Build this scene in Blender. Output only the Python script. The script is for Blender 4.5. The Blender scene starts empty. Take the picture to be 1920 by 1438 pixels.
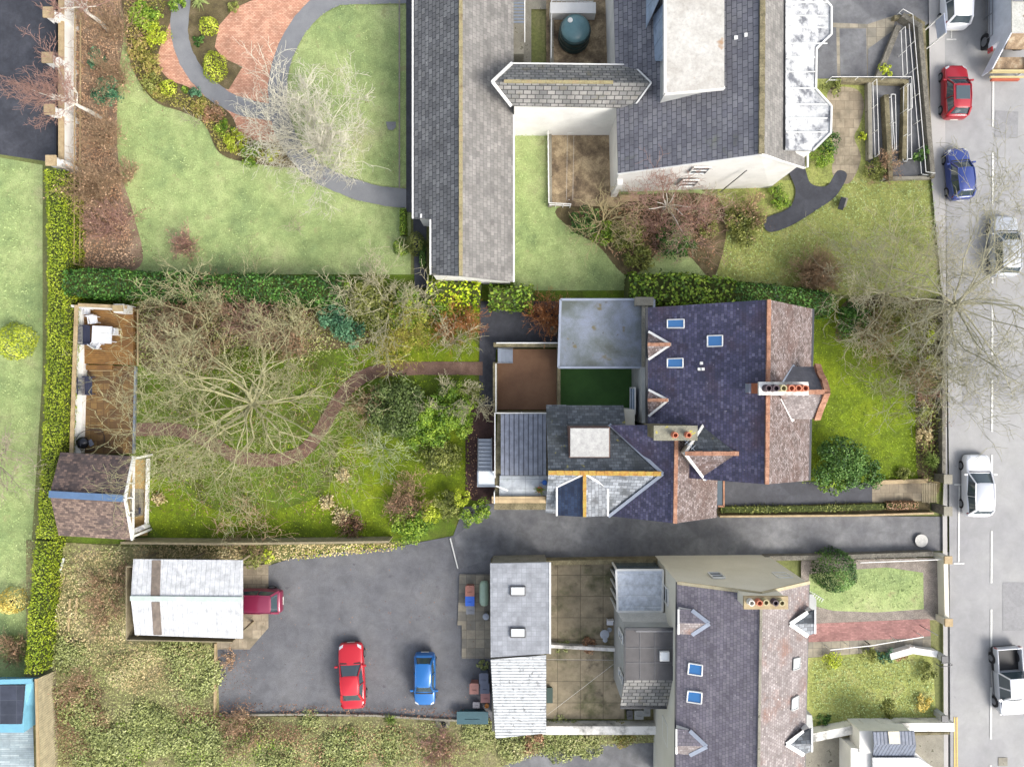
import bpy, math, random
import numpy as np
from mathutils import Vector
R = math.radians
random.seed(7)
scene = bpy.context.scene
COL = scene.collection

# ------------------------------------------------ camera, light, exposure
H = 47.0                      # drone height above the ground (m)
FPX = 1334.0                  # focal length in pixels of the 1920 px wide photograph
cam = bpy.data.objects.new("camera", bpy.data.cameras.new("camera"))
COL.objects.link(cam)
cam.location = (0, 0, H)
cam.data.sensor_width = 36
cam.data.lens = FPX / 1920 * 36
cam.data.clip_end = 3000
scene.camera = cam
SUN_EL, SUN_AZ = 42, 128      # azimuth clockwise from +Y: light comes from the lower right
world = bpy.data.worlds.new("World"); scene.world = world
world.use_nodes = True
wn = world.node_tree
bg = wn.nodes["Background"]
sky = wn.nodes.new("ShaderNodeTexSky"); sky.sky_type = 'NISHITA'
sky.sun_disc = False; sky.sun_elevation = R(SUN_EL); sky.sun_rotation = R(SUN_AZ)
sky.air_density = 1.0; sky.dust_density = 4.0; sky.ozone_density = 1.0
hs_ = wn.nodes.new("ShaderNodeHueSaturation"); hs_.inputs['Saturation'].default_value = .5   # thin overcast
wn.links.new(sky.outputs[0], hs_.inputs['Color']); wn.links.new(hs_.outputs[0], bg.inputs[0]); bg.inputs[1].default_value = 0.15
sun = bpy.data.objects.new("sun", bpy.data.lights.new("sun", 'SUN')); COL.objects.link(sun)
sun.data.energy = 1.2; sun.data.angle = R(24); sun.data.color = (1, 0.95, 0.88)
sd = Vector((math.sin(R(SUN_AZ)) * math.cos(R(SUN_EL)), math.cos(R(SUN_AZ)) * math.cos(R(SUN_EL)), math.sin(R(SUN_EL))))
sun.rotation_euler = (-sd).to_track_quat('-Z', 'Y').to_euler(); sun.location = (30, -30, 60)
scene.view_settings.view_transform = 'Standard'; scene.view_settings.look = 'None'
scene.view_settings.exposure = 1.18; scene.view_settings.gamma = 1

def P(px, py, z=0.0):
    """the point of the place seen at a pixel of the photograph, at height z"""
    s = (H - z) / FPX
    return Vector(((px - 960) * s, (719 - py) * s, z))
def plane(a, b, c):
    n = (b - a).cross(c - a).normalized()
    if n.z < 0: n = -n
    return a, n
def on(pl, px, py, lift=0.0):
    a, n = pl; o = Vector((0, 0, H)); d = P(px, py, 0) - o
    t = (a - o).dot(n) / d.dot(n)
    return o + d * t + n * lift
def lin(c):
    return tuple((x / 255 / 12.92 if x <= 10 else ((x / 255 + .055) / 1.055) ** 2.4) for x in c)

# ------------------------------------------------ materials
MATS = {}
def base_mat(name):
    m = bpy.data.materials.new(name); m.use_nodes = True
    nt = m.node_tree; b = nt.nodes["Principled BSDF"]
    return m, nt, b
def ramp(nt, cols, lo=.3, hi=.7, mode='LINEAR'):
    r = nt.nodes.new("ShaderNodeValToRGB"); r.color_ramp.interpolation = mode
    e = r.color_ramp.elements
    while len(e) < len(cols): e.new(0.5)
    for i, c in enumerate(cols):
        e[i].position = lo + (hi - lo) * i / max(1, len(cols) - 1); e[i].color = (*lin(c), 1)
    return r
def noise(nt, vec, scale, detail=4, rough=.6, dist=0):
    n = nt.nodes.new("ShaderNodeTexNoise"); n.inputs['Scale'].default_value = scale
    n.inputs['Detail'].default_value = detail; n.inputs['Roughness'].default_value = rough
    n.inputs['Distortion'].default_value = dist
    nt.links.new(vec, n.inputs['Vector']); return n.outputs['Fac']
def mixc(nt, fac, a, b, mode='MIX'):
    m = nt.nodes.new("ShaderNodeMix"); m.data_type = 'RGBA'; m.blend_type = mode
    for s, v in ((0, fac), (6, a), (7, b)):
        if hasattr(v, 'links'): nt.links.new(v, m.inputs[s])
        elif isinstance(v, (int, float)): m.inputs[s].default_value = v
        else: m.inputs[s].default_value = (*lin(v), 1)
    return m.outputs[2]
def maths(nt, op, a, b):
    m = nt.nodes.new("ShaderNodeMath"); m.operation = op
    for s, v in ((0, a), (1, b)):
        if hasattr(v, 'links'): nt.links.new(v, m.inputs[s])
        else: m.inputs[s].default_value = v
    return m.outputs[0]
def mat(name, cols, scale=1.5, fine=25, rough=.85, bump=.3, bdist=.02, lo=.3, hi=.7, grain=.35, metal=0, spots=None, warp=0, spec=None, mid=0):
    """mottled material: large patches + fine grain (+ optional spots (colour, scale, threshold))"""
    if name in MATS: return MATS[name]
    m, nt, b = base_mat(name)
    tc = nt.nodes.new("ShaderNodeTexCoord").outputs['Object']
    r = ramp(nt, cols, lo, hi); nt.links.new(noise(nt, tc, scale, 5, .65, warp), r.inputs[0])
    c = r.outputs[0]; f = noise(nt, tc, fine, 3, .7)
    if mid:
        q = ramp(nt, [(168, 168, 162), (255, 255, 255)], .36, .62); nt.links.new(noise(nt, tc, scale * 5.5, 6, .72, .4), q.inputs[0])
        c = mixc(nt, mid, c, q.outputs[0], 'MULTIPLY')
    if grain:
        g = ramp(nt, [(150, 150, 150), (255, 255, 255)], .3, .62); nt.links.new(f, g.inputs[0])
        c = mixc(nt, grain * 1.4 if grain * 1.4 < 1 else 1, c, g.outputs[0], 'MULTIPLY')
    for sp in (spots or []):
        s = ramp(nt, [(0, 0, 0), (255, 255, 255)], sp[2], sp[2] + .05)
        nt.links.new(noise(nt, tc, sp[1], 3, .6), s.inputs[0])
        c = mixc(nt, s.outputs[0], c, sp[0])
    nt.links.new(c, b.inputs['Base Color']); b.inputs['Roughness'].default_value = rough; b.inputs['Metallic'].default_value = metal
    if spec is not None: b.inputs['Specular IOR Level'].default_value = spec
    if bump:
        bp = nt.nodes.new("ShaderNodeBump"); bp.inputs['Strength'].default_value = bump; bp.inputs['Distance'].default_value = bdist
        nt.links.new(f, bp.inputs['Height']); nt.links.new(bp.outputs[0], b.inputs['Normal'])
    MATS[name] = m; return m
def tiles(name, cols, w=.3, h=.22, mortar=(30, 30, 34), msize=.012, rough=.6, lichen=None, lo=.1, hi=.95, blotch=None, offset=.5, bump=.5, streak=0):
    """coursed slates, bricks or slabs laid along the slope (UVs in metres)"""
    if name in MATS: return MATS[name]
    m, nt, b = base_mat(name)
    uv = nt.nodes.new("ShaderNodeUVMap").outputs[0]
    br = nt.nodes.new("ShaderNodeTexBrick"); br.offset = offset
    br.inputs['Scale'].default_value = 1; br.inputs['Brick Width'].default_value = w; br.inputs['Row Height'].default_value = h
    br.inputs['Mortar Size'].default_value = msize; br.inputs['Mortar Smooth'].default_value = .3
    br.inputs['Color1'].default_value = (0, 0, 0, 1); br.inputs['Color2'].default_value = (1, 1, 1, 1); br.inputs['Mortar'].default_value = (.5, .5, .5, 1)
    nt.links.new(uv, br.inputs['Vector'])
    r = ramp(nt, cols, lo, hi); nt.links.new(br.outputs['Color'], r.inputs[0]); c = r.outputs[0]
    if blotch:
        for (bc, bs, bt) in blotch:
            s = ramp(nt, [(0, 0, 0), (255, 255, 255)], bt, bt + .16); nt.links.new(noise(nt, uv, bs, 4, .65), s.inputs[0])
            c = mixc(nt, maths(nt, 'MULTIPLY', s.outputs[0], .8), c, bc)
    g = ramp(nt, [(165, 165, 165), (255, 255, 255)], .3, .65); nt.links.new(noise(nt, uv, 1.1, 5, .7), g.inputs[0])
    c = mixc(nt, .7, c, g.outputs[0], 'MULTIPLY')
    if lichen:
        for (lc, ls, lt) in lichen:
            s = ramp(nt, [(0, 0, 0), (255, 255, 255)], lt, lt + .04); nt.links.new(noise(nt, uv, ls, 2, .6), s.inputs[0])
            c = mixc(nt, s.outputs[0], c, lc)
    c = mixc(nt, br.outputs['Fac'], c, mortar)
    nt.links.new(c, b.inputs['Base Color']); b.inputs['Roughness'].default_value = rough
    bp = nt.nodes.new("ShaderNodeBump"); bp.inputs['Strength'].default_value = bump; bp.inputs['Distance'].default_value = .02
    inv = maths(nt, 'SUBTRACT', 1.0, br.outputs['Fac'])
    hgt = maths(nt, 'ADD', inv, maths(nt, 'MULTIPLY', noise(nt, uv, 12, 3), .6))
    nt.links.new(hgt, bp.inputs['Height']); nt.links.new(bp.outputs[0], b.inputs['Normal'])
    MATS[name] = m; return m
def stripes(name, c1, c2, period=.2, axis='V', rough=.5, dirt=None, metal=0, bump=.6, duty=.25):
    """ribs, boards or corrugations running along the sheet (UVs in metres)"""
    if name in MATS: return MATS[name]
    m, nt, b = base_mat(name)
    uv = nt.nodes.new("ShaderNodeUVMap").outputs[0]
    sp = nt.nodes.new("ShaderNodeSeparateXYZ"); nt.links.new(uv, sp.inputs[0])
    v = sp.outputs[1 if axis == 'V' else 0]
    t = maths(nt, 'FRACT', maths(nt, 'MULTIPLY', v, 1 / period), 0)
    tri = maths(nt, 'ABSOLUTE', maths(nt, 'SUBTRACT', t, .5), 0)
    s = ramp(nt, [(255, 255, 255), (0, 0, 0)], .5 - duty, .5); nt.links.new(tri, s.inputs[0])
    c = mixc(nt, s.outputs[0], c2, c1)
    g = ramp(nt, [(175, 175, 175), (255, 255, 255)], .3, .65); nt.links.new(noise(nt, uv, 2.2, 5, .7), g.inputs[0])
    c = mixc(nt, .8, c, g.outputs[0], 'MULTIPLY')
    if dirt:
        for (lc, ls, lt) in dirt:
            q = ramp(nt, [(0, 0, 0), (255, 255, 255)], lt, lt + .12); nt.links.new(noise(nt, uv, ls, 5, .7, .5), q.inputs[0])
            c = mixc(nt, maths(nt, 'MULTIPLY', q.outputs[0], .8), c, lc)
    nt.links.new(c, b.inputs['Base Color']); b.inputs['Roughness'].default_value = rough; b.inputs['Metallic'].default_value = metal
    bp = nt.nodes.new("ShaderNodeBump"); bp.inputs['Strength'].default_value = bump; bp.inputs['Distance'].default_value = .03
    nt.links.new(s.outputs[0], bp.inputs['Height']); nt.links.new(bp.outputs[0], b.inputs['Normal'])
    MATS[name] = m; return m
def leafmat(name, cols, rough=.55):
    if name in MATS: return MATS[name]
    m, nt, b = base_mat(name)
    a = nt.nodes.new("ShaderNodeAttribute"); a.attribute_name = 'rnd'
    r = ramp(nt, cols, 0, 1); nt.links.new(a.outputs['Fac'], r.inputs[0])
    nt.links.new(r.outputs[0], b.inputs['Base Color']); b.inputs['Roughness'].default_value = rough
    b.inputs['Specular IOR Level'].default_value = .3
    MATS[name] = m; return m
def plain(name, c, rough=.5, metal=0, coat=0, alpha=None, fine=30, grain=.12):
    if name in MATS: return MATS[name]
    m = mat(name, [tuple(x * .9 for x in c), c], 2, fine, rough, .08, .005, grain=grain, metal=metal)
    b = m.node_tree.nodes["Principled BSDF"]
    if coat: b.inputs['Coat Weight'].default_value = coat; b.inputs['Coat Roughness'].default_value = .08
    return m
def glass(name, c, rough=.08):
    if name in MATS: return MATS[name]
    m, nt, b = base_mat(name); b.inputs['Base Color'].default_value = (*lin(c), 1)
    b.inputs['Roughness'].default_value = rough; b.inputs['Specular IOR Level'].default_value = .9
    MATS[name] = m; return m

# ------------------------------------------------ mesh helpers
WL = {}                        # world location of every parent while building
def tag(o, label=None, cat=None, group=None, kind=None):
    if label: o['label'] = label
    if cat: o['category'] = cat
    if group: o['group'] = group
    if kind: o['kind'] = kind
    return o
def thing(name, label, cat, loc=(0, 0, 0), group=None, rz=0):
    o = bpy.data.objects.new(name, None); COL.objects.link(o); o.empty_display_size = .3
    o.location = loc; o.rotation_euler = (0, 0, rz); WL[o.name] = Vector(loc)
    return tag(o, label, cat, group)
def place(o, loc, rz=0, sc=1):
    o.location = loc; o.rotation_euler = (0, 0, rz); o.scale = (sc, sc, sc); return o
def copy_tree(o, parent=None):
    c = o.copy(); COL.objects.link(c); c.parent = parent
    for ch in o.children: copy_tree(ch, c)
    return c
def finish(me, name, m, parent, smooth, sub, uv=True):
    if uv:
        nv, nl = len(me.vertices), len(me.loops)
        co = np.empty(nv * 3); me.vertices.foreach_get('co', co); co = co.reshape(-1, 3)
        li = np.empty(nl, int); me.loops.foreach_get('vertex_index', li)
        npo = len(me.polygons); nr = np.empty(npo * 3); me.polygons.foreach_get('normal', nr); nr = nr.reshape(-1, 3)
        lt = np.empty(npo, int); me.polygons.foreach_get('loop_total', lt)
        fi = np.repeat(np.arange(npo), lt); n = nr[fi]
        u = np.stack([-n[:, 1], n[:, 0], np.zeros(nl)], 1); ln = np.linalg.norm(u, axis=1)
        flat = ln < .03; u[flat] = (1, 0, 0); ln[flat] = 1; u /= ln[:, None]
        v = np.cross(n, u); v[flat] = (0, 1, 0)
        p = co[li]; q = np.stack([(p * u).sum(1), (p * v).sum(1)], 1)
        me.uv_layers.new(name='UVMap').data.foreach_set('uv', q.ravel())
    if parent is not None: off = WL[parent.name]
    else:
        co = np.empty(len(me.vertices) * 3); me.vertices.foreach_get('co', co); co = co.reshape(-1, 3)
        mn, mx = co.min(0), co.max(0); off = Vector(((mn[0] + mx[0]) / 2, (mn[1] + mx[1]) / 2, mn[2]))
    if off.length > 0:
        co = np.empty(len(me.vertices) * 3); me.vertices.foreach_get('co', co)
        me.vertices.foreach_set('co', (co.reshape(-1, 3) - np.array(off)).ravel())
    me.materials.append(m)
    if smooth: me.polygons.foreach_set('use_smooth', [True] * len(me.polygons))
    me.update()
    o = bpy.data.objects.new(name, me); COL.objects.link(o)
    if parent is not None: o.parent = parent; WL[o.name] = Vector(off)
    else: o.location = off; WL[o.name] = Vector(off)
    if sub:
        s = o.modifiers.new('s', 'SUBSURF'); s.levels = s.render_levels = sub
    return o
class MB:
    def __init__(s): s.v = []; s.f = []
    def poly(s, pts):
        k = len(s.v); s.v += [tuple(p) for p in pts]; s.f.append(tuple(range(k, k + len(pts)))); return s
    def slab(s, pts, t=.12):
        pts = [Vector(p) for p in pts]; n = Vector((0, 0, 0))
        for i in range(len(pts)):
            a, b = pts[i], pts[(i + 1) % len(pts)]; n += a.cross(b)
        if n.z < 0: pts.reverse()
        k = len(s.v); m = len(pts)
        s.v += [tuple(p) for p in pts] + [(p.x, p.y, p.z - t) for p in pts]
        s.f.append(tuple(range(k, k + m))); s.f.append(tuple(range(k + 2 * m - 1, k + m - 1, -1)))
        for i in range(m):
            j = (i + 1) % m; s.f.append((k + i, k + m + i, k + m + j, k + j))
        return s
    def prism(s, pts, z0, z1):
        return s.slab([Vector((p[0], p[1], z1)) for p in pts], z1 - z0)
    def box(s, c, d, rz=0):
        ca, sa = math.cos(rz), math.sin(rz)
        q = [(x * d[0] / 2, y * d[1] / 2) for x, y in ((-1, -1), (1, -1), (1, 1), (-1, 1))]
        return s.prism([(c[0] + x * ca - y * sa, c[1] + x * sa + y * ca) for x, y in q], c[2] - d[2] / 2, c[2] + d[2] / 2)
    def beam(s, a, b, w=.1, h=.1):
        a, b = Vector(a), Vector(b); d = b - a
        if d.length < 1e-5: return s
        d.normalize(); sd_ = d.cross(Vector((0, 0, 1)))
        if sd_.length < 1e-3: sd_ = Vector((1, 0, 0))
        sd_.normalize(); up = sd_.cross(d)
        k = len(s.v)
        for p in (a, b):
            for x, y in ((-1, -1), (1, -1), (1, 1), (-1, 1)): s.v.append(tuple(p + sd_ * x * w / 2 + up * y * h / 2))
        s.f += [(k, k + 1, k + 2, k + 3), (k + 7, k + 6, k + 5, k + 4)]
        for i in range(4):
            j = (i + 1) % 4; s.f.append((k + i, k + 4 + i, k + 4 + j, k + j))
        return s
    def tube(s, pts, r, n=8):
        pts = [Vector(p) for p in pts]; rs = r if isinstance(r, (list, tuple)) else [r] * len(pts)
        k = len(s.v)
        for i, p in enumerate(pts):
            d = (pts[min(i + 1, len(pts) - 1)] - pts[max(i - 1, 0)]).normalized()
            u = d.cross(Vector((0, 0, 1)))
            if u.length < 1e-3: u = Vector((1, 0, 0))
            u.normalize(); w = d.cross(u)
            for j in range(n):
                a = 2 * math.pi * j / n; s.v.append(tuple(p + (u * math.cos(a) + w * math.sin(a)) * rs[i]))
        for i in range(len(pts) - 1):
            for j in range(n):
                a = k + i * n + j; b = k + i * n + (j + 1) % n; s.f.append((a, b, b + n, a + n))
        s.f.append(tuple(range(k + n - 1, k - 1, -1))); e = k + (len(pts) - 1) * n; s.f.append(tuple(range(e, e + n)))
        return s
    def lathe(s, c, prof, n=24, sx=1, sy=1):
        k = len(s.v)
        for (r, z) in prof:
            for j in range(n):
                a = 2 * math.pi * j / n; s.v.append((c[0] + r * sx * math.cos(a), c[1] + r * sy * math.sin(a), c[2] + z))
        for i in range(len(prof) - 1):
            for j in range(n):
                a = k + i * n + j; b = k + i * n + (j + 1) % n; s.f.append((a, b, b + n, a + n))
        s.f.append(tuple(range(k + n - 1, k - 1, -1))); e = k + (len(prof) - 1) * n; s.f.append(tuple(range(e, e + n)))
        return s
    def build(s, name, m, parent=None, smooth=False, sub=0):
        me = bpy.data.meshes.new(name); me.from_pydata(s.v, [], s.f); me.update()
        return finish(me, name, m, parent, smooth, sub)
def catmull(pts, closed=False, k=6):
    out = []; n = len(pts); rg = range(n if closed else n - 1)
    for i in rg:
        g = lambda j: Vector(pts[j % n] if closed else pts[max(0, min(n - 1, j))])
        a, b, c, d = g(i - 1), g(i), g(i + 1), g(i + 2)
        for t in [q / k for q in range(k)]:
            out.append(.5 * ((2 * b) + (c - a) * t + (2 * a - 5 * b + 4 * c - d) * t * t + (3 * b - a - 3 * c + d) * t ** 3))
    if not closed: out.append(Vector(pts[-1]))
    return out
LAYER = [0]
AVOID = []                     # paths and paving that grass blades keep off
NOGRASS = {'red_paving', 'dark_path', 'winding_path', 'curved_path', 'planting_island', 'stepping_slab', 'gravel_path', 'planting_bed', 'shrub_bed', 'lawn_kerb', 'dark_wall_strip', 'basement_yard'}
def sheet(name, px, m, curve=False, kind='structure', label=None, cat=None, edge=0):
    """one flat ground sheet, each laid 4 mm above the one before"""
    LAYER[0] += 1; z = .004 * LAYER[0]
    q = catmull([Vector((*p, 0)) for p in px], True) if curve else [Vector((*p, 0)) for p in px]
    o = MB().poly([P(p.x, p.y, 0) + Vector((0, 0, z)) for p in q]).build(name, m)
    if o.data.polygons[0].normal.z < 0: o.data.flip_normals()
    if name in NOGRASS: AVOID.append([P(p.x, p.y)[:2] for p in q])
    return tag(o, label, cat, kind=kind)
def ribbon(name, px, w, m, label=None):
    LAYER[0] += 1; z = .004 * LAYER[0]
    c = catmull([P(*p) for p in px]); L = []; Rr = []
    for i, p in enumerate(c):
        d = (c[min(i + 1, len(c) - 1)] - c[max(i - 1, 0)]); d = Vector((-d.y, d.x, 0)).normalized() * w / 2
        j = random.uniform(.94, 1.06); L.append(p + d * j); Rr.append(p - d * j)
    mb = MB()
    for i in range(len(c) - 1): mb.poly([Rr[i], Rr[i + 1], L[i + 1], L[i]])
    mb.v = [(x, y, z) for x, y, q in mb.v]
    o = mb.build(name, m); AVOID.append([p[:2] for p in L] + [p[:2] for p in reversed(Rr)])
    return tag(o, label, kind='structure')
def run(mb, px, z0, z1, t):
    """a wall following ground pixels, butt-jointed prisms"""
    p = [P(*q) for q in px]
    for a, b in zip(p[:-1], p[1:]):
        d = (b - a).normalized(); n = Vector((-d.y, d.x, 0)) * t / 2; e = d * t / 2
        mb.prism([a - e + n, b + e + n, b + e - n, a - e - n], z0, z1); z1 -= .003
    return mb
def rails(mb, px, zs, r=.02, post=None, z0=0, step=1.6):
    """railing: horizontal bars at heights zs over ground pixels, posts every step"""
    p = [P(*q) for q in px]
    for a, b in zip(p[:-1], p[1:]):
        for z in zs: mb.beam(a + Vector((0, 0, z)), b + Vector((0, 0, z)), r * 2, r * 2)
        if post:
            n = max(1, round((b - a).length / step))
            for i in range(n + 1):
                q = a.lerp(b, i / n); mb.beam(q + Vector((0, 0, z0)), q + Vector((0, 0, max(zs))), post, post)
    return mb
def window(parent, a, b, z0, z1, fm, gm, t=.06, cross=True):
    """window on a vertical wall between ground points a, b (outside on the right of a->b)"""
    a = Vector((a[0], a[1], 0)); b = Vector((b[0], b[1], 0)); d = (b - a).normalized(); n = Vector((d.y, -d.x, 0))
    up = Vector((0, 0, 1)); mb = MB(); o = n * .04
    for z in (z0, z1): mb.beam(a + o + up * z, b + o + up * z, t * 1.4, .09)
    for p in (a, b): mb.beam(p + o * 1.05 + up * (z0 + .05), p + o * 1.05 + up * (z1 - .05), t * 1.3, .08)
    if cross: mb.beam(a + o + up * (z0 + z1) / 2, b + o + up * (z0 + z1) / 2, t, .05)
    f = mb.build('window', fm, parent)
    g = MB().poly([a + n * .02 + up * z0, b + n * .02 + up * z0, b + n * .02 + up * z1, a + n * .02 + up * z1]).build('pane', gm, f)
    return f
def gable_walls(E0, E1, E2, E3, R0, R1, inset=.25, mb=None, drop=.14):
    """walls under a gable roof: eave corners E0,E1 (one side) E2,E3 (other side), ridge R0 (over E0/E3), R1 (over E1/E2)"""
    mb = mb or MB(); c = (E0 + E1 + E2 + E3) / 4
    def ins(p):
        v = Vector((p.x - c.x, p.y - c.y, 0)); k = Vector((inset * (1 if v.x < 0 else -1), inset * (1 if v.y < 0 else -1), -drop)); return p + k
    a, b, d, e = [ins(p) for p in (E0, E1, E2, E3)]
    def insr(r, p, q):
        m = (p + q) / 2; v = c - m; v.z = 0; v.normalize(); return r + v * inset - Vector((0, 0, drop + .02))
    r0, r1 = insr(R0, E0, E3), insr(R1, E1, E2); g = lambda p: Vector((p.x, p.y, -.05))
    mb.poly([g(a), g(b), b, a]); mb.poly([g(d), g(e), e, d])
    mb.poly([g(b), g(d), d, r1, b]); mb.poly([g(e), g(a), a, r0, e])
    return mb
def skylight(parent, pl, quad, fm, gm, lift=.1):
    q = [on(pl, x, y, lift) for x, y in quad]; c = sum(q, Vector()) / 4; n = pl[1]
    mb = MB()
    for i in range(4): mb.beam(q[i] - n * .04, q[(i + 1) % 4] - n * .04, .06, .12)
    f = mb.build('skylight', fm, parent)
    MB().poly([c + (p - c) * .97 - n * .02 for p in q]).build('pane', gm, f)
    return f

# ------------------------------------------------ plants
def np_mesh(name, V, Fc, m, parent, rnd=None, smooth=False):
    me = bpy.data.meshes.new(name); k = Fc.shape[1]; nf = len(Fc)
    me.vertices.add(len(V)); me.vertices.foreach_set('co', V.astype(np.float32).ravel())
    me.loops.add(nf * k); me.loops.foreach_set('vertex_index', Fc.astype(np.int32).ravel())
    me.polygons.add(nf); me.polygons.foreach_set('loop_start', np.arange(0, nf * k, k, dtype=np.int32))
    me.update(calc_edges=True)
    if rnd is not None: me.attributes.new('rnd', 'FLOAT', 'FACE').data.foreach_set('value', rnd.astype(np.float32))
    return finish(me, name, m, parent, smooth, 0, uv=False)
def leaf_mesh(name, C, N, size, rnd, m, parent, rg, aspect=1.5, jit=.8):
    n = len(C); N = N + rg.normal(0, jit, (n, 3)); N /= np.linalg.norm(N, axis=1)[:, None] + 1e-9
    T = np.cross(N, rg.normal(0, 1, (n, 3))); T /= np.linalg.norm(T, axis=1)[:, None] + 1e-9; B = np.cross(N, T)
    s = size * rg.uniform(.6, 1.3, n)[:, None] / 2
    V = np.stack([C + T * s * aspect, C + B * s * .8, C - T * s * aspect, C - B * s * .8], 1).reshape(-1, 3)
    Fc = np.arange(n * 4).reshape(-1, 4)
    return np_mesh(name, V, Fc, m, parent, np.clip(rnd, 0, 1))
def seg_mesh(name, S, sides, m, parent, smooth=True):
    """S: array n x 8 (p0 p1 r0 r1)"""
    S = np.asarray(S, float); p0, p1, r0, r1 = S[:, :3], S[:, 3:6], S[:, 6], S[:, 7]
    d = p1 - p0; d /= np.linalg.norm(d, axis=1)[:, None] + 1e-9
    ref = np.where(np.abs(d[:, 2:3]) > .9, np.array([[1., 0, 0]]), np.array([[0, 0, 1.]]))
    u = np.cross(d, ref); u /= np.linalg.norm(u, axis=1)[:, None] + 1e-9; w = np.cross(d, u)
    V = []
    for p, r in ((p0, r0), (p1, r1)):
        for j in range(sides):
            a = 2 * math.pi * j / sides; V.append(p + (u * math.cos(a) + w * math.sin(a)) * r[:, None])
    V = np.stack(V, 1).reshape(-1, 3); n = len(S); b = (np.arange(n) * 2 * sides)[:, None]
    Fc = np.concatenate([b + np.array([[j, (j + 1) % sides, sides + (j + 1) % sides, sides + j]]) for j in range(sides)], 0)
    return np_mesh(name, V, Fc, m, parent, None, smooth)
def grow(rg, p, d, L, r, lev, out, wob=.18, up=.03, kids=(1, 2), spread=(.5, 1.1), nseg=5, rmin=.012, shrink=(.35, .62)):
    st = L / nseg; q = np.array(p, float); d = np.array(d, float); d /= np.linalg.norm(d)
    for i in range(nseg):
        d2 = d + rg.normal(0, wob, 3); d2[2] += up; d2 /= np.linalg.norm(d2)
        q2 = q + d2 * st; ra = max(rmin, r * (1 - .75 * i / nseg)); rb = max(rmin * .8, r * (1 - .75 * (i + 1) / nseg))
        if q2[2] < .1: q2[2] = .1
        out.append((*q, *q2, ra, rb)); q = q2; d = d2
        if lev > 0 and (i > 0 or lev < 3):
            for _ in range(rg.integers(kids[0], kids[1] + 1)):
                a = rg.uniform(*spread) * rg.choice([-1, 1]); ax = rg.normal(0, .5, 3) + np.array([0, 0, 1.]); ax /= np.linalg.norm(ax)
                dd = d * math.cos(a) + np.cross(ax, d) * math.sin(a) + ax * ax.dot(d) * (1 - math.cos(a))
                grow(rg, q, dd, L * rg.uniform(*shrink), rb * .62, lev - 1, out, wob * 1.15, up, kids, spread, max(3, nseg - 1), rmin, shrink)
def bare_tree(name, label, px, py, Rc, Ht, m, trunk=1.5, r0=.16, limbs=8, lev=3, seed=1, cat='tree', group=None, up=.03, rmin=.013, lean=(0, 0), kids=(1, 2), wob=.18, wide=0, loc=None, twm=None, azr=(0, 2 * math.pi), shrink=(.35, .62)):
    rg = np.random.default_rng(seed); b = loc if loc is not None else P(px, py)
    t = thing(name, label, cat, b, group)
    top = np.array([b.x + lean[0] * trunk / max(Ht, .1), b.y + lean[1] * trunk / max(Ht, .1), trunk])
    tr = []
    q = np.array([b.x, b.y, -.05])
    for i in range(4):
        q2 = np.array([b.x, b.y, 0]) * (1 - (i + 1) / 4) + top * (i + 1) / 4 + (rg.normal(0, .03, 3) if i < 3 else 0)
        tr.append((*q, *q2, r0 * (1.25 - .15 * i), r0 * (1.1 - .15 * i))); q = q2
    seg_mesh('trunk', tr, 9, m, t)
    S = []
    for i in range(limbs):
        az = azr[0] + (azr[1] - azr[0]) * (i + rg.uniform(-.3, .3)) / limbs; tip = np.array([b.x + lean[0] + math.cos(az) * Rc, b.y + lean[1] + math.sin(az) * Rc, Ht * rg.uniform(.6 if not wide else .45, 1.0)])
        z = top.copy(); z[2] -= rg.uniform(0, .25) * trunk; v = tip - z; L = np.linalg.norm(v)
        grow(rg, z, v + np.array([0, 0, L * .15]), L * rg.uniform(.75, 1.0), r0 * rg.uniform(.4, .62), lev, S, wob, up - .04, kids, rmin=rmin, shrink=shrink)
    S = np.array(S); big = S[:, 6] > .028
    if big.any(): seg_mesh('branches', S[big], 6, m, t)
    if (~big).any(): seg_mesh('twigs', S[~big], 3, twm or m, t)
    return t
def twig_bush(name, label, px, py, Rp, Ht, m, seed=1, stems=26, lev=2, cat='shrub', group=None, rmin=.009, leafm=None, nleaf=0, leaf=.07, sy=1, up=.06):
    rg = np.random.default_rng(seed); b = P(px, py, Ht * .5); b.z = 0; Rc = Rp * (H - Ht * .5) / FPX
    t = thing(name, label, cat, b, group); S = []
    for i in range(stems):
        az = rg.uniform(0, 2 * math.pi); rr = Rc * math.sqrt(rg.uniform(.02, .95))
        o = np.array([b.x + math.cos(az) * rr * .25, b.y + math.sin(az) * rr * .25 * sy, 0])
        tip = np.array([b.x + math.cos(az) * rr, b.y + math.sin(az) * rr * sy, Ht * rg.uniform(.55, 1) * (1 - .35 * (rr / Rc) ** 2)])
        v = tip - o; grow(rg, o, v, np.linalg.norm(v), .022, lev, S, .2, up, (1, 2), (.3, .9), 4, rmin)
    S = np.array(S); seg_mesh('stems', S, 3, m, t)
    if nleaf:
        ix = rg.integers(0, len(S), nleaf); C = S[ix, 3:6] + rg.normal(0, .06, (nleaf, 3)); C[:, 2] = np.maximum(C[:, 2], .03)
        leaf_mesh('leaves', C, np.tile([0, 0, 1.], (nleaf, 1)), leaf, rg.uniform(0, 1, nleaf), leafm, t, rg)
    return t
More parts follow.
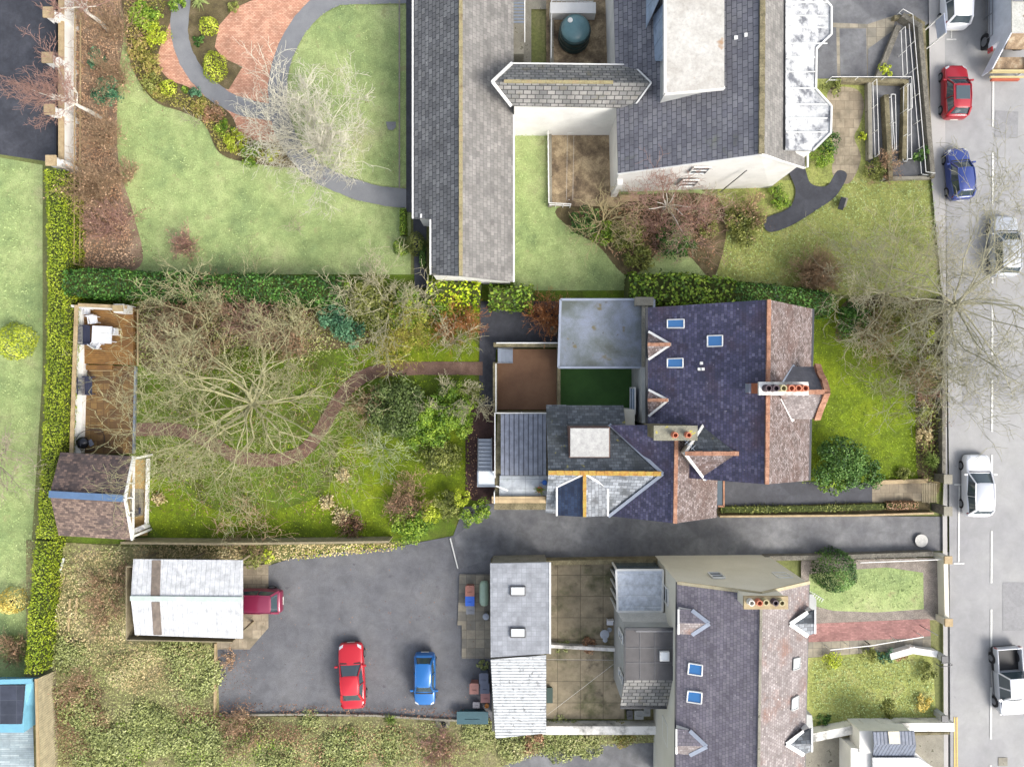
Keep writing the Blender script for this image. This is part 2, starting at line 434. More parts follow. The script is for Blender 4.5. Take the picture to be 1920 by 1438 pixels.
def leaf_cloud(rg, c, rx, ry, hz, nc, n, flat=.5, cr=.34):
    """leaves on the skins of clumps spread through a low dome"""
    a = rg.uniform(0, 2 * math.pi, nc); r = np.sqrt(rg.uniform(0, 1, nc)) * .86; zz = np.sqrt(np.clip(1 - r ** 2, 0, 1))
    cc = np.stack([c[0] + r * np.cos(a) * rx, c[1] + r * np.sin(a) * ry, c[2] + hz * (.18 + .62 * zz * rg.uniform(.35, 1, nc))], 1)
    crad = cr * min(rx, ry) * rg.uniform(.6, 1.25, nc); cl = rg.uniform(0, 1, nc)
    k = rg.integers(0, nc, n); d = rg.normal(0, 1, (n, 3)); d /= np.linalg.norm(d, axis=1)[:, None]; d[:, 2] = np.abs(d[:, 2]) * 1.1 - .25
    C = cc[k] + d * (crad[k] * rg.uniform(.7, 1.08, n))[:, None] * np.array([1, 1, .8]); C[:, 2] = np.maximum(C[:, 2], .03)
    rnd = .5 * cl[k] + .5 * rg.uniform(0, 1, n)
    return C, d * .6 + np.array([0, 0, .7]), rnd, cc
def shrub(name, label, px, py, Rp, Ht, m, seed=1, leaf=.1, dens=1.0, sy=1, cat='shrub', group=None, cr=.34, nc=None, stemm=None, smooth=False):
    rg = np.random.default_rng(seed); b = P(px, py, Ht * .6); b.z = 0; Rc = Rp * (H - Ht * .6) / FPX
    t = thing(name, label, cat, b, group)
    if smooth:                      # clipped ball or dome: leaves on one even skin
        n = int(9 * Rc * Rc * (1 + Ht) / (leaf * leaf) * .55 * dens) + 200
        d = rg.normal(0, 1, (n, 3)); d /= np.linalg.norm(d, axis=1)[:, None]; d[:, 2] = np.abs(d[:, 2])
        wob = 1 + .05 * np.sin(d[:, 0] * 5 + seed) + .05 * np.sin(d[:, 1] * 6 + 2 * seed)
        C = np.array([b.x, b.y, .02]) + d * np.array([Rc, Rc * sy, Ht]) * (wob * rg.uniform(.86, 1.02, n))[:, None]
        rnd = .25 + .5 * rg.uniform(0, 1, n) + .25 * np.sin(d[:, 0] * 4 + d[:, 1] * 3 + seed); N = d
        leaf_mesh('foliage', C, N, leaf, rnd, m, t, rg, 1.2, .45); cc = None
    else:
        nc = nc or int(10 + 14 * Rc * Rc); n = int(nc * (cr * Rc) ** 2 * 6 / (leaf * leaf) * .75 * dens) + 200; n = min(n, 60000)
        C, N, rnd, cc = leaf_cloud(rg, (b.x, b.y, 0), Rc, Rc * sy, Ht, nc, n, cr=cr)
        leaf_mesh('foliage', C, N, leaf, rnd, m, t, rg)
    sm = stemm or MATS['bark_dark']; S = []
    for i in range(7):
        tip = cc[i % len(cc)] if cc is not None else np.array([b.x + rg.normal(0, .3) * Rc, b.y + rg.normal(0, .3) * Rc, Ht * .8])
        S.append((b.x + rg.normal(0, .05), b.y + rg.normal(0, .05), -.03, *(tip * .98 + np.array([b.x, b.y, 0]) * .02), .03, .012))
    seg_mesh('stems', S, 5, sm, t)
    return t
coremat = mat('hedge_core', [(44, 54, 16), (74, 84, 26)], 6, 14, .95, .8, .05)
def hedge(name, label, px, w, Ht, m, seed=1, leaf=.1, dens=1.0, rough=.12, cat='hedge', twm=None, group=None):
    """clipped hedge along pixels (its top edge line at height Ht)"""
    rg = np.random.default_rng(seed); pts = catmull([Vector((*P(*q, Ht)[:2], 0)) for q in px], False, 4)
    t = thing(name, label, cat, (pts[0] + pts[-1]) / 2, group); Cs, Ns, Rs = [], [], []; S = []
    for a, b in zip(pts[:-1], pts[1:]):
        L = (b - a).length; d = (b - a) / L; nn = np.array([-d.y, d.x, 0]); a_ = np.array(a); d_ = np.array(d)
        per = w + 2 * Ht; n = int(L * per / (leaf * leaf) * 1.7 * dens); u = rg.uniform(0, per, n); l = rg.uniform(-.02, L + .02, n)
        top = (u > Ht) & (u < Ht + w); left = u <= Ht
        lat = np.where(top, u - Ht - w / 2, np.where(left, -w / 2, w / 2)); z = np.where(top, Ht, np.where(left, u, per - u))
        bulge = rough * (np.sin(a_[0] * 1.3 + l * 3.1 + seed) + np.sin(a_[1] * 2 + z * 3 + l * 1.7)) * .6 + rg.normal(0, rough * .55, n)
        edge = np.clip((z / Ht - .75) / .25, 0, 1) * (~top) * .12 * w; lat = lat - np.sign(lat) * edge
        lat = lat + np.where(top, 0, np.sign(lat) * bulge); z = z + np.where(top, bulge - .22 * w * (np.abs(lat) / (w / 2)) ** 4, 0)
        C = a_ + d_ * l[:, None] + nn * lat[:, None]; C[:, 2] = np.maximum(z, .03)
        N = np.where(top[:, None], np.array([0, 0, 1.]), nn * np.sign(lat)[:, None])
        Cs.append(C); Ns.append(N); Rs.append(.1 + .75 * rg.uniform(0, 1, n) + .12 * np.sin(C[:, 0] * 2.3 + C[:, 1] * 1.9))
        for _ in range(max(1, int(L * 2))):
            q = a_ + d_ * rg.uniform(0, L); S.append((q[0], q[1], -.03, q[0] + rg.normal(0, .1), q[1] + rg.normal(0, .1), Ht * .85, .035, .012))
    leaf_mesh('foliage', np.concatenate(Cs), np.concatenate(Ns), leaf, np.concatenate(Rs), m, t, rg, 1.3, .4)
    core = MB(); k = w * .42
    Ln, Rn = [], []
    for i, p in enumerate(pts):
        d = (pts[min(i + 1, len(pts) - 1)] - pts[max(i - 1, 0)]).normalized(); n_ = Vector((-d.y, d.x, 0)); Ln.append(p + n_ * k); Rn.append(p - n_ * k)
    for i in range(len(pts) - 1):
        e = .001 * (i % 2); core.prism([Rn[i], Rn[i + 1], Ln[i + 1], Ln[i]], -.05, Ht * .86 + e)
    core.build('inner_growth', coremat, t)
    seg_mesh('stems', S, 5, twm or MATS['bark_dark'], t)
    return t
def inside(poly, X, Y):
    c = np.zeros(len(X), bool); n = len(poly)
    for i in range(n):
        x0, y0 = poly[i][:2]; x1, y1 = poly[(i + 1) % n][:2]
        k = ((y0 > Y) != (y1 > Y)) & (X < (x1 - x0) * (Y - y0) / (y1 - y0 + 1e-12) + x0); c ^= k
    return c
def scatter(name, label, cat, px, m, dens=60, hz=.05, size=.07, seed=1, z0=.03, clump=0, jit=.6):
    """uncountable ground cover: small leaves or tufts over a pixel polygon"""
    rg = np.random.default_rng(seed); poly = [P(*q) for q in px]; xs = [p.x for p in poly]; ys = [p.y for p in poly]
    A = (max(xs) - min(xs)) * (max(ys) - min(ys)); n = int(A * dens)
    X = rg.uniform(min(xs), max(xs), n); Y = rg.uniform(min(ys), max(ys), n); k = inside(poly, X, Y)
    if name == 'grass':
        for av in AVOID: k &= ~inside(av, X, Y)
    X, Y = X[k], Y[k]; n = len(X)
    f = .5 + .25 * np.sin(X * 1.7 + 1.3 * np.sin(Y * 1.1 + seed)) + .25 * np.sin(Y * 2.3 + 1.7 * np.sin(X * .9))
    if clump:
        k = rg.uniform(0, 1, n) < (1 - clump) + clump * f; X, Y, f = X[k], Y[k], f[k]; n = len(X)
    Z = z0 + LAYER[0] * .004 + hz * rg.uniform(0, 1, n) * (.3 + .9 * f)
    C = np.stack([X, Y, Z], 1)
    o = leaf_mesh(name, C, np.tile([0, 0, 1.], (n, 1)), size, .5 * f + .5 * rg.uniform(0, 1, n), m, None, rg, 1.5, jit)
    return tag(o, label, cat, kind='stuff')

# ------------------------------------------------ palette (neighbours' colours are paled to hold a white veil)
bark_dark = mat('bark_dark', [(60, 50, 40), (95, 82, 62)], 6)
bark_pale = mat('bark_pale', [(146, 138, 108), (184, 180, 148)], 5, 40)
bark_lichen = mat('bark_lichen', [(138, 130, 98), (164, 160, 118), (186, 186, 150)], 2.5, 40)
bark_street = mat('bark_street', [(140, 136, 114), (170, 168, 142)], 3, 40)
twig_red = mat('twig_red', [(146, 110, 98), (176, 142, 128)], 4)
twig_brown = mat('twig_brown', [(136, 112, 86), (176, 150, 118)], 4)
twig_orange = mat('twig_orange', [(150, 92, 48), (190, 128, 74)], 4)
twig_yellow = mat('twig_yellow', [(150, 140, 60), (190, 180, 90)], 4)
birch_bark = mat('birch_bark', [(190, 184, 172), (225, 220, 210)], 6)
L_hedge = leafmat('leaf_hedge', [(84, 104, 22), (116, 136, 28), (142, 156, 36), (168, 178, 58)])
L_conifer = leafmat('leaf_conifer', [(18, 40, 14), (42, 78, 26), (70, 112, 40), (104, 140, 62)])
L_laurel = leafmat('leaf_laurel', [(40, 64, 18), (80, 112, 28), (124, 150, 44), (170, 188, 80)])
L_holm = leafmat('leaf_holm', [(34, 46, 22), (60, 76, 34), (90, 108, 54), (124, 136, 84)])
L_bramble = leafmat('leaf_bramble', [(102, 104, 70), (130, 138, 84), (154, 162, 98), (176, 178, 130)])
L_yellow = leafmat('leaf_yellow', [(92, 106, 24), (146, 160, 38), (178, 190, 56), (200, 206, 96)])
L_dark = leafmat('leaf_dark', [(20, 40, 16), (42, 74, 26), (76, 112, 44), (120, 150, 78)])
L_blue = leafmat('leaf_blue', [(22, 50, 36), (44, 84, 58), (84, 128, 92), (120, 160, 120)])
L_olive = leafmat('leaf_olive', [(56, 64, 28), (92, 100, 44), (126, 132, 62), (158, 160, 96)])
L_heath = leafmat('leaf_heath', [(70, 76, 34), (120, 120, 50), (160, 150, 80), (150, 110, 96)])
L_gold = leafmat('leaf_gold', [(150, 128, 50), (190, 168, 74), (214, 196, 110), (226, 210, 140)])
L_rust = leafmat('leaf_rust', [(92, 68, 50), (138, 104, 78), (168, 132, 100), (190, 158, 126)])
L_beech = leafmat('leaf_beech', [(130, 96, 70), (166, 130, 100), (186, 152, 120), (200, 170, 140)])
L_scrub = leafmat('leaf_scrub', [(108, 100, 76), (140, 138, 92), (154, 162, 98), (182, 172, 134)])
L_straw = leafmat('leaf_straw', [(130, 112, 82), (170, 152, 108), (194, 178, 132), (210, 200, 158)])
L_litter = leafmat('leaf_litter', [(50, 34, 26), (86, 58, 44), (124, 90, 70), (156, 126, 100)])
L_grass = leafmat('grass_blades', [(70, 90, 8), (104, 128, 10), (126, 146, 14), (142, 158, 34)])
L_grass2 = leafmat('grass_blades_veiled', [(122, 142, 90), (140, 160, 102), (154, 172, 112), (170, 182, 124)])  # neighbours' grass blades, whitened in colour like their lawns
lawn_vivid = mat('lawn_vivid', [(84, 100, 12), (112, 134, 10), (138, 154, 14)], .35, 14, .95, .6, .03, grain=.55, mid=.6)
lawn_veiled = mat('lawn_veiled', [(128, 148, 96), (150, 168, 108), (168, 182, 122), (174, 178, 130)], .22, 12, .95, .6, .03, lo=.34, hi=.68, grain=.4, mid=.45, spots=[((136, 140, 96), .9, .64)])  # neighbours' grass with a white veil mixed into the colour
lawn_moss = mat('lawn_moss', [(78, 72, 34), (92, 108, 30), (98, 124, 24), (116, 116, 50)], .5, 14, .95, .6, .03, grain=.55, mid=.5)
lawn_rough = mat('lawn_rough', [(132, 140, 76), (156, 164, 88), (174, 172, 110)], .8, 12, .95, .7, .04, grain=.5, mid=.6)
turf_art = mat('turf_artificial', [(56, 92, 44), (72, 112, 54)], .6, 60, .9, .3, grain=.25)
soil = mat('soil', [(70, 58, 42), (98, 88, 58), (122, 108, 82)], 1.2, 14, .95, .8, .03, grain=.5)
litter_m = mat('leaf_litter_ground', [(104, 86, 70), (138, 116, 96), (162, 142, 120)], 1.0, 16, .95, .8, .03, grain=.5)
scrub_m = mat('scrub_ground', [(128, 120, 90), (148, 146, 98), (170, 158, 124)], .5, 12, .95, .8, .03, grain=.5, mid=.6)  # scrub soil whitened in its colour to stand for the veil
asph = mat('asphalt', [(84, 85, 90), (102, 103, 106), (124, 125, 127)], .3, 45, .7, .3, .006, grain=.3, mid=.45, lo=.36, hi=.64)
asph_road = mat('asphalt_road', [(136, 136, 138), (150, 150, 150), (160, 160, 158)], .16, 40, .85, .3, .006, grain=.25, mid=.22, spots=[((124, 124, 126), 1.3, .70)])  # tarmac paled by the white veil put into its colour
asph_dark = mat('asphalt_dark', [(46, 48, 56), (60, 62, 70), (76, 78, 86)], .6, 40, .7, .3, .006, grain=.35, mid=.5)
asph_park = mat('asphalt_car_park', [(90, 91, 96), (106, 107, 111), (118, 118, 120)], .25, 26, .9, .6, .012, grain=.5, mid=.35, spots=[((78, 78, 82), 1.1, .68), ((136, 132, 124), 30, .69)])
asph_path = mat('asphalt_path', [(112, 114, 118), (130, 132, 134)], .8, 30, .85, .3, .006, grain=.3)
pave = mat('pavement', [(154, 152, 150), (168, 166, 163)], .4, 30, .85, .3, .005, grain=.2)
kerb_m = mat('kerbstone', [(140, 138, 132), (160, 158, 152)], 2, 30)
gravel_brown = mat('gravel_brown', [(100, 76, 64), (134, 108, 94)], 1.4, 22, .95, .9, .03, grain=.6, spots=[((170, 130, 100), 18, .66)])
gravel_wet = mat('gravel_wet', [(54, 36, 34), (84, 60, 56)], 1.4, 22, .9, .9, .03, grain=.6, spots=[((140, 92, 60), 14, .68)])
gravel_grey = mat('gravel_grey', [(120, 112, 104), (158, 148, 138)], 2, 16, .95, .9, .03, grain=.55)
block_red = tiles('block_paving_red', [(186, 138, 114), (200, 152, 126), (210, 166, 140)], .2, .1, (120, 80, 60), .008, .9, bump=.2)
block_pink = tiles('block_paving_pink', [(146, 104, 100), (168, 124, 118)], .2, .1, (120, 92, 86), .008, .9, bump=.2)
slabs_beige = tiles('slabs_beige', [(140, 128, 108), (160, 148, 126)], .6, .6, (110, 100, 84), .015, .9, bump=.3, blotch=[((96, 90, 72), .8, .55)])
slabs_grey = tiles('slabs_grey', [(122, 118, 108), (150, 142, 124)], .6, .6, (96, 92, 84), .015, .9, bump=.3, offset=0)
yard_old = tiles('yard_slabs', [(140, 130, 108), (158, 146, 122)], 1.5, 1.4, (84, 76, 62), .02, .9, bump=.3, blotch=[((80, 84, 52), .5, .5), ((70, 62, 52), .9, .56)], offset=0)
yard_brown = mat('yard_stained', [(92, 78, 62), (140, 122, 96), (186, 166, 132)], .7, 10, .9, .4, .01, lo=.36, hi=.62, grain=.4)
deck_brown = tiles('deck_boards', [(98, 74, 42), (120, 92, 52), (134, 106, 62)], .42, .42, (82, 58, 32), .018, .7, bump=.25, blotch=[((70, 50, 36), 1.1, .48)], offset=0)
deck_light = stripes('deck_light', (142, 104, 54), (112, 78, 38), .14, 'V', .7, dirt=[((96, 66, 34), .9, .5)])
felt_brown = mat('felt_brown', [(104, 76, 56), (124, 94, 70)], .8, 40, .9, .2, .004, grain=.25, spots=[((70, 50, 40), 9, .72)])
white_wall = mat('white_render', [(204, 203, 199), (224, 223, 219)], .8, 30, .8, .15, .006, grain=.12)
dirty_white = mat('weathered_white', [(130, 130, 126), (196, 194, 188), (224, 222, 216)], .9, 20, .85, .2, .01, lo=.35, hi=.55, grain=.2)
cream_wall = mat('cream_render', [(204, 200, 184), (216, 212, 198)], .5, 30, .85, .15, .006, grain=.15)
grey_wall = mat('grey_render', [(150, 152, 150), (178, 180, 178)], .7, 30, .85, .15, .006, grain=.15)
white_paint = plain('white_paint', (226, 226, 222), .45)
road_paint = mat('road_paint', [(190, 190, 186), (216, 216, 210)], 4, 20, .7, .1, spots=[((130, 130, 128), 9, .62)])
yellow_paint = mat('yellow_paint', [(200, 166, 84), (216, 186, 104)], 4, 20, .7, .1)
coping_tan = mat('coping_stone', [(150, 130, 98), (184, 164, 128)], 3, 25)
conc = mat('concrete', [(120, 116, 104), (150, 146, 132)], 1.5, 20, .9, .4, .01, grain=.35, spots=[((86, 84, 70), 3, .62)])
conc_moss = mat('mossy_stone', [(84, 80, 60), (120, 112, 86), (140, 132, 104)], 2, 14, .95, .6, .02, grain=.5)
stone_wall = mat('stone_wall', [(96, 92, 84), (132, 128, 116)], 3, 14, .95, .8, .03, grain=.6)
metal_grey = plain('galvanised_steel', (150, 158, 168), .35, .6)
metal_dark = plain('dark_metal', (40, 42, 48), .4, .3)
lead = plain('lead_flashing', (150, 158, 172), .45, .2)
gutter_m = plain('gutter', (52, 54, 58), .4)
timber_pale = mat('timber_pale', [(150, 132, 98), (176, 156, 118)], 3, 40, .8, .2)
timber_grey = mat('timber_grey', [(120, 110, 88), (146, 136, 108)], 3, 40, .85, .2)
orange_tile = mat('ridge_tile', [(120, 84, 64), (156, 112, 88), (182, 142, 116)], 2.5, 16, .8, .5, .02, grain=.35)
grey_ridge = mat('weathered_ridge', [(120, 104, 76), (148, 140, 104), (150, 132, 100)], 2.2, 18, .9, .6, .02, grain=.35)
moss_ridge = mat('mossy_ridge', [(150, 96, 50), (176, 140, 66), (166, 152, 76)], 3, 18, .9, .6, .02, grain=.35)
terracotta = mat('terracotta', [(170, 96, 70), (200, 130, 100)], 5, 20, .8, .2)
glass_sky = glass('window_glass_sky', (52, 112, 168))  # blue sky reflection put into the glass colour
glass_dark = glass('window_glass', (58, 74, 84))
glass_pale = glass('rooflight_glass', (196, 202, 204), .25)
slate_purple_shaded = tiles('slate_purple_shaded', [(58, 58, 84), (68, 67, 95), (75, 73, 102), (82, 80, 108), (102, 100, 126)], .2, .17, (38, 36, 48), .01, .5, lichen=[((150, 146, 156), 6, .70)], blotch=[((70, 52, 66), .35, .5)])  # slopes away from the sun: shade worked into the colour, with weathering
slate_pink_lit = tiles('slate_heather_lit', [(92, 78, 74), (112, 98, 94), (128, 114, 112), (144, 134, 133)], .17, .16, (70, 60, 58), .012, .7, blotch=[((92, 66, 58), .5, .5)], lichen=[((168, 160, 160), 8, .62)])  # sunward slopes: sunlight worked into the pinker colour, with lichen
slate_grey = tiles('slate_grey', [(64, 70, 76), (84, 90, 96), (104, 110, 116)], .3, .2, (40, 44, 48), .012, .55, lichen=[((150, 156, 160), 7, .72), ((132, 126, 60), 2.2, .68)], blotch=[((60, 64, 60), .6, .5)])
slate_lit = tiles('slate_lit', [(110, 116, 122), (138, 144, 150), (158, 164, 170)], .34, .24, (70, 72, 76), .014, .6, blotch=[((74, 78, 80), 1.3, .5)])  # paler slate for sunward slopes, the light put into the colour
slate_blue_shaded = tiles('slate_blue_shaded', [(30, 44, 70), (40, 56, 84), (52, 68, 96)], .26, .2, (24, 32, 50), .012, .45, lichen=[((120, 130, 150), 8, .72)])  # little gable's slope away from the sun, its shade put into the colour
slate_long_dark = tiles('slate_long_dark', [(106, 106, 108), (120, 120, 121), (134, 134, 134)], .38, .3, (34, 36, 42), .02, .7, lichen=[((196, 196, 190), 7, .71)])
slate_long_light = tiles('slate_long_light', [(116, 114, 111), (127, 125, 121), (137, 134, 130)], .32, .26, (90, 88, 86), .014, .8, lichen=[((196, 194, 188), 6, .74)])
slate_cross = tiles('slate_cross', [(112, 112, 112), (130, 130, 127), (146, 144, 140)], .46, .3, (56, 56, 56), .03, .7, blotch=[((120, 112, 80), .8, .56)])
slate_main_n = tiles('slate_north_house', [(104, 104, 112), (114, 114, 121), (124, 124, 129)], .42, .28, (52, 54, 62), .02, .65, lichen=[((196, 196, 190), 8, .76)], blotch=[((96, 100, 76), .5, .6)])  # north house slates lightened in colour for the white veil
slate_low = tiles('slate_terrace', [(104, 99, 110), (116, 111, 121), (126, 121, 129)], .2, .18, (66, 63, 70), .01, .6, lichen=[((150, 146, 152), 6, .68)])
slate_low_pink_lit = tiles('slate_terrace_pink_lit', [(126, 118, 117), (140, 132, 131), (156, 149, 148)], .18, .17, (98, 88, 84), .012, .8, blotch=[((132, 96, 82), .6, .52)], lichen=[((196, 186, 180), 6, .66)])  # terrace slates warmed and lightened in colour where slopes face the sun
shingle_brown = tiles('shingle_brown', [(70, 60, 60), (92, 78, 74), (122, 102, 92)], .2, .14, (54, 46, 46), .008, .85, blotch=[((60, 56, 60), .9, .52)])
shingle_lit = tiles('shingle_brown_lit', [(88, 74, 68), (116, 98, 88), (140, 120, 106)], .2, .14, (66, 56, 54), .008, .85, blotch=[((80, 70, 68), .9, .52)])  # shed shingles lightened for the sunny slope, light held in the colour
outhouse_tiles = tiles('outhouse_slate', [(136, 140, 146), (148, 152, 158)], .3, .3, (116, 120, 126), .012, .5, offset=0)
felt_grey = mat('felt_grey', [(80, 78, 78), (98, 96, 96)], 1, 30, .9, .2, .005, grain=.25)
flat_wet = mat('flat_roof_wet', [(84, 90, 84), (104, 112, 114), (122, 130, 142), (134, 142, 162)], .3, 20, .42, .1, .004, lo=.36, hi=.62, grain=.35, spots=[((100, 92, 66), .7, .62), ((80, 74, 62), 1.9, .68)], warp=.3)
flat_white = mat('white_membrane', [(168, 164, 156), (192, 190, 184)], .5, 5, .6, .5, .05, grain=.2, mid=.25, spots=[((150, 124, 98), .7, .66)], warp=.9)
panel_white = stripes('white_sheet_roof', (196, 198, 200), (170, 174, 176), .3, 'U', .5, duty=.08)
panel_grey = stripes('grey_rib_roof', (132, 138, 152), (46, 50, 62), .3, 'V', .4, duty=.16)
corrug_white = stripes('corrugated_white', (204, 208, 210), (120, 122, 122), .18, 'V', .6, duty=.25, dirt=[((84, 84, 82), 3.2, .54)])
glazed = stripes('glazed_roof', (196, 204, 214), (222, 226, 230), .66, 'U', .2, duty=.06)
glass_bay = mat('bay_roof_glass', [(96, 98, 104), (160, 162, 164), (186, 188, 188)], 1.3, 10, .35, .1, grain=.25, lo=.38, hi=.56)
board_fence = stripes('fence_boards', (170, 160, 130), (120, 110, 86), .15, 'U', .85, duty=.12)
blue_paint = plain('pale_blue_boards', (112, 168, 190), .6)
ridge_blue = plain('blue_ridge_sheet', (92, 118, 150), .4, .2)
solar = tiles('solar_panel', [(56, 60, 70), (62, 66, 78)], 1.0, .9, (80, 84, 92), .01, .3, offset=0, bump=.1)

# ------------------------------------------------ the ground
g = MB().poly([(-900, -900, 0), (900, -900, 0), (900, 900, 0), (-900, 900, 0)]).build('ground', mat('far_ground', [(88, 96, 52), (110, 116, 66), (124, 118, 84)], .12, 6, .95, .5, .03, grain=.4)); tag(g, kind='structure')
sheet('neighbour_lawn', [(215, -60), (770, -60), (770, 520), (215, 520)], lawn_veiled)
sheet('west_lawn', [(-260, 250), (80, 310), (80, 700), (60, 1010), (50, 1290), (-260, 1290)], lawn_veiled)
sheet('west_courtyard', [(-160, -160), (118, -160), (120, 308), (0, 290), (-160, 250)], asph_dark)
sheet('leaf_litter_bed', [(143, -60), (225, -60), (232, 60), (222, 150), (222, 300), (250, 400), (262, 500), (140, 510), (143, 300)], litter_m, True)
sheet('garden_lawn', [(130, 515), (1180, 515), (1180, 1010), (110, 1020)], lawn_moss)
sheet('garden_grass_patch', [(640, 830), (700, 790), (790, 850), (880, 790), (880, 930), (820, 960), (740, 1010), (500, 1003), (300, 1003), (290, 890), (420, 960), (600, 930)], lawn_vivid, True)
sheet('garden_grass_patch', [(690, 640), (800, 615), (890, 640), (880, 690), (740, 690), (670, 700)], lawn_vivid, True)
sheet('garden_bed', [(262, 570), (480, 560), (640, 600), (700, 640), (560, 660), (440, 650), (350, 700), (262, 680)], soil, True)
sheet('front_lawn', [(1500, 560), (1765, 560), (1765, 920), (1490, 930)], lawn_vivid)
sheet('front_bed', [(1600, 560), (1765, 560), (1765, 900), (1722, 900), (1716, 760), (1718, 650), (1690, 600), (1620, 610), (1570, 640), (1572, 600)], soil, True)
sheet('north_lawn', [(963, 215), (1110, 200), (1345, 380), (1345, 545), (963, 545)], lawn_veiled)
sheet('north_front_lawn', [(1345, 340), (1760, 335), (1768, 560), (1345, 545)], lawn_rough)
sheet('shrub_bed', [(1060, 385), (1340, 370), (1340, 520), (1290, 480), (1240, 470), (1180, 520), (1120, 460), (1070, 430)], soil, True)
sheet('scrub_ground', [(50, 1012), (510, 1040), (505, 1190), (412, 1215), (412, 1342), (930, 1342), (960, 1365), (1240, 1368), (1240, 1560), (40, 1560), (50, 1200)], scrub_m)
sheet('car_park', [(503, 1060), (560, 1042), (740, 1025), (850, 1004), (870, 950), (1000, 935), (1300, 960), (1400, 965), (1768, 968), (1768, 1032), (1500, 1040), (925, 1046), (925, 1350), (700, 1338), (412, 1335), (408, 1216), (475, 1206), (503, 1160)], asph_park)
sheet('driveway', [(852, 1006), (925, 948), (1100, 955), (1340, 968), (1768, 968), (1768, 1032), (1480, 1041), (1200, 1044), (925, 1046), (862, 1066)], asph)
sheet('rear_drive', [(940, 1436), (1000, 1412), (1130, 1394), (1260, 1390), (1300, 1560), (900, 1560)], asph)
sheet('courtyard', [(900, 565), (1060, 565), (1060, 650), (930, 655), (925, 765), (898, 765)], asph_dark)
ribbon('gravel_path', [(248, 806), (330, 806), (400, 832), (450, 858), (520, 862), (570, 845), (602, 806), (628, 762), (662, 720), (705, 697), (770, 691), (905, 691)], .86, gravel_brown)
sheet('gravel_yard', [(873, 762), (930, 762), (930, 945), (873, 935)], gravel_wet)
sheet('artificial_lawn', [(1040, 670), (1230, 670), (1230, 800), (1040, 800)], turf_art)
sheet('side_path', [(1330, 900), (1634, 905), (1634, 950), (1330, 955)], asph_dark)
sheet('side_paving', [(1634, 908), (1745, 904), (1745, 942), (1634, 942)], slabs_beige)
sheet('side_border', [(1345, 951), (1742, 938), (1742, 958), (1345, 967)], soil)
# north garden: planting, red block paving and curved paths
sheet('planting_bed', [(235, -50), (340, -50), (330, 60), (340, 150), (420, 200), (470, 215), (560, 290), (560, 315), (480, 308), (415, 290), (385, 235), (345, 212), (290, 190), (250, 130), (238, 60)], soil, True)
sheet('red_paving', [(420, -60), (610, -60), (604, 0), (562, 32), (532, 85), (516, 140), (520, 232), (540, 262), (500, 268), (455, 256), (430, 212), (360, 168), (318, 150), (298, 120), (302, 90), (318, 50), (335, 20), (360, -20)], block_red, True)
sheet('planting_island', [(356, -40), (470, -40), (480, 0), (440, 18), (412, 50), (404, 90), (418, 110), (456, 127), (430, 170), (400, 160), (366, 120), (350, 70)], soil)
ribbon('curved_path', [(350, -40), (338, 40), (342, 85), (362, 130), (400, 172), (450, 200), (528, 216)], 1.15, asph_path)
ribbon('curved_path', [(790, -8), (700, -8), (625, -2), (575, 35), (540, 90), (523, 150), (525, 215), (548, 275), (592, 322), (655, 352), (715, 368), (775, 374)], 1.25, asph_path)
sheet('dark_wall_strip', [(762, -60), (800, -60), (800, 520), (812, 540), (778, 540), (775, 400), (762, 398)], asph_dark)  # dark sheet along the long building's left wall
sheet('stepping_slab', [(724, 230), (743, 230), (743, 240), (737, 246), (728, 245)], asph_path)
sheet('lawn_kerb', [(748, 0), (751, 0), (751, 355), (748, 355)], conc)
# north house yards
sheet('basement_yard', [(1027, 200), (1160, 200), (1160, 388), (1030, 388)], yard_brown)
sheet('tank_yard', [(1024, -40), (1160, -40), (1160, 128), (1024, 128)], yard_brown)
sheet('service_strip', [(960, -60), (1024, -60), (1024, 20), (996, 20), (996, 124), (960, 124)], conc)
sheet('forecourt', [(1500, -80), (1765, -80), (1760, 30), (1720, 60), (1640, 60), (1640, 150), (1500, 150)], asph)
sheet('forecourt_paving', [(1528, 44), (1625, 48), (1680, 30), (1668, 70), (1640, 150), (1624, 150), (1622, 56), (1572, 56), (1574, 150), (1568, 150), (1566, 54), (1528, 52)], slabs_grey)
sheet('terrace_garden', [(1530, 150), (1630, 150), (1630, 345), (1500, 345)], lawn_rough)
sheet('winding_path', [(1552, 172), (1600, 168), (1618, 195), (1610, 235), (1600, 260), (1612, 300), (1590, 345), (1560, 330), (1560, 280), (1552, 230)], slabs_beige, True)
sheet('dark_path', [(1478, 320), (1505, 315), (1518, 345), (1548, 350), (1568, 322), (1586, 330), (1566, 368), (1528, 396), (1480, 425), (1440, 436), (1432, 412), (1476, 392), (1490, 360)], asph_dark, True)
sheet('ramp', [(1625, 95), (1672, 60), (1712, 60), (1735, 335), (1625, 330)], asph)
